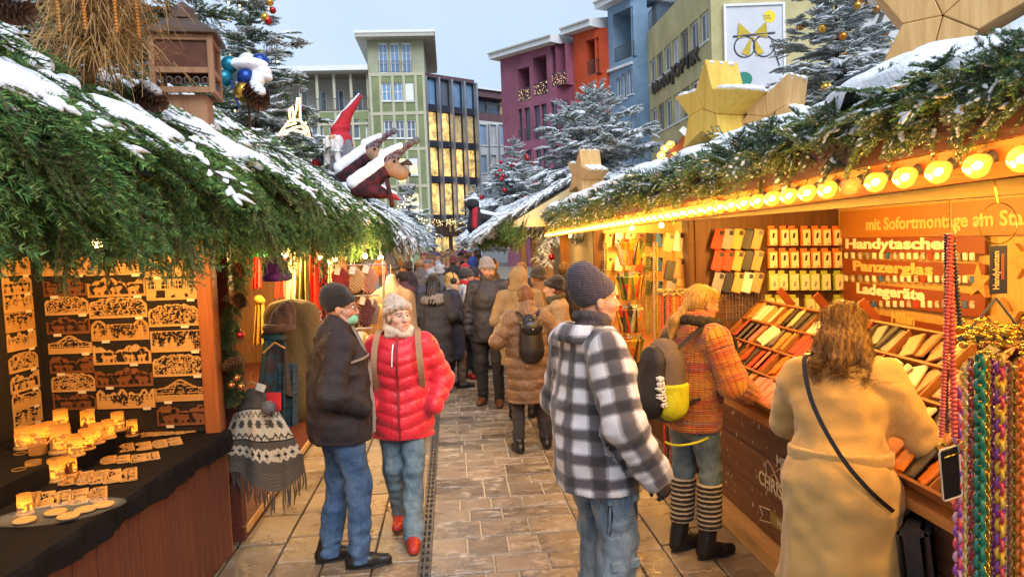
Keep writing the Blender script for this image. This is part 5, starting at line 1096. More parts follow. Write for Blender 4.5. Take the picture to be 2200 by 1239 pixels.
while y < 11.1:
    z = 2.165 - (y - 1.6) * .0072; unlit = abs(y - 2.535) < .08
    t = thing('globe_bulb', ('unlit amber globe bulb in the lit row under the right eave' if unlit else 'glowing amber globe bulb, %s from the near end of the right eave' % ORD[k]), 'light bulb', (1.475, y, z), 0, 'globe bulbs under the right eave'); t.rotation_euler = (0, R(62), 0)
    link_mesh('globe', gme0 if unlit else gme, t); link_mesh('socket', kme, t)
    if not unlit:
        link_mesh('filament', cme, t); ld = bpy.data.lights.new('bulb_light', 'POINT'); ld.energy = 1.7; ld.color = (1, .46, .07); ld.shadow_soft_size = .03; lo = bpy.data.objects.new('bulb_light', ld); COL.objects.link(lo); lo.parent = t; lo.location = (0, 0, -.1)
    y += .163; k += 1
for i, y in enumerate((1.6, 2.7, 3.8, 4.9)): lamp((2.1, y, 2.16), 31, 'hidden warm bulb behind the front beam of the phone stall, %s from the near end' % ORD[i], 'lamps inside the phone stall', color=(1, .50, .09), drop=.15)
# signs on the back wall
M_ORS = mat('orange_sign', (.20, .045, .012), .5, .08, 2); M_ORS2 = mat('amber_sign', (.34, .13, .022), .5, .1, 1.5); M_SW = mat('sign_white', (.8, .74, .62), .5, .03); M_SY = mat('sign_gold', (.6, .42, .14), .5, .05)
Xs = 3.03
def signband(label, x0, x1, y0, y1, s, px, py, size, m, ms=M_ORS, w_=None):
    a = at(x0, y0, X=Xs); c = at(x1, y1, X=Xs); d = at(x0, y1, X=Xs); t = thing('shop_sign', label, 'sign', (Xs, a.y, d.z)); b = MB(); b.span((Xs - .012, c.y, d.z), (Xs + .0, a.y, a.z)); b.build('board', ms, t)
    q = at(px, py, X=Xs - .014);
    if s: text('lettering', s, size, (Xs - .0145, q.y, q.z), rd, up, m, t, .002, .004, w_)
    return t
dy_ = lambda x0, x1, y: at(x0, y, X=Xs).y - at(x1, y, X=Xs).y
signband('orange sign reading Handytaschen', 1813, 2120, 512, 540, 'Handytaschen', 1816, 533, .10, M_SW, w_=dy_(1816, 2045, 525)); signband('orange sign reading Panzerglas with gold letters', 1813, 2120, 556, 588, 'Panzerglas', 1832, 580, .10, M_SY, w_=dy_(1832, 2003, 570))
signband('orange sign reading Ladegeräte', 1815, 2120, 605, 642, 'Ladegeräte', 1840, 628, .10, M_SW, w_=dy_(1840, 1985, 620)); signband('lowest orange sign with gold letters, half hidden by the hair of the woman', 1818, 2120, 664, 705, 'Hüllen', 1915, 690, .10, M_SY)
t = signband('wide amber sign reading mit Sofortmontage am Stand', 1808, 2330, 455, 511, '', 0, 0, .1, M_SW, M_ORS2); q = at(1860, 494, X=Xs - .014); text('lettering', 'mit Sofortmontage am Stand', .115, (Xs - .0145, q.y, q.z), rd, up, M_SY, t, .002, .003, dy_(1860, 2240, 470))
pc_ = [mat('case_white', (.72, .68, .6), .4, .1), mat('case_grey', (.25, .24, .24), .4, .2), mat('case_blue', (.05, .13, .35), .4, .3, 30), mat('case_red', (.5, .05, .02), .4, .1), mat('case_black', (.02, .02, .022), .35, .1), mat('case_gold', (.5, .3, .08), .35, .1), mat('case_orange', (.6, .17, .02), .4, .1), mat('case_tan', (.42, .24, .09), .5, .15), mat('case_floral', (.6, .55, .5), .4, 0, 60, col2=(.2, .04, .03))]
for r_, (y0, nm) in enumerate(((541, 'under the Handytaschen sign'), (590, 'under the Panzerglas sign'), (644, 'under the Ladegeräte sign'))):
    k = 0
    for x0 in range(1818, 2100, 15):
        a = at(x0, y0, X=Xs); z = a.z - .026; b = MB(); b.box((Xs - .012, a.y - .02, z), (.012, .04, .044), bev=.004); o = b.build('phone_case', pc_[[0, 0, 8, 1, 0, 0, 2, 8, 0, 0, 0, 8, 3][(k + r_) % 13]], None); tag(o, 'small phone case %s, %s from left' % (nm, ORD[k]), 'phone case', 'phone cases on the back wall strips'); k += 1
# end wall: cases and boxes on hooks
Ye = 5.735
def rbox(b, c, d, rot=None): b.box(c, d, rot, .008)
casem = {}
def phone_case(i):
    if i not in casem:
        b = MB(); b.box((0, 0, -.08), (.078, .012, .158), bev=.006); b2 = MB(); b2.box((.018, -.0075, -.028), (.03, .003, .035), bev=.0012)
        for dz in (-.02, -.036): b2.lathe([(.006, 0), (.006, .003)], (.018, -.0095, dz), 8, Matrix.Rotation(R(90), 3, 'X'))
        casem[i] = (b.mesh('shell', pc_[i]), b2.mesh('camera_patch', pc_[4]))
    return casem[i]
cn = ['white', 'grey', 'blue', 'red', 'black', 'gold', 'orange', 'tan', 'floral']
def case_thing(p, i, label, group, rot=(0, 0, 0), sc=1.):
    t = thing('phone_case', label, 'phone case', p, 0, group); t.rotation_euler = rot; t.scale = (sc,) * 3; A, B_ = phone_case(i); link_mesh('shell', A, t); link_mesh('camera_patch', B_, t); return t
for r_, (y0, seq) in enumerate(((490, (3, 1, 5, 4, 7)), (536, (3, 3, 5, 4, 7)), (583, (1, 4, 5, 0, 7)))):
    for k, ci in enumerate(seq):
        q = at(1548 + 21 * k, y0 + 2, Y=Ye - .1); case_thing((q.x, q.y, q.z), ci, '%s phone case by the post, %s from left in %s row' % (cn[ci], ORD[k], ['top', 'middle', 'bottom'][r_]), 'phone cases on the end wall', (R(-8), R(14), R(-28)), 1.0)
        b = MB(); b.tube([(q.x, q.y + .1, q.z), (q.x, q.y - .03, q.z)], .003, 4); b.build('hook', M_STEEL, r1)
M_BXO = mat('carton_orange', (.6, .16, .03), .5, .06); M_BXW = mat('carton_face', (.66, .55, .36), .5, .06, 6); M_BXG = mat('carton_green', (.36, .40, .06), .5, .1)
bxm = {}
def carton(kind):
    if kind not in bxm:
        a = MB(); a.box((0, 0, -.075), (.07, .045, .13), bev=.001); a.box((0, .018, .0), (.05, .002, .03)); f_ = MB(); f_.box((.004, -.0235, -.078), (.055 if kind == 'o' else .06, .002, .118)); g = MB(); rr = random.Random(kind)
        g.box((.004, -.0255, -.062 if kind == 'o' else -.09), (.016, .002, .04), (0, R(12), 0)); g.box((.015, -.0255, -.128), (.02, .002, .006)); bxm[kind] = (a.mesh('carton', M_BXO if kind == 'o' else M_BXG), f_.mesh('face', M_BXW), g.mesh('picture', pc_[4] if kind == 'o' else pc_[1]))
    return bxm[kind]
for r_, (y0, kd, xs_) in enumerate(((489, 'o', (1658, 1683, 1702, 1729, 1752, 1773, 1796)), (537, 'o', (1658, 1682, 1704, 1728, 1750, 1773, 1797)), (585, 'g', (1660, 1680, 1704, 1727, 1748, 1772, 1800)), (637, 'g', (1652, 1674, 1690, 1704, 1738, 1758, 1800)))):
    for k, x in enumerate(xs_):
        q = at(x, y0, Y=Ye - .07); t = thing('accessory_box', '%s accessory box on end wall, %s from left in %s row' % ('orange and white' if kd == 'o' else 'green and white', ORD[k], ORD[r_]), 'box', (q.x, q.y, q.z), 0, 'accessory boxes on the end wall'); t.rotation_euler = (R(-3), 0, R(-6))
        for nm, me in zip(('carton', 'face', 'picture'), carton(kd)): link_mesh(nm, me, t)
# wire grid below the cases
b = MB()
for k in range(12): q = at(1560 + 7 * k, 640, Y=Ye - .01); b.tube([(q.x, q.y, 1.3), (q.x, q.y, 1.62)], .002, 3)
for k in range(6): b.tube([(2.05, Ye - .012, 1.32 + .05 * k), (2.35, Ye - .012, 1.32 + .05 * k)], .002, 3)
o = b.build('wire_grid', M_STEEL, r1); o['kind'] = 'stuff'
# slanted tray of wallets
S0 = Vector((1.83, 0, .93)); sv = Vector((.55, 0, .50)); SL = sv.length; sv.normalize(); nv = Vector((-sv.z, 0, sv.x)); Yt0, Yt1 = 1.3, 5.62; NC, NR = 9, 4
tray = thing('display_tray', 'slanted wooden tray divided into compartments on the phone stall counter', 'tray', (1.9, 3.5, .9)); W_TR = wood('tray_wood', (.22, .08, .02), (.32, .13, .04), 'y')
def tp_(s, y, h=0.): v = S0 + sv * s + nv * h; return Vector((v.x, y, v.z))
b = MB(); b.quad(tp_(0, Yt0), tp_(SL, Yt0), tp_(SL, Yt1), tp_(0, Yt1)); b.build('tray_floor', mat('tray_lining', (.06, .025, .012), .8, .2), tray)
for i in range(NR + 1): b = MB(); b.bar(tp_(SL * i / NR, Yt0, .02), tp_(SL * i / NR, Yt1, .02), .014, .05 if i else .09, tuple(nv)); b.build('divider', W_TR, tray)
for j in range(NC + 1): y = Yt0 + (Yt1 - Yt0) * j / NC; b = MB(); b.bar(tp_(0, y, .018), tp_(SL, y, .018), .012, .045, tuple(nv)); b.build('divider', W_TR, tray)
b = MB(); b.add([tp_(0, Yt1, -.01), tp_(SL, Yt1, -.01), (tp_(SL, Yt1).x, Yt1, .88), (tp_(0, Yt1).x, Yt1, .88)], [[0, 1, 2, 3]]); b.build('side_panel', W_TR, tray)
wal = [(.03, .022, .02), (.45, .06, .02), (.55, .16, .02), (.05, .045, .04), (.5, .35, .2), (.6, .55, .42), (.12, .10, .1), (.35, .05, .03), (.5, .22, .05), (.55, .2, .18), (.25, .12, .05)]; wnm = ['black', 'red', 'orange', 'charcoal', 'tan', 'cream', 'grey', 'dark red', 'amber', 'pink', 'brown']
wm = [mat('leather_' + wnm[i].replace(' ', '_'), c, .42, .12, 20, .1, 120) for i, c in enumerate(wal)]; wme = {}
def wallet(i, w_):
    if (i, w_) not in wme: b = MB(); b.box((0, 0, 0), (w_, .155, .016), bev=.004); b.box((w_ / 2 - .004, .0, .0), (.01, .03, .02)); wme[(i, w_)] = b.mesh('phone_wallet', wm[i])
    return wme[(i, w_)]
Mt = Matrix((sv, Vector((0, 1, 0)), nv)).transposed(); rr = random.Random(31); cellw = (Yt1 - Yt0) / NC; cells_ = SL / NR
for i in range(NR):
    for j in range(NC):
        yb = Yt0 + cellw * j
        if yb + cellw < 1.9: continue
        ci0 = rr.randrange(11); n = rr.choice((4, 5))
        for k in range(n):
            ci = (ci0 + rr.choice((0, 0, 1, 3, 5))) % 11; lean = k < n - 2; yy = yb + .05 + (cellw - .1) * (k + .2) / n; flat_ = rr.random() < .35
            t_ = (rr.uniform(.0, .12) if flat_ else rr.uniform(.12, .38)); M3 = Mt @ Matrix.Rotation(-t_ if rr.random() < .5 else -t_, 3, 'X') @ Matrix.Rotation(R(90) + rr.gauss(0, .22), 3, 'Z')
            o = link_mesh('phone_wallet', wallet(ci, rr.choice((.085, .1, .12)))); o.matrix_world = Matrix.Translation(tp_(cells_ * (i + .5) + rr.uniform(-.012, .012), yy, .022 + .004 * k)) @ M3.to_4x4()
            tag(o, '%s phone wallet, %s piece in %s tray row, %s compartment' % (wnm[ci], ORD[k], ORD[i], ORD[j]), 'phone wallet', 'phone wallets in the slanted tray')
for k, x in enumerate((1660, 1720, 1785)): q = at(x, 640, Y=5.4 - .4 * k); b = MB(); b.box((2.42, 5.3 - k * .55, 1.5), (.16, .02, .05), (0, R(50), 0)); b.build('tray_label_strip', M_ORS, tray)
# racks on the second right stall
r2 = thing('market_stall', 'bright pine stall with hanging packets and bead strings, second on the right', 'market stall', (1.9, 8, 0))
b = MB(); b.span((1.95, 5.95, 0), (2.02, 9.6, .75)); b.build('front_wall', W_DK, r2); b = MB(); b.span((1.86, 5.95, .75), (2.5, 9.6, .79)); b.build('counter', W_TR, r2)
b = MB(); b.span((2.9, 5.9, .4), (2.94, 11, 2.6)); b.build('back_wall', W_YEL, r2); b = MB(); b.span((1.9, 9.6, 0), (2.95, 9.65, 2.5)); b.build('end_wall', W_YEL, r2); b = MB(); b.box((1.9, 9.62, 1.15), (.12, .12, 2.3)); b.build('post', W_DK, r2)
b = MB(); b.box((2.2, 5.95, 1.3), (.5, .02, 1.4)); b.build('partition', W_YEL, r2)
for k, (x, y, ci) in enumerate(((1440, 500, 5), (1462, 498, 0), (1443, 560, 4), (1464, 555, 7), (1470, 575, 5), (1445, 595, 1))): q = at(x, y, Y=5.9); case_thing(q, ci, '%s phone case on the partition left of the dark post, %s of six' % (cn[ci], ORD[k]), 'phone cases left of the post', (R(-5), R(14), 0))
for i, y in enumerate((6.5, 7.9, 9.2)): lamp((2.25, y, 2.1), 26, 'hidden warm bulb inside the pine stall, %s from the near end' % ORD[i], 'lamps inside the pine stall', color=(1, .53, .11), drop=.15)
M_FOIL = [mat('packet_' + n, c, .25, .3, 30, .6, 40, coat=.5) for n, c in (('green', (.14, .22, .03)), ('gold', (.6, .38, .04)), ('red', (.55, .06, .015)), ('orange', (.6, .2, .03)), ('dark', (.06, .05, .03)), ('silver', (.5, .47, .38)))]; fn = ['green', 'gold', 'red', 'orange', 'dark', 'silver']; pk = {}
def packet(i):
    if i not in pk: b = MB(); b.box((0, 0, -.1), (.10, .022, .17), bev=.006); b.box((0, 0, -.008), (.03, .003, .03)); b2 = MB(); b2.box((0, -.013, -.12), (.07, .004, .1), bev=.0015); pk[i] = (b.mesh('wrapper', M_FOIL[i]), b2.mesh('printed_card', M_FOIL[(i + 2) % 6]))
    return pk[i]
for r_, y0 in enumerate((500, 552, 604)):
    for k, ci in enumerate((5, 0, 7, 3, 4, 2)):
        q = at(1312 + 22 * k, y0, Y=9.4); case_thing((q.x, 9.5, q.z), ci, '%s packed phone case on the pine end wall, %s from left in %s row' % (cn[ci], ORD[k], ['top', 'middle', 'bottom'][r_]), 'phone cases on the pine end wall', (R(-6), R(8), 0), 1.15)
rk = thing('packet_rack', 'hanging wire rack of four tiers for foil packets', 'rack', at(1352, 640, Y=7.0)); zz = wloc(rk)
b = MB(); tops = [at(1352, y, Y=7.0) for y in (512, 585, 655, 720)]; b.tube([tops[0] + Vector((0, 0, .12)), tops[3] - Vector((0, 0, .3))], .005, 5)
for q in tops: b.tube([q + Vector((.11 * math.cos(a), .11 * math.sin(a), -.01)) for a in [i * math.pi / 8 for i in range(16)]], .004, 4, closed=True); b.tube([q + Vector((-.11, 0, -.01)), q + Vector((.11, 0, -.01))], .004, 4)
b.build('wire_frame', M_STEEL, rk)
for tr_i, q in enumerate(tops):
    for k in range(8):
        a = k * math.pi / 4 + .3 * tr_i; ci = [0, 1, 2, 4, 5, 3, 1, 4][(k + 3 * tr_i) % 8]; t = thing('foil_packet', '%s foil packet on the %s tier of hanging rack, %s round' % (fn[ci], ORD[tr_i], ORD[k]), 'packet', q + Vector((.12 * math.cos(a), .12 * math.sin(a), -.01)), a + R(90), 'foil packets on the hanging rack'); t.rotation_euler = (R(14), 0, a + R(90)); t.scale = (1.35,) * 3
        for nm, me in zip(('wrapper', 'printed_card'), packet(ci)): link_mesh(nm, me, t)
# bead strings
def beads(p, q, r, n, m, name, label, group, parent=None, m2=None):
    b = MB(); p, q = Vector(p), Vector(q); prof = []; per = 5
    P = []; rad = []
    for i in range(n):
        for j in range(per): t = (i + j / per) / n; P.append(p.lerp(q, t)); rad.append(r * (.45 + .55 * math.sin(math.pi * (j + .0) / per) if j else .4))
    b.tube(P, rad, 7); o = b.build(name, m, parent, True);
    if label: tag(o, label, 'bead string', group)
    return o
bc = [mat('beads_' + n, c, .25, .25, 45, coat=.4) for n, c in (('red', (.5, .03, .02)), ('dark', (.06, .02, .015)), ('orange', (.6, .14, .02)), ('pink', (.55, .12, .10)), ('gold', (.55, .32, .05)), ('cream', (.55, .42, .25)))]; bn = ['red', 'dark', 'orange', 'pink', 'gold', 'cream']
for k in range(10):
    x = 1421 + 6.6 * k; a = at(x, 632, Y=5.72); c = at(x + 8, 985 + 6 * (k % 4), Y=5.72); ci = [0, 1, 3, 0, 4, 2, 0, 2, 1, 4][k]; beads(a, c, .0095, 74, bc[ci], 'bead_string', '%s bead string behind the backpack, %s from the left' % (bn[ci], ORD[k]), 'bead strings beside the post')
    if k % 3 == 1: b = MB(); b.box(Vector(c) - Vector((0, 0, .06)), (.022, .006, .1)); o = b.build('string_tag', pc_[4], None, label='dark tag at the end of the %s bead string beside the post' % ORD[k], cat='tag', group='tags on the bead strings')
for k, (x, yb, ci) in enumerate(((1296, 760, 4), (1302, 790, 0), (1405, 745, 5), (1411, 770, 1))): beads(at(x, 520, Y=6.6), at(x + 2, yb, Y=6.6), .011, 60, M_FOIL[ci], 'bead_string', '%s bead string hanging from the pine stall eave, %s from left' % (fn[ci], ORD[k]), 'bead strings under the pine stall eave')
b = MB(); A = at(1415, 626, Y=5.72); b.tube([A + Vector((0, 0, 0)), at(1490, 622, Y=5.72)], .012, 6); rl = b.build('bead_rail', M_GOLD, r2)
b = MB(); rr = random.Random(4)
for k in range(40): b.ball(at(1415 + 1.9 * k, 628 + rr.uniform(-7, 7), Y=5.70), .012, 6, 4)
o = b.build('gold_clasps', M_GOLD, r2, True); o['kind'] = 'stuff'
a = at(1392, 525, Y=6.3); c = at(1394, 720, Y=6.3); b = MB(); N = 46
for i in range(N): t = i / N; b.ball(Vector(a).lerp(c, t), .03, 8, 3, (1, .4, .16))
sp = b.build('spike_strip', mat('green_spiral', (.18, .22, .04), .3, .4, 20, coat=.3), None, True); tag(sp, 'tall strip of green and gold discs hanging left of the bead strings', 'garland', kind='stuff')
# chains in the right foreground
def chain_mesh(L, R_, r, n_link, cols_):
    b = MB(); st = L / n_link
    for i in range(n_link):
        z = -st * (i + .5); rot = i % 2; P = []
        for a in [j * math.pi / 6 for j in range(12)]:
            x = R_ * math.cos(a); zz = (st * .72) * math.sin(a); P.append((x * (1 if rot else .25), x * (.25 if rot else 1) , z + zz))
        b.cur = i % len(cols_); b.tube(P, r, 6, closed=True)
    return b.mesh('links', [cols_[k] for k in range(len(cols_))], True)
pl = lambda n, c, **k: mat('chain_' + n, c, .25, .05, coat=.4, **k)
CH = {'gold': mat('chain_gold', (.75, .5, .08), .18, .0, metal=.95), 'green': pl('green', (.01, .16, .10)), 'purple': pl('purple', (.20, .04, .26)), 'cream': pl('cream', (.55, .45, .18)), 'orange': pl('orange', (.6, .16, .02)), 'lime': pl('lime', (.22, .4, .03)), 'red': pl('red', (.5, .04, .06)), 'brown': pl('brown', (.2, .08, .05)), 'mauve': pl('mauve', (.4, .22, .3)), 'amber': pl('amber', (.6, .36, .03))}
specs = [(2058, 835, ('purple', 'mauve', 'red'), .014, 'purple and red'), (2070, 790, ('cream', 'amber'), .011, 'pale yellow'), (2086, 770, ('brown', 'mauve', 'red'), .011, 'brown and mauve'), (2105, 765, ('green',), .017, 'thick emerald green'), (2121, 775, ('gold',), .012, 'shiny gold'), (2137, 775, ('purple', 'purple', 'mauve'), .013, 'violet'), (2149, 765, ('amber', 'purple', 'red', 'amber'), .015, 'multicoloured amber and red'), (2166, 780, ('brown', 'cream'), .013, 'beige brown'), (2181, 790, ('lime', 'gold'), .013, 'lime green'), (2194, 775, ('orange',), .014, 'orange'), (2208, 780, ('purple', 'gold'), .014, 'dark plum')]
rc = thing('chain_rack', 'gold rosette rack carrying the coloured phone chains', 'rack', at(2130, 740, Y=2.02))
b = MB(); rr = random.Random(12)
for k in range(120): q = at(rr.uniform(2062, 2215), 722 + rr.gauss(0, 16), Y=2.02 + rr.uniform(-.05, .06)); b.ball(q, rr.uniform(.006, .013), 7, 5, (1, 1, .7))
o = b.build('gold_clasps', CH['gold'], rc, True); o['kind'] = 'stuff'
b = MB(); b.tube([at(2062, 728, Y=2.02), at(2225, 722, Y=2.02)], .01, 6)
hk = at(2140, 640, Y=2.02)
for x in (2075, 2200): b.tube([at(x, 718, Y=2.02), hk], .004, 5)
b.build('hanger', M_RAIL, rc)
b = MB(); q0 = at(2145, 480, Y=2.02); rg_ = .058; b.tube([q0 + Vector((rg_ * math.cos(a), 0, rg_ * math.sin(a))) for a in [i * math.pi / 12 for i in range(24)]], .002, 5, closed=True); b.tube([q0 + Vector((0, 0, rg_)), q0 + Vector((0, .02, .13)), q0 + Vector((.02, .02, .15)), q0 + Vector((.03, .02, .13))], .003, 5); b.build('ring', CH['gold'], rc)
tg_ = thing('hanging_tag', 'black tag reading Handyketten hanging on a ring', 'tag', at(2143, 578, Y=2.03)); b = MB(); A = at(2126, 528, Y=2.03); C = at(2163, 630, Y=2.03); b.span((A.x, 2.027, C.z), (C.x, 2.031, A.z), .0005); b.build('card', pc_[4], tg_)
q = at(2146, 622, Y=2.025); text('lettering', 'Handyketten', .026, q, (0, 0, 1), (-1, 0, 0), M_SY, tg_, .0005, .0006, width=at(2146, 540, Y=2.025).z - q.z); b = MB(); A = at(2151, 545, Y=2.025); C = at(2158, 600, Y=2.025); b.span((A.x, 2.0255, C.z), (C.x, 2.0268, A.z)); b.build('red_print', M_ORS, tg_)
for k, (x, y, cl, R_, nm) in enumerate(specs):
    a = at(x, y, Y=2.0 + .02 * (k % 3)); t = thing('phone_chain', '%s chain hanging from the gold rack, %s from the left' % (nm, ORD[k]), 'chain', a, 0, 'phone chains in the right foreground'); n_l = int(.95 / (R_ * 1.35)); o = link_mesh('links', chain_mesh(.95, R_, R_ * .38, n_l, [CH[c] for c in cl]), t); o['kind'] = 'stuff'
# phone on a bead strap
ph = thing('phone_on_strap', 'phone in clear case hanging from a coral and black bead strap', 'phone', at(2040, 1015, Y=1.98)); q = wloc(ph); rt = Euler((0, R(-6), R(15)))
b = MB(); b.box(q, (.07, .01, .145), rt, .005); b.build('body', mat('phone_black', (.006, .006, .008), .45, 0, spec=.2), ph); b = MB(); Rm = rt.to_matrix(); b.tube([q + Rm @ Vector((x, -.004, z)) for x, z in ((-.036, -.066), (-.03, -.074), (.03, -.074), (.036, -.066), (.036, .066), (.03, .074), (-.03, .074), (-.036, .066))], .003, 5, closed=True); b.build('clear_case', mat('clear_plastic', (.5, .45, .35), .3, 0), ph, True); b = MB(); b.box(q + Vector((.006, -.006, .052)), (.066, .003, .004), rt)
for sx in (-.028, .036): b.tube([q + Vector((sx + .012 * math.cos(a), -.008, .078 + .012 * math.sin(a))) for a in [i * math.pi / 6 for i in range(12)]], .0025, 5, closed=True)
b.build('gold_rings', CH['gold'], ph, True); hk2 = at(2042, 500, Y=1.98)
b = MB(); b.tube([hk2 + Vector((0, 0, .09)), hk2 + Vector((.0, 0, .05)), hk2, hk2 + Vector((.012, 0, -.012)), hk2 + Vector((.02, 0, .008))], .003, 5); b.build('hook', CH['gold'], ph)
M_CORAL = mat('beads_coral', (.55, .07, .05), .35, .1, 40, coat=.3)
beads(hk2, at(2022, 940, Y=1.98), .0085, 60, M_CORAL, 'coral_beads', None, None, ph); beads(hk2 + Vector((.004, .01, 0)), at(2050, 940, Y=1.98), .0105, 46, M_CORAL, 'coral_beads', None, None, ph); beads(hk2 + Vector((.012, .012, 0)), at(2062, 700, Y=1.99), .009, 26, pc_[4], 'black_braid', None, None, ph); beads(hk2 + Vector((0, .02, 0)), at(2034, 930, Y=1.995), .007, 70, bc[1], 'dark_beads', None, None, ph)
# pale wooden stars hung on the back wall behind the chains
def star_prism(b, R_, r_, th, c=(0, 0, 0), M=None, rot=0.):
    P = [((R_ if i % 2 == 0 else r_) * math.sin(rot + i * math.pi / 5), (R_ if i % 2 == 0 else r_) * math.cos(rot + i * math.pi / 5)) for i in range(10)]; M = M or Matrix.Identity(3); u, v, w_ = M @ Vector((1, 0, 0)), M @ Vector((0, 0, 1)), M @ Vector((0, 1, 0)); b.prism(P, Vector(c) - w_ * th / 2, u, v, w_, th)
for k, (x, y, rr_) in enumerate(((2095, 605, .11), (2150, 690, .13), (2185, 560, .10))): b = MB(); q = at(x, y, X=3.0); star_prism(b, rr_, rr_ * .45, .03, (3.03, q.y, q.z), Matrix.Rotation(R(90), 3, 'Z'), .2 * k); b.build('wall_star', PLYM, None, label='small wooden star on the wall behind the chains, %s' % ('left one', 'lowest one', 'right one')[k], cat='star', group='wooden stars on the back wall')
# greens, snow, stars on the right roof
rg = random.Random(77); xr = lambda y: 0
g5 = thing('fir_bough_edging', 'fir bough edging with snow along the right stall eave', 'fir boughs', (1.55, 5, 2.4)); B = Boughs()
for k in range(270):
    y = 1.2 + 9.9 * (k / 270) ** 1.35 + rg.uniform(-.05, .05); zt_ = 2.36 - .006 * y
    B.add((1.52 + rg.uniform(-.06, .06), y, zt_ + rg.uniform(-.03, .08)), (-rg.uniform(.1, .55), rg.gauss(0, .6), rg.uniform(-1.0, .1)), (-.6, 0, .8), rg.gauss(0, .5), rg.uniform(.36, .56), rg.randrange(3))
B.parts('fir_bough', TREEG + [GREEN[0]], g5); B = Boughs()
for k in range(1500):
    y = rg.uniform(1.0, 11.2); B.add((1.53 + rg.uniform(-.08, .1), y, 2.36 - .006 * y + rg.uniform(-.06, .08)), (-rg.uniform(.1, .6), rg.gauss(0, .7), rg.uniform(-.8, .5)), (-.3, 0, 1), rg.gauss(0, .6), rg.uniform(.28, .42), rg.randrange(3))
B.i = [k % 2 for k in B.i]; o = B.scatter('fir_filling', PR_T, g5); o['kind'] = 'stuff'; B = Boughs()
for k in range(130): y = 1.2 + 9.9 * rg.random(); B.add((1.56 + rg.uniform(-.05, .08), y, 2.40 - .006 * y + rg.uniform(0, .06)), (-rg.uniform(.3, .8), rg.gauss(0, .8), rg.uniform(-.3, .25)), (0, 0, 1), rg.gauss(0, .3), rg.uniform(.4, .6), rg.randrange(2))
o = B.scatter('dusted_boughs', PR_D, g5); o['kind'] = 'stuff'
snow_sheet('roof_snow', ((2.3, 2.64), (1.44, 2.40)), .5, 11.3, -.12, .06, 31, None, .018, .06, 2.6, lambda y: 0, .03, topw=.5, label='white snow lying behind the fir edging on the right stall roof', cat='snow', kind='stuff')
W_STAR = wood('star_pine', (.50, .27, .09), (.66, .42, .17), 'z', .6);
def star(label, px, py, Y, R_, th, face, rot, snow=True, m=W_STAR):
    c = at(px, py, Y=Y); t = thing('wooden_star', label, 'star', c, 0, 'big wooden stars on the right roof'); M = Matrix.Rotation(face, 3, 'Z');
    for k in range(5):
        a0 = rot + k * 2 * math.pi / 5; kp = [(0, 0)] + [(rr_ * math.sin(a0 + da), rr_ * math.cos(a0 + da)) for rr_, da in ((R_ * .46, -math.pi / 5), (R_, 0), (R_ * .46, math.pi / 5))]; cx = sum(p[0] for p in kp) / 4; cz = sum(p[1] for p in kp) / 4; kp = [(cx + (x - cx) * .988, cz + (z - cz) * .988) for x, z in kp][::-1]
        b = MB(); u, v, w_ = M @ Vector((1, 0, 0)), Vector((0, 0, 1)), M @ Vector((0, 1, 0)); b.prism(kp, -w_ * (th / 2 + .004 * (k % 2)), u, v, w_, th); o = b.build('star_arm', m, t, local=True); md = o.modifiers.new('edge', 'BEVEL'); md.width = .005; md.segments = 2
    if snow:
        s_ = MB(); P = [((R_ if i % 2 == 0 else R_ * .46) * math.sin(rot + i * math.pi / 5), (R_ if i % 2 == 0 else R_ * .46) * math.cos(rot + i * math.pi / 5)) for i in range(10)]
        for i in range(10):
            a, c_ = Vector((P[i][0], 0, P[i][1])), Vector((P[(i + 1) % 10][0], 0, P[(i + 1) % 10][1])); nn = Vector(((c_ - a).z, 0, -(c_ - a).x)); nn = -nn if nn.dot((a + c_) / 2) < 0 else nn; nn.normalize()
            if nn.z > .45 and (a + c_).z > -.2:
                for q in range(6):
                    for e in range(3): p = a.lerp(c_, .12 + .76 * q / 5) + nn * .008 + Vector((0, (e - 1) * th * .3, 0)); s_.ball(M @ p, .035 + .008 * math.sin(q * 2.1 + e), 8, 5, (1.1, 1.4, .6))
        if s_.v: o = s_.build('snow_cap', M_SNOW, t, True, local=True); o['kind'] = 'stuff'
    return t
star('large plywood star leaning at the top right corner', 2025, 50, 3.0, .31, .26, R(-34), .25); star('yellow lit wooden star on the right roof, left of the pair', 1545, 235, 5.35, .34, .3, R(-68), .1, m=wood('yellow_lit_star_pine', (.58, .36, .05), (.72, .48, .1), 'z', .6)); star('wooden star on the right roof, right of the pair', 1668, 255, 5.2, .32, .3, R(-50), .55); star('small distant wooden star in front of the snowy fir', 1262, 375, 10.6, .36, .32, R(-72), .25)  # yellow lamp light on the left star of the pair is put into its wood colour
# flood light
fl = thing('flood_light', 'black flood light on the snowy right roof', 'flood light', at(1848, 190, Y=3.35)); Mx = Euler((R(28), R(-18), R(-25))); b = MB(); b.box((0, 0, 0), (.2, .05, .14), Mx, .012); b.build('housing', pc_[4], fl, local=True); b = MB()
for k in range(9): b.box(Mx.to_matrix() @ Vector((-.08 + .02 * k, .035, 0)), (.004, .03, .12), Mx)
b.build('cooling_fins', pc_[4], fl, local=True); b = MB(); b.bar((-.11, 0, -.02), (-.11, .02, -.14), .012); b.bar((.11, 0, -.02), (.11, .02, -.14), .012); b.bar((-.11, .02, -.14), (.11, .02, -.14), .012); b.build('bracket', pc_[4], fl, local=True)
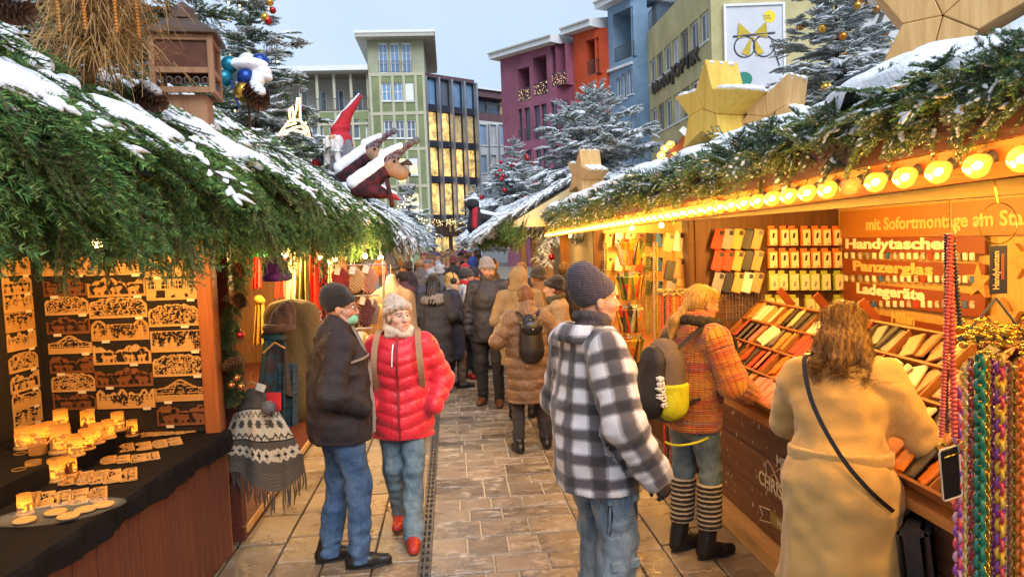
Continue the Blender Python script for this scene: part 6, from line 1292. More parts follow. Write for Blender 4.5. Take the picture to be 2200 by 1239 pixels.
# small gable with bulbs on the roof
gb = thing('gable_ornament', 'orange wooden gable edged with clear bulbs on the right roof', 'roof ornament', at(1462, 345, Y=6.6)); q = wloc(gb); b = MB(); b.prism([(-.24, -.1), (.2, -.1), (.2, .02), (.03, .22), (-.24, -.06)], q, (.85, -.5, 0), (0, 0, 1), (.5, .85, 0), .12); b.build('gable_board', W_ORG, gb); b = MB(); b.bar(q + Vector((.03, 0, .27)), q + Vector((.26, -.12, .0)), .2, .05); b.build('snow_cap', M_SNOW, gb)
for k, (x, y) in enumerate(((1417, 362), (1424, 347), (1432, 329), (1440, 315), (1452, 306), (1462, 330), (1418, 378))): p = at(x, y, Y=6.45); t = thing('globe_bulb', 'clear glowing globe bulb on the orange gable, %s of seven' % ORD[k], 'light bulb', p, 0, 'bulbs on the gable'); t.rotation_euler = (0, R(70), 0); link_mesh('globe', gme, t); link_mesh('socket', kme, t); link_mesh('filament', cme, t)
# third right stall with draped boughs, more beyond
r3 = thing('market_stall', 'stall with cream panels under draped snowy boughs, third on the right', 'market stall', (1.5, 12, 0)); b = MB(); b.span((1.75, 11.2, 0), (1.8, 20, .95)); b.build('front_wall', W_DK, r3); b = MB(); b.span((2.7, 9.8, 0), (2.75, 20, 2.5)); b.build('back_wall', mat('cream_panel', (.6, .48, .26), .7, .06), r3)
for k, y in enumerate((11.3, 13.2, 15.4, 17.8)): b = MB(); b.box((1.72, y, 1.15), (.13, .13, 2.3)); b.build('post', wood('honey_post', (.28, .14, .05), (.4, .22, .09)), r3)
b = MB(); b.add([(2.2, 11.3, 3.0), (.95, 11.3, 2.3), (.55, 24, 2.3), (1.9, 24, 3.0)], [[0, 1, 2, 3]]); b.build('roof', W_ROOF, r3); b = MB(); b.prism([(.95, 2.2), (2.75, 2.2), (2.75, 2.55), (2.2, 2.97), (.95, 2.28)], (0, 11.27, 0), (1, 0, 0), (0, 0, 1), (0, 1, 0), .03); b.build('gable_board', MATS['cream_panel'], r3)
for i, y in enumerate((11.9, 13.6, 16)): lamp((1.9, y, 2.05), 18, 'warm bulb in the third right stall, %s from the near end' % ORD[i], 'bulbs in the third right stall')
for i, (x, y) in enumerate(((1185, 552), (1290, 549))): bauble(at(x, y, Y=10.9), .05, 'red', 'shiny red bauble under the boughs of the third stall, %s one' % ('left', 'right')[i], 'red baubles of the third stall')
g6 = thing('fir_bough_cover', 'long snow tipped fir boughs draped over the third right stall', 'fir boughs', (1.2, 14, 2.5)); B = Boughs()
for k in range(330):
    y = rg.uniform(11.5, 22); t = rg.random(); xe = .95 - (y - 11.3) * .031; B.add((xe + 1.25 * t, y, 2.34 + .7 * t + .05), (-.85, rg.gauss(-.15, .35), -.42), (-.5, 0, .8), rg.gauss(0, .2), rg.uniform(1.1, 1.6), rg.randrange(3))
o = B.scatter('fir_boughs', PR_S, g6); o['kind'] = 'stuff'; B = Boughs()
for k in range(380): y = rg.uniform(10.9, 22); xe = .95 - (y - 11.3) * .031; B.add((xe + rg.uniform(-.1, .25), y, 2.32 + rg.uniform(-.1, .1)), (-rg.uniform(.1, .6), rg.gauss(0, .4), -.9), (-1, 0, .5), rg.gauss(0, .4), rg.uniform(.6, .95), rg.randrange(4))
o = B.scatter('fir_fringe', PR_G, g6); o['kind'] = 'stuff'
# trees
fir_tree('snowy_fir_tree', 'wide snow laden fir tree behind the small wooden star', (2.75, 14.0, 2.75), 1.85, 1.55, PR_S, 5, 10, 16, sc0=1.2, tilt=.8); fir_tree('snowy_fir_tree', 'smaller snowy fir tree with red baubles at the end of the right row', (2.15, 24, 2.6), 2.5, 1.5, PR_S, 6, 12, 12, sc0=1.2)
fir_tree('snowy_fir_tree', 'frosted fir tree with orange baubles at the top right', (4.9, 9.2, 2.0), 3.7, 1.15, PR_S, 7, 18, 12, sc0=.75); fir_tree('fir_tree', 'green fir tree with red and gold baubles behind the left stall roof', (-2.55, 10.6, 2.0), 3.9, 1.25, PR_T + PR_S, 8, 17, 10, sc0=1.0)
fir_tree('fir_tree', 'dark green fir tree behind the wooden house lantern', (-2.75, 6.3, 2.2), 3.6, 1.3, PR_T, 9, 16, 11, sc0=1.0); fir_tree('snowy_fir_tree', 'bright lit little fir at the end of the left row', (-1.3, 25, 2.1), 1.7, .9, PR_S, 10, 9, 9, sc0=1.0); fir_tree('snowy_fir_tree', 'small snowy fir hiding the shop sign', (1.0, 27, 1.9), 2.0, .8, PR_S, 11, 9, 9, sc0=1.0)
def hang(loc, H, Rd, n, cols_, seed, r, nm, group):
    rr = random.Random(seed)
    for k in range(n):
        f_ = rr.uniform(.1, .85); a = rr.uniform(3.3, 6.1); rad = Rd * (1 - f_) ** .85 + .06; c = cols_[k % len(cols_)]; bauble(Vector(loc) + Vector((rad * math.cos(a), rad * math.sin(a), H * f_)), r * rr.uniform(.85, 1.1), c, '%s bauble hanging in the %s' % (c, nm), group)
hang((4.9, 9.2, 2.0), 3.7, 1.15, 34, ['orange', 'copper', 'gold'], 1, .05, 'frosted fir tree at the top right', 'baubles in the frosted fir'); hang((-2.55, 10.6, 2.0), 3.9, 1.2, 14, ['red', 'gold'], 2, .055, 'green fir tree behind the left roof', 'baubles in the left fir'); hang((2.15, 24, 2.6), 2.5, 1.5, 26, ['red'], 3, .075, 'snowy fir tree at the end of the right row', 'baubles in the far right fir')
b = MB(); rr = random.Random(6)
for k in range(60): f_ = rr.uniform(.02, .9); a = rr.uniform(3.2, 6.2); rad = .9 * (1 - f_) + .08; b.ball((-1.3 + rad * math.cos(a), 25 + rad * math.sin(a), 2.1 + 1.7 * f_), .022, 5, 4)
for k in range(40): f_ = rr.uniform(.02, .9); a = rr.uniform(3.2, 6.2); rad = 1.2 * (1 - f_) + .08; b.ball((-2.55 + rad * math.cos(a), 10.6 + rad * math.sin(a), 2.0 + 3.9 * f_), .014, 5, 4)
o = b.build('fairy_lights', MATS['fairy_light_glow'], None); tag(o, 'tiny warm fairy lights in the left fir trees', 'fairy lights', kind='stuff')
# == people
def rotm(yaw=0., pitch=0., roll=0.): return np.array(Matrix.Rotation(yaw, 3, 'Z') @ Matrix.Rotation(pitch, 3, 'X') @ Matrix.Rotation(roll, 3, 'Y'))
M_SKIN = mat('skin', attr='col', rough=.5, var=.06, vscale=25, bump=.05, bscale=300, sss=.12, spec=.35)
M_EYE = mat('eye', attr='col', rough=.15, var=0)
def cloth(name, c, rough=.8, bump=.25, bscale=160, var=.14, vscale=9, **k): return mat('cloth_' + name, c, rough, var, vscale, bump, bscale, **{'wrinkle': .28, **k})
def knit_mat(name, c, freq=220, axis='z', var=.12, strength=.6, c2=None, band='DIAGONAL'):
    if 'knit_' + name in MATS: return MATS['knit_' + name]
    m = mat('knit_' + name, c, .9, var, 14, col2=c2, sheen=.2); n = m.node_tree.nodes; l = m.node_tree.links; p = n['Principled BSDF']; tc = n.new('ShaderNodeTexCoord'); wv = n.new('ShaderNodeTexWave'); wv.bands_direction = {'z': 'Z', 'x': 'X', 'y': 'Y', 'd': 'DIAGONAL'}[axis]
    wv.inputs['Scale'].default_value = freq / 6.28; wv.inputs['Distortion'].default_value = 1.2; l.new(tc.outputs['Object'], wv.inputs[0]); bp = n.new('ShaderNodeBump'); bp.inputs['Strength'].default_value = strength; bp.inputs['Distance'].default_value = .006; l.new(wv.outputs[0], bp.inputs['Height']); l.new(bp.outputs[0], p.inputs['Normal']); return m
def denim(name, c1, c2):
    if 'denim_' + name in MATS: return MATS['denim_' + name]
    m = mat('denim_' + name, c1, .85, 0, 5, .35, 220, col2=c2, thr=(.38, .68), stretch=(1, 1, .45), wrinkle=.4, wscale=11); return m
def plaid_mat():
    m = bpy.data.materials.new('plaid_flannel'); m.use_nodes = True; n = m.node_tree.nodes; l = m.node_tree.links; p = n['Principled BSDF']; p.inputs['Roughness'].default_value = .9; p.inputs['Sheen Weight'].default_value = .3
    a = n.new('ShaderNodeAttribute'); a.attribute_name = 'cloth'; sp = n.new('ShaderNodeSeparateXYZ'); l.new(a.outputs['Vector'], sp.inputs[0])
    nz = n.new('ShaderNodeTexNoise'); nz.inputs['Scale'].default_value = 120; nz.inputs['Detail'].default_value = 3; l.new(a.outputs['Vector'], nz.inputs['Vector'])
    def stripe(o, per, lo, hi, soft):
        mu = n.new('ShaderNodeMath'); mu.operation = 'MULTIPLY'; mu.inputs[1].default_value = 1 / per; l.new(o, mu.inputs[0]); fr = n.new('ShaderNodeMath'); fr.operation = 'FRACT'; l.new(mu.outputs[0], fr.inputs[0])
        sb = n.new('ShaderNodeMath'); sb.operation = 'SUBTRACT'; sb.inputs[1].default_value = .5; l.new(fr.outputs[0], sb.inputs[0]); ab = n.new('ShaderNodeMath'); ab.operation = 'ABSOLUTE'; l.new(sb.outputs[0], ab.inputs[0])
        nn = n.new('ShaderNodeMath'); nn.operation = 'MULTIPLY_ADD'; l.new(nz.outputs[0], nn.inputs[0]); nn.inputs[1].default_value = .05; l.new(ab.outputs[0], nn.inputs[2])
        mr = n.new('ShaderNodeMapRange'); mr.interpolation_type = 'SMOOTHSTEP'; mr.inputs[1].default_value = lo + soft + .025; mr.inputs[2].default_value = lo - soft + .025; l.new(nn.outputs[0], mr.inputs[0]); return mr.outputs[0]
    def mth(op, a_, b_):
        q = n.new('ShaderNodeMath'); q.operation = op
        for i, v in enumerate((a_, b_)):
            if isinstance(v, (int, float)): q.inputs[i].default_value = v
            else: l.new(v, q.inputs[i])
        return q.outputs[0]
    u, v = sp.outputs[0], sp.outputs[1]; S = mth('ADD', stripe(u, .115, .22, 0, .09), stripe(v, .115, .22, 0, .09)); T = mth('ADD', stripe(u, .0575, .03, 0, .015), stripe(v, .0575, .03, 0, .015))
    S = mth('MULTIPLY', S, .5); cr = n.new('ShaderNodeValToRGB'); e = cr.color_ramp.elements; e[0].position = 0; e[0].color = (.47, .46, .49, 1); e[1].position = 1; e[1].color = (.012, .012, .016, 1); md = cr.color_ramp.elements.new(.5); md.color = (.062, .058, .066, 1); l.new(S, cr.inputs[0])
    mx = n.new('ShaderNodeMix'); mx.data_type = 'RGBA'; mx.inputs[7].default_value = (.10, .075, .06, 1); l.new(mth('MULTIPLY', T, .35), mx.inputs[0]); l.new(cr.outputs[0], mx.inputs[6]); l.new(mx.outputs[2], p.inputs['Base Color'])
    bp = n.new('ShaderNodeBump'); bp.inputs['Strength'].default_value = .3; bp.inputs['Distance'].default_value = .004; l.new(nz.outputs[0], bp.inputs['Height']); l.new(bp.outputs[0], p.inputs['Normal']); return m
def multi_knit():
    """hand-knit jacket of space-dyed yarn: rows of changing colours plus vertical ribs"""
    m = bpy.data.materials.new('rainbow_knit'); m.use_nodes = True; n = m.node_tree.nodes; l = m.node_tree.links; p = n['Principled BSDF']; p.inputs['Roughness'].default_value = .95; p.inputs['Sheen Weight'].default_value = .3
    a = n.new('ShaderNodeAttribute'); a.attribute_name = 'cloth'; mp = n.new('ShaderNodeMapping'); mp.inputs['Scale'].default_value = (.9, 19, 1); l.new(a.outputs['Vector'], mp.inputs[0])
    nz = n.new('ShaderNodeTexNoise'); nz.inputs['Scale'].default_value = 1.5; nz.inputs['Detail'].default_value = 3; nz.inputs['Roughness'].default_value = .7; l.new(mp.outputs[0], nz.inputs['Vector'])
    cr = n.new('ShaderNodeValToRGB'); cr.color_ramp.interpolation = 'LINEAR'; E = cr.color_ramp.elements; E[0].position = .28; E[0].color = (.10, .03, .05, 1); E[1].position = .72; E[1].color = (.20, .16, .22, 1)
    for ps, c in ((.33, (.40, .05, .015)), (.40, (.50, .14, .02)), (.46, (.46, .24, .025)), (.51, (.52, .12, .02)), (.56, (.38, .035, .02)), (.62, (.30, .20, .17)), (.68, (.48, .22, .03)), (.73, (.18, .08, .16))): q = E.new(ps); q.color = (*c, 1)
    l.new(nz.outputs[0], cr.inputs[0]); sp = n.new('ShaderNodeSeparateXYZ'); l.new(a.outputs['Vector'], sp.inputs[0])
    def wave(o, k, ph=0):
        mu = n.new('ShaderNodeMath'); mu.operation = 'MULTIPLY'; mu.inputs[1].default_value = k; l.new(o, mu.inputs[0]); s = n.new('ShaderNodeMath'); s.operation = 'SINE'; l.new(mu.outputs[0], s.inputs[0]); ab = n.new('ShaderNodeMath'); ab.operation = 'ABSOLUTE'; l.new(s.outputs[0], ab.inputs[0]); return ab.outputs[0]
    r_ = wave(sp.outputs[0], 105); s_ = wave(sp.outputs[1], 240); mn = n.new('ShaderNodeMath'); mn.operation = 'MULTIPLY'; l.new(r_, mn.inputs[0]); l.new(s_, mn.inputs[1]); pw = n.new('ShaderNodeMath'); pw.operation = 'POWER'; pw.inputs[1].default_value = .4; l.new(mn.outputs[0], pw.inputs[0])
    rr_ = n.new('ShaderNodeMapRange'); rr_.inputs[2].default_value = .3; rr_.inputs[3].default_value = .72; l.new(r_, rr_.inputs[0]); mx = n.new('ShaderNodeMix'); mx.data_type = 'RGBA'; mx.blend_type = 'MULTIPLY'; mx.inputs[0].default_value = 1; l.new(cr.outputs[0], mx.inputs[6]); l.new(rr_.outputs[0], mx.inputs[7]); l.new(mx.outputs[2], p.inputs['Base Color'])
    bp = n.new('ShaderNodeBump'); bp.inputs['Strength'].default_value = .9; bp.inputs['Distance'].default_value = .012; l.new(pw.outputs[0], bp.inputs['Height']); l.new(bp.outputs[0], p.inputs['Normal']); return m
class Person:
    def __init__(s, label, loc, rz, H=1.75, lean=(0, 0), sway=(0, 0), feet=((-.1, -.02), (.1, .02)), toe=(.15, -.15), knee=(.03, .03), arms=None, head=(0, 0, 0), heady=0., h=.012, fat=1., twist=0., group='people in the market lane', footz=(0, 0), bend=0.):
        s.S = H / 1.75; s.h = h; s.fat = fat; s.o = thing('person', label, 'person', (loc[0], loc[1], 0), rz, group); S = s.S
        v = lambda *a: np.array(a, float) * S
        s.P = v(sway[0], sway[1], .94); s.N = s.P + v(lean[0], lean[1], .53 - bend); s.C = s.P * .35 + s.N * .65 + v(0, .015, .0); s.W = s.P * .72 + s.N * .28
        tw = rotm(twist); s.sh = [s.N + tw @ v(-.175, -.015, -.055), s.N + tw @ v(.175, -.015, -.055)]
        s.hip = [s.P + v(-.09, 0, -.03), s.P + v(.09, 0, -.03)]; s.ank = [v(f[0], f[1], .085 + footz[i]) for i, f in enumerate(feet)]
        s.toe = [np.array([math.sin(-t), math.cos(-t), 0.]) if False else np.array([-math.sin(t), math.cos(t), 0.]) for t in toe]
        s.kn = [(s.hip[i] + s.ank[i]) * .5 + v(0, knee[i] + .02, .03) for i in (0, 1)]
        arms = arms or (((-.06, -.02, -.29), (.0, .06, -.25)), ((.06, -.02, -.29), (.0, .06, -.25)))
        s.el = [s.sh[i] + v(*arms[i][0]) for i in (0, 1)]; s.wr = [s.el[i] + v(*arms[i][1]) for i in (0, 1)]
        s.HR = rotm(head[0], head[1], head[2]); s.HC = s.N + v(0, .025 + heady, .155) + (s.HR @ v(0, .01, 0)); s.HS = S * .98
        s.fx = Vector((0, 1, 0))
    def hp(s, *p): return s.HC + s.HR @ (np.array(p, float) * s.HS)
    def hl(s, V): return ((V - s.HC) @ s.HR) / s.HS
    def fold(s, a=.006, f=9., seed=0):
        def fn(P): q = P.copy(); q[:, 2] *= 1.5; return a * (1 - np.abs(vnoise(q, f, seed))) * 1.2 + a * .8 * vnoise(P, f * 2.3, seed + 1) - a * .6
        return fn
    def body(s, tone=(.42, .22, .145), lips=(.36, .09, .07), brow=(.08, .05, .03), beard=None, hands=True, fh=None, old=False):
        d = Sdf(); k = s.HS; R_ = s.HR; E = lambda c, r, kk=.02, sub=False: d.ell(s.hp(*c), np.array(r) * k, kk * k, rot=R_, sub=sub); Cn = lambda a, b, ra, rb, kk=.02: d.cone(s.hp(*a), s.hp(*b), ra * k, rb * k, kk * k)
        E((0, -.012, .035), (.076, .095, .082)); E((0, .022, -.03), (.061, .072, .085), .03); E((0, .035, -.078), (.05, .052, .038), .03); E((0, .072, -.104), (.019, .015, .014), .02)
        E((0, .078, .03), (.05, .016, .011), .02)
        for sx in (-1, 1): E((sx * .03, .099, .008), (.018, .015, .0125), .014, True); E((sx * .043, .058, -.028), (.024, .026, .022), .02); E((sx * .078, -.006, -.012), (.010, .019, .031), .008); E((sx * .012, .098, -.034), (.009, .01, .008), .008)
        Cn((0, .09, .012), (0, .113, -.03), .0085, .0125, .014); E((0, .088, -.062), (.023, .009, .0062), .008); E((0, .086, -.073), (.02, .009, .0065), .008); E((0, .097, -.0675), (.024, .006, .0018), .005, True)
        Cn((0, -.02, -.07), (0, -.045, -.2), .053, .06, .03)
        d.cone(s.C, s.P, .12 * s.S, .11 * s.S, .05, flat=((0, 1, 0), .7)); d.cone(s.sh[0], s.sh[1], .055 * s.S, .055 * s.S, .05)
        d.cone(s.N + np.array([0, 0, -.05]), s.C, .06 * s.S, .11 * s.S, .05)
        for i in (0, 1):
            d.cone(s.sh[i], s.el[i], .045 * s.S, .037 * s.S); d.cone(s.el[i], s.wr[i], .037 * s.S, .026 * s.S); d.cone(s.hip[i], s.kn[i], .075 * s.S, .052 * s.S); d.cone(s.kn[i], s.ank[i], .05 * s.S, .035 * s.S)
        def col(V):
            q = s.hl(V); c = np.tile(np.array(tone), (len(V), 1)); x, y, z = np.abs(q[:, 0]), q[:, 1], q[:, 2]
            def mixin(w_, cc): nonlocal c; w_ = np.clip(w_, 0, 1)[:, None]; c = c * (1 - w_) + np.array(cc) * w_
            mixin(np.exp(-((x - .043) / .02) ** 2 - ((z + .03) / .02) ** 2) * (y > .03) * .45, (tone[0] * 1.05, tone[1] * .65, tone[2] * .6)); mixin(np.exp(-((x) / .016) ** 2 - ((z + .03) / .015) ** 2) * (y > .08) * .4, (tone[0] * 1.05, tone[1] * .7, tone[2] * .65))
            mixin((np.exp(-(x / .022) ** 4 - ((z + .0675) / .009) ** 4)) * (y > .075), lips); mixin(np.exp(-((x - .03) / .02) ** 4 - ((z - .03 + x * .05) / .0055) ** 2) * (y > .06), brow)
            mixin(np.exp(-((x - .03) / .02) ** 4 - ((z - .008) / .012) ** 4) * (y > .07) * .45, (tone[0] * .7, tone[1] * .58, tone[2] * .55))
            if beard: mixin((np.clip((-.045 - z) / .02, 0, 1) * (y > -.01) * (z > -.15)) * .8, beard); mixin(np.exp(-(x / .03) ** 4 - ((z + .05) / .008) ** 2) * (y > .08) * .8, beard)
            return c
        o = d.build('body', M_SKIN, s.o, fh or s.h, col=col)
        for sx in (-1, 1):
            b = MB(); c = s.hp(sx * .0305, .0795, .0075); b.ball(tuple(c), .0125 * k, 10, 8); e = b.build('eye', M_EYE, s.o, True, local=True); me = e.data; n = len(me.vertices); V = np.empty(n * 3, dtype=np.float32); me.vertices.foreach_get('co', V); q = ((V.reshape(-1, 3) - c) @ s.HR) / (.0125 * k)
            a = me.attributes.new('col', 'FLOAT_COLOR', 'POINT'); cc = np.ones((n, 4), dtype=np.float32); cc[:, :3] = np.where((q[:, 1] > .84)[:, None], (.02, .015, .012), (.6, .55, .5)); a.data.foreach_set('color', cc.ravel())
        return o
    def hand(s, i, fwd, palm_n, m, curl=.5, name='hand', sc=1.):
        """palm and five bent fingers that leave the wrist along fwd; palm_n points out of the palm"""
        d = Sdf(); k = s.S * sc; f = np.array(fwd, float); f /= np.linalg.norm(f); n = np.array(palm_n, float); n -= f * (n @ f); n /= np.linalg.norm(n); sd = np.cross(f, n) * (1 if i else -1); w_ = s.wr[i]
        d.cone(w_ - f * .04 * k, w_ + f * .02 * k, .024 * k, .026 * k, .01); d.cone(w_ + f * .02 * k, w_ + f * .08 * k, .026 * k, .036 * k, .015, flat=(n, .5))
        for j, (o_, L, r_) in enumerate(((-.028, .068, .0082), (-.0095, .078, .0088), (.0095, .074, .0086), (.027, .06, .0075))):
            p = w_ + f * .085 * k + sd * o_ * k; dirs = [curl * .5, curl * 1.1, curl * 1.6]; ls = [L * .45, L * .32, L * .25]
            for a_, l_ in zip(dirs, ls): q = p + (f * math.cos(a_) + n * math.sin(a_)) * l_ * k; d.cone(p, q, r_ * k, r_ * .92 * k, .004); p = q
        p = w_ + f * .03 * k - sd * .026 * k; q = p + (f * .7 - sd * .6 + n * .3) * .04 * k; d.cone(p, q, .012 * k, .010 * k, .008); d.cone(q, q + (f * .9 - sd * .05 + n * .4) * .032 * k, .0095 * k, .008 * k, .004)
        return d.build(name, m, s.o, .0045 * k, col=(lambda V: np.tile(np.array([.42, .22, .145]), (len(V), 1))))
    def trousers(s, m, r=(.1, .068, .052), name='trousers', seed=1, fa=.007, bot=None, r2=None, h=None):
        d = Sdf(); S = s.S; F_ = s.fat
        d.cone(s.P + np.array([0, 0, .06]) * S, s.P + np.array([0, 0, -.06]) * S, .135 * S * F_, .13 * S * F_, .05, flat=((0, 1, 0), .78))
        for i in (0, 1):
            an = s.ank[i] + np.array([0, 0, -.03]) * S; kw = dict(k=.03); wr = lambda P, t, i=i: .006 * vnoise(P * np.array([.8, .8, 2.4]), 16, 3 + i) * np.exp(-((P[..., 2] - s.kn[i][2]) / .16) ** 2) + .009 * vnoise(P * np.array([.7, .7, 2.6]), 17, 5 + i) * np.exp(-((P[..., 2] - .14) / .09) ** 2)
            d.cone(s.hip[i], s.kn[i], r[0] * S * F_, r[1] * S, disp=wr, **kw); d.cone(s.kn[i], an, r[1] * S, r[2] * S, disp=wr, **kw)
        if bot: d.clip((0, 0, bot), (0, 0, 1))
        else: d.clip((0, 0, .035), (0, 0, 1))
        return d.build(name, m, s.o, h or s.h, s.fold(fa, 8, seed))
    def shoes(s, m, L=.27, boot=0., w_=.042, ms=None, name='shoe'):
        for i in (0, 1):
            d = Sdf(); S = s.S; a = s.ank[i].copy(); zf = a[2] - .085 * S; t = s.toe[i]; g = lambda f, z: np.array([a[0], a[1], zf + z * S]) + t * f * S
            d.cone(g(-.05, .045), g(.06, .045), .042 * S, .044 * S, .02); d.cone(g(.06, .04), g(.165, .032), .044 * S, .036 * S, .03); d.cone(g(-.03, .06), g(-.02, .12), .045 * S, .047 * S, .03); d.clip(g(0, .004), (0, 0, 1))
            if boot: d.cone(g(-.02, .1), s.ank[i] * (1 - boot / .4) + s.kn[i] * (boot / .4), .054 * S, .066 * S, .03)
            d.build(name, m, s.o, min(s.h, .01))
            b = MB(); P0 = g(-.085, .0); P1 = g(.195, .0); sd = np.array([t[1], -t[0], 0]); pts = []
            for q in range(20):
                an = 2 * math.pi * q / 20; cx = math.cos(an); f_ = .055 + .145 * cx; wd = (.041 + .006 * cx) * math.sin(an); p = g(f_, 0) + sd * wd * S; pts.append(p)
            b.add([tuple(p + np.array([0, 0, .001])) for p in pts] + [tuple(p + np.array([0, 0, .018 * S])) for p in pts], [list(range(20))[::-1], list(range(20, 40))] + [[q, (q + 1) % 20, 20 + (q + 1) % 20, 20 + q] for q in range(20)]); b.build('sole', ms or M_SOLE, s.o, local=True)
    def top(s, m, hem, name='jacket', r=1., hemr=.185, waist=.165, chest=.175, sleeve=(.078, .066, .052), puff=None, chev=0., flat=.74, seed=2, fa=.008, collar=None, h=None, cloth_uv=False, asym=0., sleeve_to=1.0, hemoff=(0, 0), shr=.075, open_front=False, sdisp=None, skirt=0.):
        d = Sdf(); S = s.S; F_ = s.fat; pf = None; pa = None
        if puff:
            amp, per = puff; pf = lambda P, t: amp * (np.abs(np.sin(math.pi * (P[..., 2] + chev * np.abs(P[..., 0])) / per)) ** .55 - .6); pa = lambda P, t: amp * (np.abs(np.sin(math.pi * t / per)) ** .55 - .6)
        sk = pf or ((lambda P, t: skirt * np.sin(np.arctan2(P[..., 0], P[..., 1]) * 7 + .8 * vnoise(P, 2.5, 4)) * np.clip((s.P[2] + .1 - P[..., 2]) / .7, 0, 1)) if skirt else None)
        hz = np.array([s.P[0] + hemoff[0], s.P[1] + hemoff[1], hem])
        if hem < s.P[2] - .12: d.cone(hz, s.P, hemr * S * F_, (hemr * .6 + waist * .4) * S * F_, .05, flat=((0, 1, 0), flat + .06), disp=sk); d.cone(s.P, s.W, (hemr * .6 + waist * .4) * S * F_, waist * S * F_, .05, flat=((0, 1, 0), flat), disp=pf)
        else: d.cone(hz, s.W, hemr * S * F_, waist * S * F_, .05, flat=((0, 1, 0), flat), disp=pf)
        d.cone(s.W, s.C, waist * S * F_, chest * S * (F_ * .4 + .6), .05, flat=((0, 1, 0), flat), disp=pf); d.cone(s.C, s.N + np.array([0, -.01, -.1]) * S, chest * S * (F_ * .4 + .6), .12 * S, .05, flat=((0, 1, 0), .8), disp=pf)
        d.cone(s.sh[0], s.sh[1], shr * S, shr * S, .05); d.cone(s.N + np.array([0, -.015, -.07]) * S, s.N + np.array([0, -.015, .0]) * S, .085 * S, .07 * S, .04)
        for i in (0, 1):
            we = s.el[i] + (s.wr[i] - s.el[i]) * sleeve_to; dd = sdisp or (lambda P, t, i=i: .005 * np.sin(t * 75 + 3 * np.sin(P[..., 0] * 22 + i)) * np.exp(-((t - .29 * S) / .09) ** 2))
            d.cone(s.sh[i], s.el[i], sleeve[0] * S, sleeve[1] * S, .03, disp=pa or dd); d.cone(s.el[i], we, sleeve[1] * S, sleeve[2] * S, .025, disp=pa or (lambda P, t, i=i: .004 * np.sin(t * 85 + 2 * np.sin(P[..., 1] * 25)))); L = we - s.el[i]
        if collar:
            n0 = s.N + np.array([0, -.012, 0]) * S; d.cone(n0 + np.array([0, -.01, -.03]) * S, n0 + np.array([0, .012, collar[1]]) * S, collar[0] * S, collar[0] * .94 * S, .02)
        d.clip((0, 0, hem), (0, 0, 1))
        uv = None
        if cloth_uv:
            def uv(V):
                best = np.full(len(V), 1e9); U = np.zeros((len(V), 3)); F0 = np.array([0, 1., 0])
                segs = [(np.array([s.P[0], s.P[1], hem]), s.N, .16, 0)] + [(s.sh[i], s.el[i], .07, 1 + i) for i in (0, 1)] + [(s.el[i], s.wr[i], .06, 3 + i) for i in (0, 1)]
                for a, b_, r_, kd in segs:
                    ba = b_ - a; L2 = ba @ ba; t = np.clip(((V - a) @ ba) / L2, 0, 1) if kd else np.clip(((V - a) @ ba) / L2, -.15, 1.1); c = a + t[:, None] * ba; dv = V - c; dist = np.linalg.norm(dv, axis=1) - (.205 if kd == 0 else .088); ax_ = ba / math.sqrt(L2); x_ = np.cross(F0, ax_); x_ /= np.linalg.norm(x_); y_ = np.cross(ax_, x_)
                    ang = np.arctan2(dv @ x_, -(dv @ y_));
                    if kd == 0: ang = np.arctan2(dv @ np.array([1., 0, 0]), -(dv @ np.array([0, 1., 0])))
                    tt = t * math.sqrt(L2) + (.30 * s.S if kd > 2 else 0); vv = tt if kd == 0 else -tt + .9; w_ = dist < best; best[w_] = dist[w_]; U[w_, 0] = (ang * (.065 if kd else r_) + (.3 * ((kd - 1) % 2 + 1) if kd else 0))[w_]; U[w_, 1] = (vv if kd else V[:, 2])[w_]; U[w_, 2] = kd
                return U
        s.layer = d
        return d.build(name, m, s.o, h or s.h, s.fold(fa, 7, seed), uv=uv)
    def ring(s, m, name='scarf', r=.078, th=.03, z=(-.02, .05), lift=.02, seed=4, n=3, fx=0.):
        """wrapped scarf: stacked slanting loops round the neck"""
        d = Sdf(); S = s.S
        for k in range(n):
            zz = z[0] + (z[1] - z[0]) * k / max(1, n - 1); P = [s.N + np.array([r * math.cos(a) * (1.05), r * math.sin(a) * .95 + .012, zz + lift * math.sin(a + k * 1.3) + .012]) * S for a in [i * math.pi / 6 for i in range(13)]]; d.chain(P, [th * S * (1 + .15 * math.sin(i * 2 + k)) for i in range(13)], k=.012)
        return d.build(name, m, s.o, min(s.h, .01), s.fold(.004, 18, seed))
    def beanie(s, m, name='beanie', tall=.05, drop=.0, slouch=(0, -.02), ribs=None, fold=True, low=-.005, tilt=.25, pom=None, mp=None):
        d = Sdf(); k = s.HS; e = lambda c, r, kk=.03: d.ell(s.hp(*c), np.array(r) * k, kk * k, rot=s.HR)
        e((0, -.012, .04), (.088, .108, .09)); e((slouch[0], -.03 + slouch[1], .075 + tall * .5), (.07, .08, .05 + tall * .5), .05)
        if fold: P = [s.hp(.081 * math.cos(a), -.012 + .099 * math.sin(a), low + .028 + tilt * .1 * math.sin(a)) for a in [i * math.pi / 10 for i in range(21)]]; d.chain(P, [.017 * k] * 21, k=.02)
        nrm = s.HR @ np.array([0, -tilt, 1.]); d.clip(s.hp(0, 0, low), nrm)
        if ribs:
            def fo(P): q = s.hl(P); return ribs[0] * np.sin(np.arctan2(q[:, 0], q[:, 1]) * ribs[1]) + .002 * vnoise(P, 60, 3)
        else: fo = s.fold(.004, 16, 5)
        o = d.build(name, m, s.o, min(s.h, .007), fo)
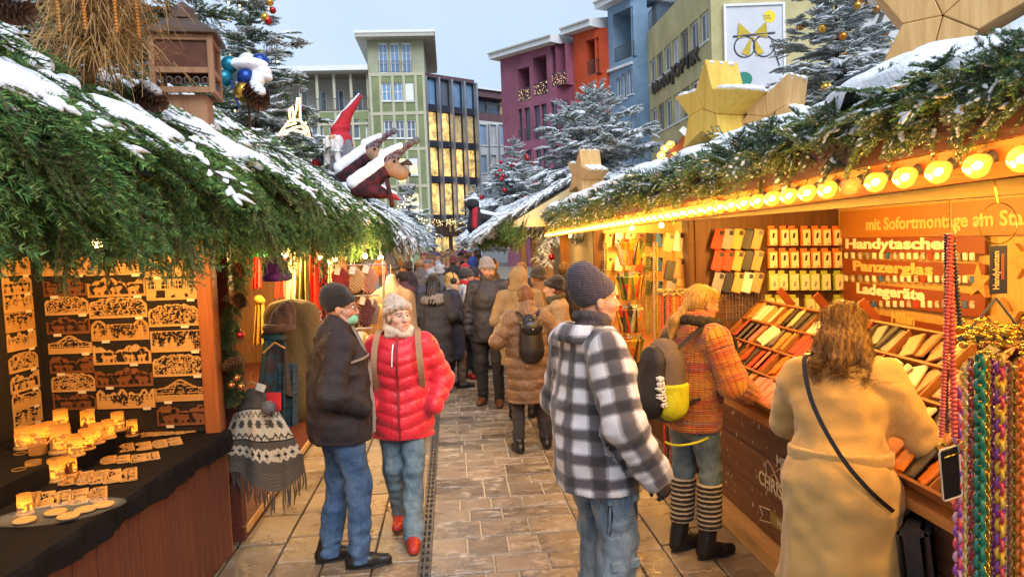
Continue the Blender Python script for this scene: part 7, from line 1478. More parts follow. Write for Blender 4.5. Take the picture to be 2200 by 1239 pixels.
        if pom:
            c = s.hp(slouch[0] + pom[0], -.03 + slouch[1] + pom[1], .1 + tall + pom[2]); d = Sdf(); d.ell(c, np.array([.042, .042, .04]) * k); d.build('pompom', mp or m, s.o, .007, lambda P: .012 * vnoise(P, 70, 2))
        return o
    def hair(s, m, shapes, name='hair', strands=0, seed=3, amp=.006, h=None, flow=(0, -.3, -1), sl=.12):
        """shapes in head coordinates; strands run over the surface"""
        d = Sdf(); k = s.HS
        for sh in shapes:
            if len(sh) == 2: d.ell(s.hp(*sh[0]), np.array(sh[1]) * k, .03 * k, rot=s.HR)
            else: d.cone(s.hp(*sh[0]), s.hp(*sh[1]), sh[2] * k, sh[3] * k, .03 * k)
        def fo(P): q = s.hl(P); a = np.arctan2(q[:, 0], q[:, 1] + .03); return amp * np.sin(a * 26 + 3 * vnoise(P, 9, seed) * 2 + q[:, 2] * 12) + amp * .8 * vnoise(P * np.array([1, 1, .35]), 40, seed)
        V, Q = d.mesh(h or min(s.h, .009), fo); me = to_mesh(name, V, Q, m, True); o = link_mesh(name, me, s.o)
        if strands:
            rng = np.random.default_rng(seed); b = MB(); ids = rng.integers(0, len(V), strands); N_ = np.zeros_like(V); fn = np.cross(V[Q[:, 1]] - V[Q[:, 0]], V[Q[:, 2]] - V[Q[:, 0]])
            for j in range(4): np.add.at(N_, Q[:, j], fn)
            N_ /= np.maximum(1e-9, np.linalg.norm(N_, axis=1))[:, None]; fl = s.HR @ np.array(flow, float)
            for i in ids:
                p = V[i] + N_[i] * .002; dr = fl - N_[i] * (fl @ N_[i]); dr = dr / max(1e-6, np.linalg.norm(dr)); L = sl * rng.uniform(.5, 1.2); wv = np.cross(N_[i], dr) * .008 * rng.normal(); P = [p + dr * L * t + wv * math.sin(t * 5) - N_[i] * (L * .55 * t * t) for t in (0, .25, .5, .75, 1)]
                b.tube(P, [.0006, .001, .001, .0008, .0002], 3, False)
            q = b.build('hair_strands', m, s.o, True, local=True); q['kind'] = 'stuff'
        return o
M_SOLE = mat('rubber_sole', (.03, .028, .026), .7, .2, 20); M_SHOE_BLK = mat('black_leather', (.014, .013, .013), .32, .2, 30, .1, 90); M_SHOE_BRN = mat('brown_leather', (.11, .04, .018), .4, .2, 30, .1, 90); M_SHOE_RED = mat('red_leather', (.36, .03, .02), .4, .15, 30, .1, 90)
D_BLUE = denim('blue', (.025, .06, .135), (.09, .155, .25)); D_WASH = denim('washed', (.06, .10, .15), (.24, .29, .32)); D_PALE = denim('pale', (.08, .13, .17), (.21, .27, .29)); C_BLK = cloth('black', (.022, .02, .024)); C_BLKT = cloth('black_trousers', (.026, .023, .024)); C_NAVY = cloth('navy', (.022, .024, .042))
def strap(P, pts, w_, th, m, name, up=None, parent=None):
    """flat band through points (local)"""
    b = MB(); pts = [Vector(p) for p in pts]; Q = []
    for i in range(len(pts) - 1):
        p0, p1, p2, p3 = pts[max(0, i - 1)], pts[i], pts[i + 1], pts[min(len(pts) - 1, i + 2)]
        for t in (0, .25, .5, .75): Q.append(((p1 * 2) + (p2 - p0) * t + (p0 * 2 - p1 * 5 + p2 * 4 - p3) * t * t + (p1 * 3 - p0 - p2 * 3 + p3) * t * t * t) * .5)
    pts = Q + [pts[-1]]
    for i in range(len(pts) - 1): b.bar(pts[i] - (pts[i + 1] - pts[i]).normalized() * .004, pts[i + 1], w_, th, up or (0, 0, 1))
    return b.build(name, m, parent or P.o, local=True)
# 1: man in the dark jacket, left foreground
p1 = Person('man in dark jacket, black beanie and green mask turned to the knitwear', (at(745, 1215, Z=0).x, 4.72), R(-72), 1.74, lean=(0, .0), feet=((-.09, -.1), (.1, .06)), toe=(.1, -.12), knee=(.02, .03), arms=(((-.10, -.06, -.28), (.07, .2, -.10)), ((.10, -.07, -.28), (-.09, .19, -.11))), head=(R(-14), R(-4), 0), h=.0095, fat=1.16)
p1.body(fh=.0075); J1 = mat('dark_jacket', (.024, .02, .024), .72, .25, 6, .35, 160, spec=.25, wrinkle=.5, wscale=6); p1.top(J1, .80, hemr=.185, waist=.18, chest=.18, sleeve=(.085, .078, .06), collar=(.092, .045), fa=.012, flat=.84)
p1.trousers(D_BLUE, (.098, .076, .066), fa=.010); p1.shoes(M_SHOE_BLK); p1.beanie(knit_mat('black', (.008, .008, .010), 260), tall=.035, low=.0, tilt=.45, slouch=(0, -.01), fold=False)
M_MASK = mat('green_mask', (.16, .40, .28), .7, .05); d = Sdf(); d.ell(p1.hp(0, .066, -.07), np.array([.056, .052, .042]) * p1.HS, rot=p1.HR); d.clip(p1.hp(0, .045, -.05), p1.HR @ np.array([0, .85, -.3])); d.build('face_mask', M_MASK, p1.o, .007)
b = MB()
for sx in (-1, 1): b.tube([p1.hp(sx * .052, .068, -.05), p1.hp(sx * .077, .01, .005)], .0016, 4); b.tube([p1.hp(sx * .052, .068, -.09), p1.hp(sx * .08, .005, -.03)], .0016, 4)
b.build('mask_loop', M_FRAME, p1.o, local=True); M_SPEC = mat('glasses_frame', (.03, .03, .03), .3, 0, metal=.5)
def glasses(p):
    b = MB()
    for sx in (-1, 1): b.tube([p.hp(sx * .032 + .02 * math.cos(a), .108 - .012 * abs(math.cos(a)), .004 + .017 * math.sin(a)) for a in [i * math.pi / 8 for i in range(16)]], .0016, 4, closed=True); b.tube([p.hp(sx * .053, .1, .008), p.hp(sx * .08, .0, .012)], .0016, 4)
    b.tube([p.hp(-.012, .11, .008), p.hp(.012, .11, .008)], .0014, 4); return b.build('glasses', M_SPEC, p.o, local=True)
glasses(p1); M_TRIM = mat('grey_trim', (.22, .18, .15), .7, .1)
S1 = p1.S
# zip flap and chest piping follow the jacket front
fz = [(.03, p1.P[1] + .2, .83), (.03, p1.P[1] + .205, .98), (.025, p1.W[1] + .195, 1.1), (.02, p1.C[1] + .175, 1.25), (.02, p1.C[1] + .14, 1.38), (.02, p1.N[1] + .1, 1.5)]; strap(p1, fz, .04, .02, M_TRIM, 'zip_flap', (0, 1, 0))
strap(p1, [(.205, .05, 1.30), (.19, .12, 1.315), (.13, .17, 1.325), (.06, .185, 1.325)], .008, .012, M_TRIM, 'piping')
# 2: woman in the red puffer jacket
p2 = Person('woman in red puffer jacket and cream bobble hat walking towards the camera', (at(878, 1150, Z=0).x, 5.12), R(176), 1.63, lean=(0, .0), feet=((-.06, .2), (.07, -.16)), toe=(.12, -.1), knee=(.0, .10), arms=(((-.13, -.03, -.27), (.06, .15, -.16)), ((.12, -.04, -.27), (-.06, .17, -.14))), head=(R(34), R(2), R(0)), h=.0095, fat=1.08, footz=(0, .03))
p2.body((.60, .38, .29), lips=(.45, .17, .15), brow=(.28, .17, .11), fh=.0055); RED = mat('red_nylon', (.58, .012, .025), .5, .1, 10, .35, 70, sheen=.2, coat=.15, wrinkle=.2, wscale=16); p2.top(RED, .70, hemr=.2, waist=.175, chest=.178, sleeve=(.088, .078, .062), puff=(.014, .085), chev=-.28, collar=(.105, .03), fa=.006, flat=.80, seed=7)
p2.trousers(D_PALE, (.095, .072, .068), fa=.010, seed=5); p2.shoes(M_SHOE_RED, .25, ms=M_SOLE); CRM = knit_mat('cream', (.50, .40, .33), 150, 'd', .2, 1.0); p2.beanie(CRM, 'bobble_hat', tall=.035, low=.012, tilt=.42, slouch=(.0, -.03), ribs=(.005, 14), pom=(.0, -.02, .0), mp=mat('wool_fluff', (.5, .4, .34), .95, .2, 60, .8, 120))
p2.ring(mat('cream_scarf', (.52, .46, .38), .9, .12, 20, .5, 120), r=.075, th=.026, z=(.0, .055)); p2.hair(cloth('grey_hair', (.25, .19, .13)), [((0, -.03, -.01), (.082, .09, .07))], amp=.004)
b = MB(); fr_ = [(.0, p2.P[1] + .192, .72), (0, p2.P[1] + .195, .9), (0, p2.W[1] + .165, 1.05), (0, p2.C[1] + .165, 1.2), (0, p2.C[1] + .145, 1.3), (0, p2.N[1] + .11, 1.4)]; strap(p2, [(x, y + .0, z) for x, y, z in fr_], .012, .012, mat('dark_red_zip', (.2, .01, .012), .5, .1), 'zip', (0, 1, 0))
for sx in (-1, 1): strap(p2, [(sx * .15, .08, 1.02), (sx * .155, .155, 1.15), (sx * .15, .165, 1.25), (sx * .14, .115, 1.36), (sx * .13, .02, 1.415), (sx * .12, -.09, 1.37)], .04, .012, mat('tan_strap', (.30, .17, .09), .7, .1), 'rucksack_strap', (0, 1, .2))
strap(p2, [(.02, .165, 1.34), (.025, .19, 1.28), (.03, .195, 1.2)], .007, .006, M_FRAME, 'lanyard', (0, 1, 0))
p2.hand(1, (-.2, .9, -.5), (-1, .3, 0), M_SKIN, .7)
# 3: man in the plaid jacket
p3 = Person('tall man in black and white plaid flannel jacket and ribbed beanie', (at(1300, 1380, Z=0).x - .0, 3.55), R(-72), 1.82, lean=(0, -.03), feet=((-.13, .02), (.12, -.02)), toe=(.15, -.15), knee=(.02, .02), arms=(((-.09, -.02, -.29), (.0, .1, -.24)), ((.115, .01, -.30), (.03, .13, -.23))), head=(R(-8), R(0), 0), h=.0095, fat=1.14)
p3.body((.46, .24, .15), fh=.007); PLAID = plaid_mat(); p3.top(PLAID, .80, hemr=.195, waist=.192, chest=.185, sleeve=(.094, .088, .07), collar=None, fa=.012, flat=.84, cloth_uv=True, seed=9)
p3.trousers(D_WASH, (.10, .088, .085), fa=.012, seed=3); p3.shoes(M_SHOE_BRN); p3.beanie(knit_mat('slate', (.045, .035, .048), 200), tall=.06, low=.0, tilt=.50, slouch=(0, -.03), ribs=(.0026, 42), fold=False)
p3.ring(cloth('dark_scarf', (.05, .04, .045)), r=.07, th=.022, z=(-.01, .06)); p3.hand(1, (.05, .45, -.9), (-1, .1, 0), mat('dark_glove', (.03, .022, .02), .7, .2), .8)
# shirt collar
d = Sdf(); n0 = p3.N
P = [n0 + np.array([.118 * math.sin(a), -.02 - .108 * math.cos(a) + .03 * (1 - math.cos(a)) * .5, .015 - .012 * (1 - math.cos(a))]) for a in [(-2.3 + 4.6 * i / 12) for i in range(13)]]; d.chain([p + np.array([0, 0, .03]) for p in P], [.016] * 13, k=.01); d.chain([p * 1.0 + np.array([(p[0] - n0[0]) * .18, (p[1] - n0[1]) * .18, -.02]) for p in P], [.014] * 13, k=.03); d.chain([p + np.array([(p[0] - n0[0]) * .09, (p[1] - n0[1]) * .09, .005]) for p in P], [.016] * 13, k=.03)
def cuv(V): U = np.zeros_like(V); U[:, 0] = np.arctan2(V[:, 0], -V[:, 1]) * .12 + .03; U[:, 1] = V[:, 2] + .04; return U
d.build('collar', PLAID, p3.o, .009, uv=cuv)
b = MB(); hz_ = p3.P; ch = [hz_ + np.array([.125 + .03 * math.sin(t * 3.14), .10 - .22 * t, -.13 - .12 * math.sin(t * 3.14)]) for t in [i / 16 for i in range(17)]]; b.tube(ch, [.006 + .002 * math.sin(i * 2.6) for i in range(17)], 6); b.build('wallet_chain', mat('red_cord', (.22, .05, .03), .6, .2, 50), p3.o, True, local=True)
# cargo pocket on the right thigh
kn = p3.kn[1] * .55 + p3.hip[1] * .45; b = MB(); b.box(tuple(kn + np.array([.072, .0, -.03])), (.03, .16, .19), (0, R(4), 0), .012); b.build('cargo_pocket', D_WASH, p3.o, True, local=True); b = MB(); b.box(tuple(kn + np.array([.082, .0, .055])), (.03, .17, .06), (0, R(4), 0), .008); b.build('pocket_flap', D_PALE, p3.o, local=True)
b = MB(); kn2 = p3.kn[1] * .75 + p3.ank[1] * .25; b.box(tuple(kn2 + np.array([.075, 0, .03])), (.03, .15, .05), (0, R(-3), 0), .008); b.build('pocket_flap', D_PALE, p3.o, local=True)
# 4: woman in the rainbow knit jacket
p4 = Person('blonde woman in orange rainbow knit jacket looking at the phone wallets', (at(1518, 1215, Z=0).x, 4.5), R(-66), 1.68, lean=(0, .05), feet=((-.1, -.04), (.1, .02)), toe=(.1, -.1), knee=(.0, .02), arms=(((-.1, .0, -.27), (.05, .2, -.10)), ((.115, .03, -.27), (-.08, .21, -.09))), head=(R(-12), R(-12), 0), heady=.02, h=.0095, fat=1.05)
p4.body((.46, .25, .15), fh=.0065); KN = multi_knit(); p4.top(KN, .80, hemr=.185, waist=.172, chest=.178, sleeve=(.092, .088, .07), fa=.010, flat=.80, cloth_uv=True, collar=(.105, .04), seed=12)
p4.trousers(D_PALE, (.096, .066, .05), fa=.007, seed=8, bot=.36); p4.shoes(M_SHOE_BLK, boot=.20)
M_LEG = bpy.data.materials.new('striped_wool'); M_LEG.use_nodes = True; n_ = M_LEG.node_tree.nodes; l_ = M_LEG.node_tree.links; pp = n_['Principled BSDF']; pp.inputs['Roughness'].default_value = .95; tc = n_.new('ShaderNodeTexCoord'); wv = n_.new('ShaderNodeTexWave'); wv.bands_direction = 'Z'; wv.inputs['Scale'].default_value = 10.5; wv.inputs['Distortion'].default_value = 1; wv.inputs['Detail'].default_value = 2; wv.inputs['Detail Scale'].default_value = 4; l_.new(tc.outputs['Object'], wv.inputs[0]); cr = n_.new('ShaderNodeValToRGB'); cr.color_ramp.elements[0].position = .55; cr.color_ramp.elements[0].color = (.028, .02, .018, 1); cr.color_ramp.elements[1].position = .8; cr.color_ramp.elements[1].color = (.42, .36, .24, 1); l_.new(wv.outputs[0], cr.inputs[0]); l_.new(cr.outputs[0], pp.inputs['Base Color'])
for i in (0, 1): d = Sdf(); a = p4.kn[i] * .8 + p4.ank[i] * .2; c = p4.kn[i] * .25 + p4.ank[i] * .75; d.cone(a + (p4.hip[i] - p4.kn[i]) * .12, c, .076, .07, .01, disp=lambda P, t: .004 * np.abs(np.sin(t * 75))); d.clip(c, (0, 0, 1)); d.clip(a + (p4.hip[i] - p4.kn[i]) * .12, (0, 0, -1)); d.build('leg_warmer', M_LEG, p4.o, .009)
HB = mat('blonde_hair', (.32, .19, .05), .45, 0, 30, .5, 60, col2=(.55, .38, .13), stretch=(3, 3, .6)); p4.hair(HB, [((0, -.025, .035), (.084, .096, .088)), ((0, -.06, .0), (.075, .06, .07)), ((0, -.1, -.02), (-.02, -.17, -.14), .035, .028), ((-.02, -.17, -.14), (-.03, -.18, -.26), .028, .012), ((0, .055, .07), (.06, .04, .035))], strands=1100, amp=.004, sl=.09)
d = Sdf(); n0 = p4.N; d.chain([n0 + np.array([.115 * math.sin(a), -.012 - .105 * math.cos(a) + .03, .035 + .02 * math.cos(a)]) for a in [(-2.6 + 5.2 * i / 12) for i in range(13)]], [.03] * 13, k=.02); d.build('collar', mat('dark_fur_collar', (.03, .026, .02), .95, .3, 60, .8, 90), p4.o, .009, lambda P: .006 * vnoise(P, 60, 1))
b = MB(); b.tube([p4.P + np.array([.16 * math.sin(a), -.02 + .17 * -math.cos(a), -.13 - .05 * math.cos(a)]) for a in [(-.3 + 1.9 * i / 10) for i in range(11)]], .008, 6); b.build('neon_cord', mat('neon_yellow', (.62, .62, .02), .5, .05), p4.o, True, local=True)
# backpack (worn, a thing of its own)
bp_ = thing('backpack', 'grey and black backpack with neon yellow pocket on the woman in knit', 'backpack', p4.o.location, p4.o.rotation_euler.z); BGR = cloth('grey_pack', (.11, .085, .065), .7); BBK = cloth('black_pack', (.018, .017, .02), .6); NEON = cloth('neon_pocket', (.55, .58, .02), .6, .1)
class _D: pass
dd = _D(); dd.o = bp_; c0 = p4.C + np.array([0, -.29, -.10])
d = Sdf(); d.cone(c0 + np.array([0, .02, -.10]), c0 + np.array([0, .03, .10]), .165, .135, .04, flat=((0, 1, 0), .80)); d.build('main_bag', BGR, bp_, .01, lambda P: .005 * vnoise(P, 12, 2))
d = Sdf(); d.cone(c0 + np.array([0, -.09, -.11]), c0 + np.array([0, -.06, .10]), .13, .10, .03, flat=((0, 1, 0), .62)); d.build('front_panel', BBK, bp_, .01, lambda P: .004 * vnoise(P, 14, 2))
for sx in (-1, 1): d = Sdf(); d.cone(c0 + np.array([sx * .085, .01, -.14]), c0 + np.array([sx * .095, .01, -.0]), .105, .10, .02, flat=((1, 0, 0), .85)); d.clip(c0 + np.array([0, 0, -.02]), (0, 0, -1)); d.build('side_pocket', NEON, bp_, .009, lambda P: .003 * vnoise(P, 20, 5))
text('lettering', 'adidas', .075, tuple(c0 + np.array([.128, -.075, -.14])), (0, -.12, 1), (0, -1, -.12), M_FRAME, None, .016, .0005)
lt = bpy.data.objects[-1] if False else [o for o in bpy.data.objects if o.name.startswith('lettering') and o.parent is None][-1]; lt.parent = bp_
for sx in (-1, 1): b = MB(); pts = [c0 + np.array([sx * .08, .05, .17]), p4.N + np.array([sx * .12, -.1, .0]), p4.N + np.array([sx * .13, .03, .035]), p4.C + np.array([sx * .15, .17, .08]), p4.C + np.array([sx * .185, .12, -.12]), c0 + np.array([sx * .11, .06, -.16])]; strap(dd, [tuple(p) for p in pts], .05 if sx else .05, .012, BBK, 'shoulder_strap', (0, .3, 1), bp_)
# 5: woman in the cream coat
p5 = Person('woman in long cream belted coat bending over the wallet tray', (1.60, 3.02), R(-40), 1.68, lean=(-.02, .16), feet=((-.1, -.05), (.1, .02)), toe=(.1, -.1), knee=(.0, .0), arms=(((-.1, .12, -.25), (.1, .2, -.1)), ((.16, .05, -.27), (.12, .08, -.24))), head=(R(6), R(-24), 0), heady=.03, h=.011, fat=1.1, bend=.02)
p5.body(fh=.011); CRC = mat('cream_wool_coat', (.45, .30, .105), .85, .08, 5, .25, 150, sheen=.3, wrinkle=.12, wscale=4); p5.top(CRC, .22, name='coat', hemr=.25, waist=.150, chest=.185, sleeve=(.088, .080, .07), fa=.014, flat=.80, collar=None, seed=15, shr=.08, skirt=.016)
p5.trousers(C_BLKT, (.09, .065, .055)); p5.shoes(M_SHOE_BLK, .25)
d = Sdf(); wz = p5.W * .9 + p5.P * .1; d.cone(wz + np.array([0, -.005, -.012]), wz + np.array([0, -.005, .012]), .212, .212, .005, flat=((0, 1, 0), .88)); d.clip(wz + np.array([0, 0, -.028]), (0, .1, 1)); d.clip(wz + np.array([0, 0, .028]), (0, -.1, -1)); d.build('coat_belt', CRC, p5.o, .009)
HBR = mat('brown_hair', (.07, .035, .015), .4, 0, 30, .5, 60, col2=(.26, .15, .05), stretch=(3, 3, .5)); p5.hair(HBR, [((0, -.02, .04), (.09, .105, .09)), ((0, -.06, -.05), (.1, .07, .1)), ((-.06, -.06, -.08), (-.1, -.08, -.19), .06, .035), ((.06, -.06, -.08), (.11, -.075, -.2), .06, .035), ((0, -.085, -.1), (0, -.11, -.17), .07, .05)], strands=2200, amp=.005, sl=.12)
p5.ring(cloth('dark_check_scarf', (.05, .035, .03)), r=.095, th=.034, z=(-.02, .03)); strap(p5, [(-.11, .03, 1.455), (-.12, -.06, 1.44), (-.085, -.135, 1.32), (-.03, -.165, 1.2), (.06, -.185, 1.06), (.15, -.17, .95), (.22, -.1, .86)], .017, .01, M_SHOE_BLK, 'bag_strap', (0, -1, .3)); p5.hand(1, (.5, .5, -.6), (-.5, .8, .2), M_SKIN, .4)
b = MB(); q = p5.o; hb = thing('handbag', 'black shoulder bag hanging at the side of the woman in cream', 'handbag', p5.o.location, p5.o.rotation_euler.z); b.box((.30, .02, .62), (.12, .26, .36), (0, R(-6), 0), .03); b.build('bag_body', C_BLK, hb, True, local=True)
# people further down the lane
def simple(label, X, Y, H, rz, coat, hem, head=(0, 0, 0), hat=None, hair=None, trousers=None, shoe=None, arms=None, feet=((-.1, -.06), (.1, .08)), puff=None, scarf=None, h=.015, fat=1.05, tone=(.42, .22, .145), hood=None, beard=None, collar=None, hatkw=None, hemr=.2, glass=False, lean=(0, 0), chest=.175, bag=None):
    p = Person(label, (X, Y), rz, H, feet=feet, head=head, h=h, fat=fat, arms=arms or (((-.09, -.05, -.27), (.08, .19, -.1)), ((.09, -.05, -.27), (-.08, .19, -.1))), lean=lean)
    p.body(tone, fh=max(.008, h * .75), beard=beard); p.top(coat, hem, name='coat' if hem < .75 else 'jacket', hemr=hemr, sleeve=(.085, .076, .06), puff=puff, fa=.010, flat=.82, collar=collar or (.095, .05), seed=int(X * 50) % 97, chest=chest)
    if trousers: p.trousers(trousers, (.095, .07, .06), bot=None, fa=.008)
    p.shoes(shoe or M_SHOE_BLK)
    if hat: p.beanie(hat, **(hatkw or {}))
    if hair: p.hair(hair[0], hair[1], strands=hair[2] if len(hair) > 2 else 0, amp=.006)
    if scarf: p.ring(scarf, r=.08, th=.03)
    if hood:
        d = Sdf(); k = p.HS; d.ell(p.hp(0, -.03, .03), np.array([.105, .125, .115]) * k, rot=p.HR); d.ell(p.hp(0, -.05, -.07), np.array([.1, .1, .1]) * k, .04, rot=p.HR); d.ell(p.hp(0, -.03, -.13), np.array([.13, .12, .06]) * k, .05, rot=p.HR); d.ell(p.hp(0, .13, -.0), np.array([.062, .1, .085]) * k, .02, rot=p.HR, sub=True); d.build('hood', hood, p.o, min(h, .012), p.fold(.006, 14, 3))
    if glass: glasses(p)
    return p
AB = (((-.1, .05, -.26), (.09, .22, .02)), ((.1, .05, -.26), (-.09, .22, .02)))  # both hands up in front
HANG = (((-.08, -.02, -.29), (.0, .05, -.25)), ((.08, -.02, -.29), (.0, .05, -.25)))
BRC = mat('brown_padded_coat', (.155, .09, .05), .55, .12, 8, .3, 70, wrinkle=.5, wscale=14); TAN = cloth('tan_parka', (.185, .125, .06));
p6 = simple('short haired person in long brown padded coat seen from behind', .69, 7.07, 1.57, R(6), BRC, .47, head=(R(-10), R(-5), 0), hair=(mat('auburn_hair', (.12, .045, .015), .5, .3, 30, .5, 80), [((0, -.015, .03), (.088, .1, .092)), ((0, -.05, -.03), (.078, .06, .06))]), trousers=C_BLKT, puff=(.012, .10), arms=(((-.16, .0, -.24), (.12, .2, -.02)), ((.14, .02, -.25), (-.09, .2, -.02))), feet=((-.15, -.08), (.17, .0)), fat=1.2, h=.012, collar=(.1, .07), hemr=.19)
bk = thing('backpack', 'small black leather backpack on the brown padded coat', 'backpack', p6.o.location, p6.o.rotation_euler.z); c0 = p6.C + np.array([0, -.2, -.06]); d = Sdf(); d.cone(c0 + np.array([0, 0, -.12]), c0 + np.array([0, .02, .12]), .12, .10, .02, flat=((0, 1, 0), .55)); d.build('main_bag', M_SHOE_BLK, bk, .011); d = Sdf(); d.ell(c0 + np.array([0, -.045, .1]), (.105, .04, .07)); d.build('flap', M_SHOE_BLK, bk, .011)
b = MB(); b.lathe([(.008, 0), (.008, .006)], tuple(c0 + np.array([0, -.09, .09])), 8, Matrix.Rotation(R(90), 3, 'X')); b.build('stud', M_STEEL, bk, local=True); d_ = _D(); d_.o = bk
for sx in (-1, 1): strap(d_, [tuple(c0 + np.array([sx * .03, -.02, .15])), tuple(p6.N + np.array([sx * .1, -.09, .01])), tuple(p6.N + np.array([sx * .12, .06, -.02]))], .022, .008, M_SHOE_BLK, 'shoulder_strap', (0, 0, 1), bk)
b = MB(); b.tube([c0 + np.array([.03 * math.cos(a), -.03, .15 + .05 * math.sin(a)]) for a in [i * math.pi / 8 for i in range(9)]], .006, 6); b.build('top_handle', M_SHOE_BLK, bk, True, local=True)
simple('person in tan hooded parka seen from behind', .74, 8.35, 1.70, R(-18), TAN, .62, hood=TAN, trousers=C_BLKT, fat=1.2, h=.013)
simple('bearded man in grey beanie, glasses and black jacket facing the camera', .44, 9.2, 1.79, R(168), cloth('black_shell', (.022, .02, .027), .6), .78, head=(R(38), R(-10), 0), hat=knit_mat('grey', (.16, .15, .16), 200), hatkw=dict(tall=.03, tilt=.2, low=.0), trousers=C_BLKT, shoe=M_SHOE_BRN, beard=(.08, .06, .05), arms=HANG, glass=True, h=.012, feet=((-.1, .1), (.12, -.05)))
p9 = simple('woman with long black hair and fur collar coat seen from behind', -.24, 9.9, 1.60, R(-8), cloth('black_wool', (.02, .019, .024)), .45, hat=knit_mat('black', (.008, .008, .010), 260), hatkw=dict(tall=.02), hair=(mat('black_hair', (.008, .008, .012), .35, .3, 30, .5, 80), [((0, -.05, -.02), (.1, .09, .1)), ((0, -.08, -.1), (0, -.11, -.24), .1, .11)], 250), trousers=C_BLKT, fat=1.15, hemr=.22)
p9.ring(mat('grey_fur', (.14, .13, .13), .95, .4, 50, .9, 80), 'fur_collar', r=.15, th=.05, z=(-.09, -.06), n=2)
p10 = simple('blonde woman with black earmuffs and checked scarf', -.02, 10.4, 1.60, R(-70), C_NAVY, .4, head=(R(-5), 0, 0), hair=(HB, [((0, -.02, .04), (.088, .1, .09)), ((0, -.06, -.08), (.08, .07, .13))], 200), trousers=cloth('brown_trousers', (.12, .075, .05)), scarf=cloth('check_scarf', (.3, .22, .16)))
b = MB()
for sx in (-1, 1): b.ball(tuple(p10.hp(sx * .088, -.005, .0)), .045, 10, 7)
b.tube([p10.hp(.09 * math.cos(a), -.005, .02 + .115 * math.sin(a)) for a in [i * math.pi / 8 for i in range(9)]], .008, 5); o = b.build('earmuffs', C_BLK, p10.o, True, local=True)
simple('woman in dark hat, white jacket and red scarf looking right', .2, 11.0, 1.62, R(-75), cloth('white_jacket', (.5, .48, .46)), .7, hat=knit_mat('charcoal', (.03, .03, .032), 200), hatkw=dict(tall=.03, tilt=.1), trousers=C_BLKT, shoe=M_SHOE_RED, scarf=cloth('red_scarf', (.45, .02, .02)), glass=True)
simple('woman in black beanie and beige coat facing left', 1.08, 7.75, 1.60, R(78), cloth('beige_coat', (.27, .19, .11)), .5, hat=knit_mat('black', (.02, .017, .02), 260), hatkw=dict(tall=.03, tilt=.35, low=.0), hair=(cloth('dark_red_hair', (.10, .03, .015)), [((0, -.04, -.05), (.08, .07, .1)), ((0, -.05, -.1), (0, -.03, -.22), .06, .05)]), trousers=C_BLKT, scarf=cloth('olive_scarf', (.06, .05, .03)), tone=(.5, .3, .22))
simple('person in brown jacket and dark knit hat behind the woman in beige', 1.04, 8.9, 1.67, R(30), cloth('brown_jacket', (.14, .08, .035)), .7, hat=knit_mat('dark_olive', (.03, .024, .018), 200), hatkw=dict(tall=.04), trousers=C_BLKT)
simple('short haired man in dark clothes beside the cream panels', 1.42, 9.5, 1.70, R(-60), C_BLK, .75, hair=(cloth('short_brown_hair', (.1, .06, .03)), [((0, -.018, .04), (.08, .098, .086))]), trousers=C_BLKT)
simple('person with brown hair in black coat far right of the lane', 1.0, 10.9, 1.70, R(-40), C_BLK, .6, hair=(cloth('mid_brown_hair', (.16, .085, .035)), [((0, -.02, .03), (.085, .1, .09))]), trousers=C_BLKT)
simple('person in navy hood with white rim in the middle of the lane', .33, 11.8, 1.62, R(-60), C_NAVY, .65, hood=C_NAVY, trousers=C_BLKT, scarf=cloth('orange_scarf', (.4, .12, .03)))
simple('person in pale grey hat with furry pompom', -.2, 12.6, 1.64, R(0), cloth('grey_coat', (.10, .10, .12)), .6, hat=knit_mat('pale_grey', (.36, .37, .42), 200), hatkw=dict(tall=.04, pom=(.06, 0, -.03)), trousers=C_BLKT); simple('person in light grey woollen hat beside the pompom hat', -.32, 11.6, 1.60, R(10), cloth('slate_coat', (.05, .05, .07)), .6, hat=knit_mat('light_grey', (.33, .35, .42), 200), hatkw=dict(tall=.03), trousers=C_BLKT)
simple('person in bright red hat in the middle distance', .24, 13.2, 1.62, R(-30), cloth('dark_teal', (.02, .04, .05)), .6, hat=knit_mat('red', (.45, .02, .03), 200), hatkw=dict(tall=.03), trousers=C_BLKT); simple('person in plum jacket reaching towards the left stall', -.72, 11.2, 1.62, R(60), cloth('plum_jacket', (.10, .035, .045)), .7, hair=(cloth('dark_hair', (.03, .02, .015)), [((0, -.02, .03), (.085, .1, .09))]), trousers=C_BLKT, arms=AB)
simple('person in dark coat browsing at the left stall counter', -.78, 13.8, 1.70, R(75), cloth('dark_plum_coat', (.05, .03, .04)), .55, hat=knit_mat('brown', (.08, .05, .035), 200), trousers=C_BLKT); simple('person in grey jacket beside the left stall posts', -.62, 15.2, 1.72, R(20), cloth('grey_jacket', (.12, .10, .09)), .7, hair=(cloth('fair_hair', (.26, .17, .09)), [((0, -.02, .03), (.085, .1, .09))]), trousers=C_BLKT); simple('person in bright blue jacket in the distance', .42, 14.5, 1.72, R(-20), cloth('royal_blue', (.02, .05, .30)), .7, hood=cloth('royal_blue', (.02, .05, .30)), trousers=C_BLKT); simple('person in maroon beanie and black jacket in the distance', .05, 15.5, 1.74, R(-50), C_BLK, .7, hat=knit_mat('maroon', (.12, .03, .035), 200), trousers=C_BLKT)
simple('person in brown fur trimmed jacket by the right stall post', .75, 14.0, 1.70, R(-70), cloth('fawn_jacket', (.2, .13, .08)), .65, hair=(cloth('mid_brown_hair', (.16, .085, .035)), [((0, -.02, .03), (.085, .1, .09))]), trousers=C_BLKT)
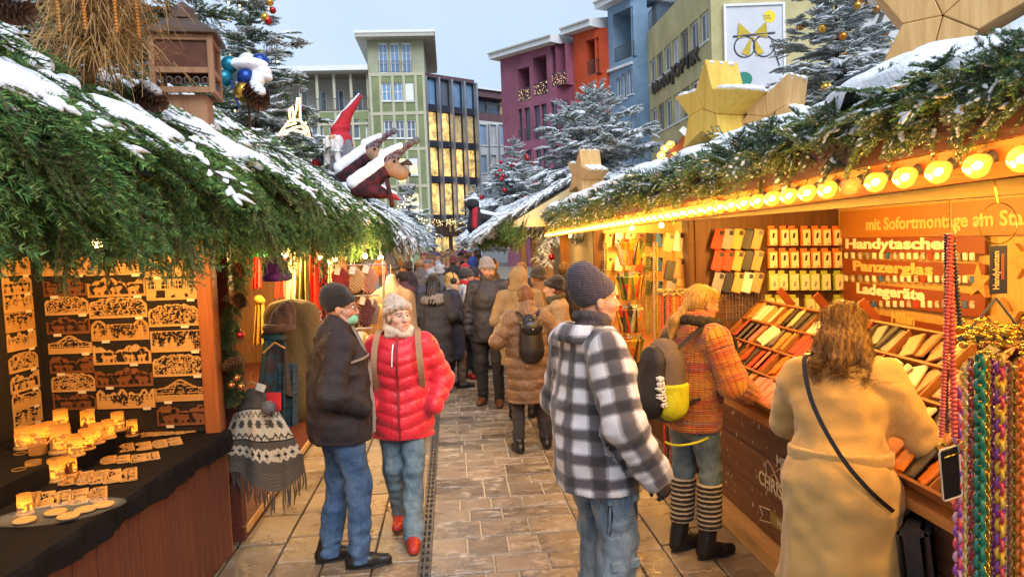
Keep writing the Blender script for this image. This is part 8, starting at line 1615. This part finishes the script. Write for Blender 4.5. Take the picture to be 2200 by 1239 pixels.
# far crowd that reads as one mass
d = Sdf(); d.ell((0, 0, 1.6), (.085, .1, .125)); d.cone((0, 0, 1.46), (0, 0, 1.3), .07, .16, .05); d.cone((0, 0, 1.3), (0, 0, .6), .18, .2, .05, flat=((0, 1, 0), .75)); d.cone((-.2, 0, 1.38), (-.25, .05, .9), .07, .06); d.cone((.2, 0, 1.38), (.25, .05, .9), .07, .06); d.cone((-.1, 0, .6), (-.1, 0, .02), .09, .06); d.cone((.1, 0, .6), (.1, 0, .02), .09, .06)
V0, Q0 = d.mesh(.03); rr = np.random.default_rng(8); Vs, Qs, Cs = [], [], []; pal = [(.02, .018, .022), (.03, .03, .05), (.10, .03, .05), (.12, .08, .05), (.06, .05, .06), (.02, .03, .08), (.18, .10, .04), (.3, .28, .28), (.35, .03, .03)]; hats = [(.02, .02, .02), (.12, .05, .03), (.1, .06, .03), (.2, .03, .06), (.1, .1, .12), (.06, .04, .08), (.22, .13, .03)]
for k in range(70):
    Y = 16.5 + 30 * rr.random() ** 1.3; X = rr.uniform(-.75 - (Y - 16) * .02, .65 + (Y - 16) * .03); s = rr.uniform(.93, 1.06); a = rr.uniform(0, 6.28); c, s_ = math.cos(a), math.sin(a); V = V0 * s; W = np.stack([V[:, 0] * c - V[:, 1] * s_ + X, V[:, 0] * s_ + V[:, 1] * c + Y, V[:, 2]], 1); C = np.tile(np.array(pal[rr.integers(9)]), (len(V), 1)); C[V0[:, 2] > 1.47] = (.38, .2, .13); hm = V0[:, 2] > 1.62; C[hm] = hats[rr.integers(7)] if rr.random() < .85 else (.1, .06, .03); C[V0[:, 2] < .6] = (.02, .02, .028); Vs.append(W); Qs.append(Q0 + len(V0) * k); Cs.append(C)
V = np.concatenate(Vs); me = to_mesh('far_crowd', V, np.concatenate(Qs), mat('far_crowd_cloth', attr='col', rough=.85, var=.15), True); a = me.attributes.new('col', 'FLOAT_COLOR', 'POINT'); cc = np.ones((len(V), 4), dtype=np.float32); cc[:, :3] = np.concatenate(Cs); a.data.foreach_set('color', cc.ravel()); o = link_mesh('far_crowd', me); tag(o, 'dense far crowd of visitors filling the end of the lane', 'crowd', kind='stuff')
# == knitwear hung on the second left stall
def att_mesh(name, V, F, C, m, parent=None, smooth=True):
    me = to_mesh(name, V, F, m, smooth); a = me.attributes.new('col', 'FLOAT_COLOR', 'POINT'); cc = np.ones((len(V), 4), dtype=np.float32); cc[:, :3] = C; a.data.foreach_set('color', cc.ravel()); return link_mesh(name, me, parent)
M_WOOLP = mat('patterned_wool', attr='col', rough=.95, var=.12, vscale=60, bump=.6, bscale=160)
# patterned poncho on a hanger
q0 = at(540, 835, Y=5.25); po = thing('poncho', 'grey and cream patterned knitted poncho with tassels on a hanger', 'poncho', q0)
nu, nv_ = 110, 120; U, Vv = np.meshgrid(np.linspace(-1, 1, nu), np.linspace(0, 1, nv_), indexing='ij'); Lz = .72
wd = .07 + .19 * np.minimum(1, Vv * 1.25) ** .8; hemdrop = .17 * np.clip(1 - np.abs(U - .35) * 1.1, 0, 1) * Vv ** 3; X = q0.x + .02 + U * wd + .05 * Vv * (U > .4); Yy = q0.y - .07 * np.cos(U * 1.4) * (1 - .3 * Vv) - .022 * np.sin(U * 9 + Vv * 2) * Vv; Z = q0.z + .02 - Lz * Vv * .8 - hemdrop - .05 * (U ** 2) * (1 - Vv)
c_dk, c_cr, c_bk = np.array((.10, .083, .066)), np.array((.62, .54, .40)), np.array((.02, .018, .016)); C = np.tile(c_dk, (nu, nv_, 1)); u = U * .30 / .3; sx = U * wd * 18
def setc(msk, c): C[msk] = c
setc((Vv > .24) & (Vv < .60), c_cr); setc((Vv > .24) & (Vv < .255) | (Vv > .59) & (Vv < .61), c_bk)
ph = (U * 3.2) % 1 - .5; r1_ = np.hypot(ph * 1.0, (Vv - .42) * 6.5); an = np.arctan2((Vv - .42) * 6.5, ph); setc((r1_ < .2 + .17 * np.abs(np.cos(an * 4))) & (np.abs(Vv - .42) < .08), c_dk * .8); p2_ = (U * 5) % 1 - .5
setc((np.abs(np.abs(p2_) * .12 - (Vv - .28)) < .012), c_dk * .6); setc((np.abs(np.abs(p2_) * .10 - (Vv - .53)) < .014) | ((np.abs(p2_) < .05) & (np.abs(Vv - .55) < .03)), c_dk * .6)
setc((Vv > .66) & (Vv < .80) & (np.abs(Vv - .73) < .065 - .055 * np.abs((U * 5.5) % 1 - .5)), c_cr); p3_ = (U * 5.5) % 1 - .5; setc(((np.abs(p3_) < .06) & (np.abs(Vv - .73) < .04)) | ((np.abs(Vv - .73) < .011) & (np.abs(p3_) < .25)), c_bk); setc((Vv > .86) & ((Vv * 40) % 1 < .4), c_dk * 1.5)
idx = np.arange(nu * nv_).reshape(nu, nv_); F = np.stack([idx[:-1, :-1], idx[1:, :-1], idx[1:, 1:], idx[:-1, 1:]], -1).reshape(-1, 4); W = np.stack([X, Yy, Z], -1).reshape(-1, 3) - np.array(q0); att_mesh('knitted_cloth', W, F, C.reshape(-1, 3), M_WOOLP, po)
b = MB(); rr = random.Random(3); E = np.stack([X, Yy, Z], -1)[:, -1]
for k in range(0, nu, 3): p = Vector(E[k]); L = rr.uniform(.1, .17); b.tube([p, p + Vector((rr.gauss(0, .006), rr.gauss(0, .006), -L * .5)), p + Vector((rr.gauss(0, .012), 0, -L))], [.0045, .006, .003], 5)
o = b.build('tassels', cloth('grey_wool', (.07, .058, .048)), po); o['kind'] = 'stuff'; b = MB(); b.ball(q0 + Vector((.13, -.09, -.12)), .05, 14, 9); o = b.build('fur_bobble', MATS.get('grey_fur') or mat('grey_fur', (.14, .13, .13), .95, .4, 50, .9, 80), po, True); b = MB(); b.tube([q0 + Vector((-.09, 0, -.0)), q0 + Vector((0, 0, .05)), q0 + Vector((.1, 0, .0))], .008, 6); b.tube([q0 + Vector((0, 0, .05)), q0 + Vector((.0, 0, .1)), q0 + Vector((.02, 0, .115))], .003, 5); b.build('hanger', PLYM, po)
tgq = at(588, 862, Y=5.2); b = MB(); b.box(tgq, (.1, .002, .125), (0, R(3), 0)); o = b.build('price_card', mat('red_card', (.55, .02, .025), .6, .04), None, label='bright red price card beside the poncho', cat='price card'); bw = at(560, 832, Y=5.16); b = MB(); b.box(bw, (.06, .002, .05), (0, R(20), 0)); b.build('price_card', M_TAG, None, label='small white price card on the poncho', cat='price card')
def scarf(label, px0, px1, py0, py1, Y, m, pleats=5, grp='scarves hanging in the knitwear stall', knot=True, dep=.03):
    a, c = at((px0 + px1) / 2, py0, Y=Y), at((px0 + px1) / 2, py1, Y=Y); w_ = (at(px1, py0, Y=Y).x - at(px0, py0, Y=Y).x); t = thing('scarf', label, 'scarf', a, 0, grp); nu, nv_ = 40, 26; U, V_ = np.meshgrid(np.linspace(-1, 1, nu), np.linspace(0, 1, nv_), indexing='ij'); wd = w_ / 2 * (.55 + .45 * V_ if knot else 1 + 0 * V_); X = (c.x - a.x) * V_ + U * wd; Yy = dep * np.sin(U * pleats * 1.6 + V_ * .8) * (.5 + .5 * V_) - .02 * np.cos(U * 1.5); Z = (c.z - a.z) * V_ - .012 * np.sin(U * 7) * V_; idx = np.arange(nu * nv_).reshape(nu, nv_); F = np.stack([idx[:-1, :-1], idx[1:, :-1], idx[1:, 1:], idx[:-1, 1:]], -1).reshape(-1, 4); me = to_mesh('scarf_cloth', np.stack([X, Yy, Z], -1).reshape(-1, 3), F, m, True); link_mesh('scarf_cloth', me, t)
    if knot: d = Sdf(); d.ell((0, -.02, -.01), (w_ * .3, .035, .035)); d.cone((-w_ * .25, -.015, .0), (w_ * .25, -.03, -.025), .018, .022); d.build('knot', m, t, .009)
    return t
scarf('cream white knotted scarf hanging in the knitwear stall', 615, 644, 530, 645, 6.4, cloth('cream_scarf', (.6, .5, .32))); scarf('olive green knotted scarf beside the white one', 634, 668, 532, 660, 6.3, cloth('olive_scarf2', (.22, .18, .06))); scarf('bright red scarf hanging beside the olive one', 652, 690, 525, 668, 6.5, cloth('scarlet_scarf', (.6, .035, .015))); scarf('dark red scarf at the left edge of the knitwear stall', 543, 562, 545, 620, 6.6, cloth('scarlet_scarf', (.6, .035, .015)), grp=None); scarf('orange pink scarf behind the purple hat', 590, 618, 535, 640, 6.9, cloth('coral_scarf', (.55, .13, .06))); scarf('yellow green scarf hanging low at the left', 545, 572, 640, 740, 6.6, cloth('mustard_scarf', (.5, .3, .04)))
tart = bpy.data.materials.new('red_tartan'); tart.use_nodes = True; n_ = tart.node_tree.nodes; l_ = tart.node_tree.links; tc = n_.new('ShaderNodeTexCoord'); ck = n_.new('ShaderNodeTexChecker'); ck.inputs['Scale'].default_value = 26; ck.inputs[1].default_value = (.5, .04, .03, 1); ck.inputs[2].default_value = (.06, .02, .02, 1); l_.new(tc.outputs['Object'], ck.inputs[0]); l_.new(ck.outputs[0], n_['Principled BSDF'].inputs['Base Color']); n_['Principled BSDF'].inputs['Roughness'].default_value = .9
scarf('red and black tartan scarf left of the mittens', 682, 708, 562, 720, 6.9, tart); scarf('pale cream scarf behind the tartan one', 700, 718, 560, 640, 7.3, cloth('cream_scarf', (.6, .5, .32))); scarf('dark striped woollen scarf hanging over the red card', 598, 640, 780, 915, 5.5, mat('striped_scarf', (.03, .035, .045), .9, 0, 3, .4, 100, col2=(.05, .12, .15), stretch=(1, 1, 14)), 4, None, False)
scarf('wide dark brown and teal scarf draped under the brown hat', 548, 632, 718, 850, 5.5, mat('teal_brown_wool', (.06, .042, .035), .9, 0, 5, .5, 90, col2=(.015, .08, .115), thr=(.5, .6)), 3, None, True, .05); b = MB(); b.tube([at(565, 758, Y=5.4), at(590, 735, Y=5.42), at(612, 748, Y=5.44)], .008, 6); b.build('hanger', PLYM, None, label='wooden clothes hanger above the poncho', cat='hanger')
def hatobj(label, px, py, Y, w_, hgt, m, band=True, pomp=None, tilt=0., taper=.5, ear=False, group='knitted hats in the knitwear stall'):
    q = at(px, py, Y=Y); t = thing('knitted_hat', label, 'hat', q, 0, group); d = Sdf(); d.cone((0, 0, .02), (tilt, 0, hgt * .55), w_ * .5, w_ * .42, .03); d.cone((tilt, 0, hgt * .5), (tilt * 2, 0, hgt), w_ * .40, w_ * taper * .4, .04); d.clip((0, 0, 0), (0, 0, 1)); d.build('crown', m, t, .009, lambda P: .005 * np.sin(np.arctan2(P[:, 0], P[:, 1]) * 9) + .004 * vnoise(P, 30, 2))
    if band: d = Sdf(); d.chain([(w_ * .45 * math.cos(a), w_ * .45 * math.sin(a), .03) for a in [i * math.pi / 10 for i in range(21)]], [.026] * 21, k=.02); d.build('brim_band', m, t, .009)
    if pomp: b = MB(); b.ball((tilt * 2, 0, hgt + .01), .04, 10, 7); b.build('pompom', pomp, t, True, local=True)
    return t
PUR = cloth('purple_fleece', (.12, .03, .30)); hatobj('purple fleece hat with gathered top hanging in the stall', 596, 603, 5.5, .17, .19, PUR, True, PUR, -.01, .35); hatobj('green hat behind the purple one', 563, 552, 6.4, .15, .12, cloth('green_fleece', (.02, .22, .07)), False); hatobj('red hat above the purple one', 595, 548, 6.9, .16, .14, cloth('scarlet_scarf', (.6, .035, .015)), False); hatobj('brown knitted hat with ear flaps above the dark scarf', 600, 712, 5.5, .19, .16, knit_mat('chocolate', (.075, .035, .022), 160), True, None, .03, .7); hatobj('dark wool hat on the far rack beside the mittens', 838, 580, 9.0, .2, .16, C_BLK, True); hatobj('orange pointed hat hanging beside the pink mitten', 812, 592, 7.6, .14, .16, cloth('orange_fleece', (.6, .12, .015)), True, None, .02, .2)
def mitten(label, px, py0, py1, w_, Y, m):
    a, c = at(px, py0, Y=Y), at(px, py1, Y=Y); t = thing('mitten', label, 'mitten', a, 0, 'mittens hanging in the knitwear stall'); L = a.z - c.z; d = Sdf(); d.cone((0, 0, -w_ * .5), (0, 0, -L + w_ * .35), w_ * .5, w_ * .46, .02, flat=((0, 1, 0), .55)); d.cone((w_ * .35, 0, -L * .6), (w_ * .62, 0, -L * .42), w_ * .2, w_ * .16, .03, flat=((0, 1, 0), .8)); d.build('mitten_body', m, t, .010, lambda P: .003 * vnoise(P, 30, 2)); b = MB(); b.box((-.01, -.06, -.03), (.05, .003, .07), (0, R(15), 0)); b.build('paper_tag', M_TAG, t, local=True); b = MB(); b.tube([(0, 0, .06), (0, 0, .0)], .003, 4); b.build('clip', M_STEEL, t, local=True)
KC = lambda n, c: knit_mat(n, c, 130, 'd', .15, 1.0)
mitten('dark red mitten in the top row of mittens', 729, 574, 628, .15, 7.0, KC('wine', (.25, .02, .018))); mitten('beige cable knit mitten in the top row', 761, 573, 628, .13, 7.0, KC('beige', (.42, .25, .10))); mitten('dusty pink mitten at the right of the top row', 790, 571, 630, .13, 7.1, KC('dusty', (.40, .18, .10))); mitten('dark maroon mitten in the lower row beside the mask', 782, 638, 700, .14, 7.2, KC('maroon_k', (.09, .02, .018))); mitten('grey brown mitten at the right of the lower row', 800, 640, 695, .09, 7.3, KC('taupe', (.22, .15, .09))); mitten('yellow cable knit mitten below the lower row', 778, 712, 772, .12, 7.0, KC('yellow_k', (.55, .36, .08)))
b = MB(); A, C_ = at(700, 570, Y=7.2), at(830, 568, Y=7.2); b.tube([A, C_], .008, 6); A, C_ = at(760, 636, Y=7.3), at(815, 634, Y=7.3); b.tube([A, C_], .008, 6); b.tube([at(620, 528, Y=6.4), at(700, 524, Y=6.5)], .01, 6); A = at(765, 706, Y=7.1); b.tube([A, at(800, 704, Y=7.1)], .008, 6); b.tube([at(824, 560, Y=7.3), at(826, 860, Y=7.3)], .015, 6); b.build('display_rail', M_STEEL, s2)
# chain of rings and olive coats
cq = at(682, 590, Y=6.6); t = thing('ring_chain', 'hanging silver ring chain beside the red scarf', 'chain', cq); o = link_mesh('links', chain_mesh(.5, .016, .004, 14, [M_STEEL]), t); o['kind'] = 'stuff'
def coat_hung(label, px, py, Y, m, w_=.24, L=.7, hood=False):
    q = at(px, py, Y=Y); t = thing('hanging_coat', label, 'coat', q); d = Sdf(); d.cone((-w_ * .7, 0, -.06), (w_ * .7, 0, -.06), .07, .07, .04); d.cone((0, 0, -.1), (0, 0, -L), w_ * .75, w_ * .9, .06, flat=((0, 1, 0), .5)); d.cone((-w_ * .75, 0, -.08), (-w_ * 1.05, -.02, -L * .75), .07, .05); d.cone((w_ * .75, 0, -.08), (w_ * 1.05, -.02, -L * .75), .07, .05)
    if hood: d.cone((0, 0, .0), (0, .02, .14), .1, .05, .05)
    d.build('coat_body', m, t, .014, lambda P: .012 * (1 - np.abs(vnoise(P * np.array([1, 1, .4]), 11, 4))))
    b = MB(); b.tube([(0, 0, .0), (0, 0, .15 if not hood else .3)], .004, 4); b.build('hook', M_STEEL, t, local=True)
coat_hung('olive brown coat hanging behind the dark jacketed man', 625, 655, 5.9, cloth('olive_brown_coat', (.15, .095, .03)), .17, .75); coat_hung('beige poncho with pointed hood hanging behind the red jacket', 842, 628, 8.2, cloth('beige_felt', (.20, .135, .075)), .22, .9, True); coat_hung('tan felt coat on the rack below the mittens', 815, 665, 7.8, cloth('tan_felt', (.26, .13, .04)), .18, .7)
# == decorations on the left roof
q = at(405, 210, Y=5.05); ln = thing('house_lantern', 'brown wooden house shaped lantern standing on the left roof', 'lantern', q, R(8)); W_LAN = wood('lantern_wood', (.22, .11, .055), (.32, .17, .09), 'z', .6); LB = lambda b, n, m, sm=False: b.build(n, m, ln, sm, local=True); wl, dl, hl_ = .34, .3, .36
for sx in (-1, 1):
    for sy in (-1, 1): b = MB(); b.box((sx * wl / 2, sy * dl / 2, hl_ / 2), (.035, .035, hl_), bev=.003); LB(b, 'corner_post', W_LAN)
for z in (.02, .14, hl_ - .02):
    for s_ in (-1, 1): b = MB(); b.box((0, s_ * dl / 2, z), (wl - .036, .026, .034)); LB(b, 'cross_rail', W_LAN); b = MB(); b.box((s_ * wl / 2, 0, z), (.026, dl - .036, .034)); LB(b, 'cross_rail', W_LAN)
b = MB()
for s_ in (-1, 1): b.box((0, s_ * (dl / 2 - .006), .25), (wl - .04, .004, .2)); b.box((s_ * (wl / 2 - .006), 0, .25), (.004, dl - .04, .2))
LB(b, 'glass_pane', mat('brown_lantern_glass', (.10, .035, .02), .35, .4, 6, spec=.3)); b = MB()
for s_ in (-1, 1):
    for k in range(6):
        xx = -.13 + .052 * k; b.tube([(xx + .018 * math.cos(a), s_ * (dl / 2 - .002), .08 + .02 * math.sin(a)) for a in [i * math.pi / 5 for i in range(10)]], .004, 4, closed=True); b.tube([(s_ * (wl / 2 - .002), (xx + .018 * math.cos(a)) * .85, .08 + .02 * math.sin(a)) for a in [i * math.pi / 5 for i in range(10)]], .004, 4, closed=True)
o = LB(b, 'filigree', M_RAIL); o['kind'] = 'stuff'; b = MB(); b.box((0, 0, hl_ + .012), (wl + .1, dl + .1, .024), bev=.004); hx, hy = wl / 2 + .03, dl / 2 + .03; z0 = hl_ + .024; b.add([(-hx, -hy, z0), (hx, -hy, z0), (hx, hy, z0), (-hx, hy, z0), (-.08, -.07, z0 + .1), (.08, -.07, z0 + .1), (.08, .07, z0 + .1), (-.08, .07, z0 + .1)], [[0, 1, 5, 4], [1, 2, 6, 5], [2, 3, 7, 6], [3, 0, 4, 7], [4, 5, 6, 7]]); LB(b, 'roof', mat('lantern_roof_metal', (.09, .055, .04), .5, .3, 10, metal=.3)); b = MB(); b.lathe([(.09, z0 + .1), (.09, z0 + .13), (.07, z0 + .13), (.07, z0 + .17), (.03, z0 + .2), (.005, z0 + .22)], n=10); LB(b, 'cap', MATS['lantern_roof_metal']); d = Sdf(); d.ell((-.02, .06, z0 + .04), (.17, .12, .04)); d.build('snow_cap', M_SNOW, ln, .012, lambda P: .006 * vnoise(P, 15, 1))
b = MB(); b.box((0, 0, -.16), (.26, .22, .32), bev=.01); LB(b, 'stand_block', W_LAN)
# straw basket top left
q = at(205, 40, Y=3.95); sb = thing('straw_bundle', 'bundle of golden straw with amber beads on the left roof', 'straw bundle', q); b = MB(); rr = random.Random(5); M_STRAW = mat('straw', (.34, .19, .06), .6, .3, 20)
for k in range(1700):
    a = rr.uniform(0, 6.28); r_ = abs(rr.gauss(0, .12)) + .05; p = Vector((r_ * math.cos(a), r_ * math.sin(a), rr.uniform(-.24, .3))); d_ = Vector((math.cos(a) * rr.uniform(-.2, .9), math.sin(a) * rr.uniform(-.2, .9), rr.uniform(-1, .7))).normalized(); L = rr.uniform(.08, .2); b.tube([p, p + d_ * L * .5, p + d_ * L + Vector((0, 0, -.02))], [.0025, .0022, .001], 3, False)
o = b.build('straws', M_STRAW, sb, local=True); o['kind'] = 'stuff'; d = Sdf(); d.cone((0, 0, -.06), (0, 0, .3), .10, .15); d.cone((-.05, 0, -.3), (0, 0, -.05), .03, .05); d.build('basket_core', mat('dark_basket', (.12, .06, .018), .8, .4, 30, .8, 40), sb, .02, lambda P: .01 * vnoise(P, 30, 1))
for k in range(4): a = R(-120 + 38 * k); p = Vector(q) + Vector((.2 * math.cos(a), .2 * math.sin(a), .3)); beads(p, p + Vector((.02, -.02, -.42)), .011, 26, mat('beads_amber', (.5, .19, .02), .25, .1, coat=.4), 'amber_beads', None, None, sb)
# cluster of baubles
q = at(532, 185, Y=6.4); cl = [(-.13, 0, .17, .075, 'teal'), (-.17, -.03, .06, .07, 'teal'), (.0, -.03, .06, .075, 'blue'), (.04, .02, .13, .06, 'teal'), (-.02, -.05, -.06, .085, 'gold'), (.09, -.04, .03, .06, 'white'), (.13, .0, .1, .07, 'white'), (.1, .05, .2, .075, 'blue'), (.0, .05, .2, .08, 'white')]
for k, (x, y, z, r_, c) in enumerate(cl): bauble(q + Vector((x, y, z)), r_, c, '%s ornament ball in the snowy cluster beside the house lantern, %s' % (c, ['top left', 'left', 'middle', 'upper middle', 'largest', 'small right', 'right', 'top right', 'top middle'][k]), 'ornament balls in the roof cluster')
b = MB(); b.tube([q + Vector((0, .03, .15)), q + Vector((-.02, .05, -.75))], .012, 6); b.build('support_stake', M_BARK, None, label='thin stake carrying the ornament cluster on the left roof', cat='stake'); pine_cone(q + Vector((.03, -.06, -.02)), .26, (.45, -.5, -.6), 'very large brown pine cone in the snowy ornament cluster', True); bd = beads(q + Vector((-.12, -.06, .05)), q + Vector((-.05, -.1, -.2)), .011, 16, M_BAUB['blue'], 'bead_string', 'blue bead string in the snowy ornament cluster', None); d = Sdf(); sn = thing('snow_cap', 'snow lying on the ornament cluster on the left roof', 'snow', q, kind='stuff'); d.ell((0, .02, .17), (.17, .12, .06)); d.ell((.1, .0, .07), (.1, .08, .05)); d.build('snow_lump', M_SNOW, sn, .013, lambda P: .01 * vnoise(P, 14, 1))
# rope light reindeer
q = at(630, 275, Y=9.6); rl = thing('rope_light_figure', 'glowing rope light reindeer on the left roof', 'light figure', q); M_ROPE = mat('rope_light_glow', (1, .8, .5), .4, 0, emit=(1, .55, .18), estr=1.5); b = MB()
for P in ([(-.16, 0, -.05), (-.05, 0, .08), (.08, 0, .1), (.17, 0, .0), (.2, 0, -.12), (.12, 0, -.06), (-.02, 0, -.02), (-.16, 0, -.05)], [(-.12, 0, -.08), (-.0, 0, .0), (.1, 0, .02), (.16, 0, -.06)], [(.0, 0, .1), (.05, 0, .22), (.07, 0, .36), (.1, 0, .36), (.09, 0, .1)], [(-.03, 0, .09), (-.04, 0, .22), (0, 0, .26), (.02, 0, .1)], [(-.2, 0, -.1), (-.1, 0, .02), (.04, 0, .06)]): b.tube([q + Vector(p) for p in P], .014, 6)
b.build('rope_light', M_ROPE, rl, True)
# gnome and moose figures
q = at(732, 362, Y=10.2); gn = thing('gnome_figure', 'gnome figure with tall red hat and white beard on the left roof', 'figure', q, R(-25)); C_GF = cloth('grey_felt', (.14, .14, .16)); C_RF = cloth('red_felt', (.42, .02, .03), bump=.5); C_WF = mat('white_fur', (.62, .6, .6), .95, .15, 30, .9, 90); d = Sdf(); d.cone((0, 0, .02), (0, 0, .3), .2, .15, .03); d.cone((-.12, .0, .32), (-.32, -.02, .1), .06, .06, .03); d.cone((.12, 0, .32), (.26, -.08, -.05), .06, .06, .03); d.build('robe', C_GF, gn, .016, lambda P: .006 * vnoise(P, 20, 1)); d = Sdf(); d.cone((0, .02, .34), (0, .03, .48), .17, .12, .03); d.cone((0, .03, .48), (.1, .04, .68), .12, .07, .03); d.cone((.1, .04, .68), (.34, .05, .92), .07, .015, .03); d.build('hat', C_RF, gn, .014, lambda P: .008 * np.sin(P[:, 2] * 50) * (P[:, 2] < .55)); d = Sdf(); d.cone((-.05, -.14, .33), (-.07, -.2, .05), .085, .03, .04); d.cone((.05, -.14, .33), (.08, -.2, .08), .085, .03, .04); d.build('beard', C_WF, gn, .012, lambda P: .012 * np.sin(P[:, 0] * 90 + 3 * vnoise(P, 12, 2))); b = MB(); b.ball((.02, -.19, .38), .05, 14, 9, (1, .9, .8)); b.build('nose', mat('felt_nose', (.5, .27, .16), .8, .05), gn, True, local=True)
for sx, zz, x2 in ((-1, .08, -.34), (1, -.08, .27)): b = MB(); b.ball((x2, -.05, zz), .07, 10, 7); b.build('mitten', C_RF, gn, True, local=True)
d = Sdf(); d.cone((-.1, .02, .5), (.02, .03, .66), .05, .05); d.cone((.05, .04, .72), (.3, .05, .95), .03, .012); d.ell((-.3, -.0, .2), (.09, .07, .05)); d.build('snow_cap', M_SNOW, gn, .014, lambda P: .006 * vnoise(P, 25, 1))
M_MOOSE = cloth('moose_felt', (.30, .17, .10), bump=.3); M_STRIPE = mat('striped_knit_hat', (.10, .02, .03), .9, 0, 1.0, .5, 120, col2=(.16, .15, .16), stretch=(26, 1, 26), thr=(.45, .55)); C_DKR = mat('dark_red_plaid', (.075, .01, .018), .9, 0, 14, .4, 100, col2=(.018, .008, .012), thr=(.45, .55))
for k, (px, py, sc, lb) in enumerate(((780, 362, .9, 'plush moose in striped bobble hat beside the gnome'), (818, 395, 1.0, 'plush moose in striped bobble hat leaning off the roof edge'))):
    q = at(px, py, Y=10.0 - .5 * k); mo = thing('moose_figure', lb, 'figure', q, R(0)); mo.scale = (sc,) * 3; d = Sdf(); d.cone((-.26, 0, -.08), (.06, -.02, .14), .11, .09, .05); d.cone((-.2, -.02, -.08), (.02, -.05, -.12), .09, .07, .05); d.build('plaid_body', C_DKR, mo, .016, lambda P: .006 * vnoise(P, 20, 3)); d = Sdf(); d.ell((.15, -.03, .2), (.11, .10, .12)); d.ell((.26, -.06, .12), (.105, .095, .09), .05); d.cone((.19, .05, .26), (.3, .08, .2), .03, .025); d.build('head', M_MOOSE, mo, .013); d = Sdf(); d.cone((.12, 0, .28), (.22, 0, .38), .105, .07, .03); d.cone((.22, 0, .38), (.42, 0, .5), .06, .03, .02); d.build('hat', M_STRIPE, mo, .012); b = MB(); b.ball((.46, 0, .52), .05, 12, 8); b.build('bobble', MATS.get('grey_fur') or C_WF, mo, True, local=True); d = Sdf(); d.cone((-.32, -.01, .02), (.03, .0, .26), .10, .09); d.cone((.06, -.02, .35), (.26, -.02, .45), .07, .045); d.build('snow_cap', M_SNOW, mo, .014, lambda P: .006 * vnoise(P, 25, 1))
    b = MB(); b.tube([(.24, -.05, .22), (.33, -.1, .24), (.4, -.14, .21)], [.012, .03, .015], 6); b.tube([(.24, .05, .24), (.34, .08, .27), (.38, .1, .25)], [.012, .03, .015], 6); b.build('antler', cloth('dark_antler', (.06, .03, .025)), mo, True, local=True); b = MB(); b.ball((.19, -.125, .26), .02, 8, 6); b.ball((.36, -.08, .10), .024, 8, 6); b.build('eyes_and_nose', C_BLK, mo, True, local=True)
    b = MB(); b.tube([(.08, -.1, .05), (.12, -.12, -.15), (.14, -.12, -.3)], [.03, .025, .03], 7); b.build('arm', C_DKR, mo, True, local=True)
q = at(835, 415, Y=10.5); t = thing('santa_hat', 'red felt hat tip with snow poking from the left roof edge', 'hat', q); d = Sdf(); d.cone((-.12, 0, .03), (.16, -.02, -.1), .09, .012, .02); d.build('felt', C_RF, t, .012); d = Sdf(); d.cone((-.12, 0, .09), (.1, -.01, -.01), .05, .02); d.build('snow_cap', M_SNOW, t, .012)
d = Sdf(); q = at(1022, 487, Y=17.); t = thing('penguin_figure', 'dark animal figure with red scarf on the third right roof', 'figure', q); d.cone((0, 0, 0), (0, 0, .35), .2, .13); d.ell((-.05, -.05, .5), (.15, .16, .14)); d.cone((.1, 0, .2), (.6, .1, .1), .12, .1); d.build('body', C_BLK, t, .02); d = Sdf(); d.cone((0, -.1, .42), (-.03, -.2, .0), .07, .06); d.build('scarf', C_RF, t, .02); d = Sdf(); d.ell((-.03, 0, .62), (.13, .13, .05)); d.cone((.1, .0, .32), (.6, .1, .22), .07, .05); d.build('snow_cap', M_SNOW, t, .02)
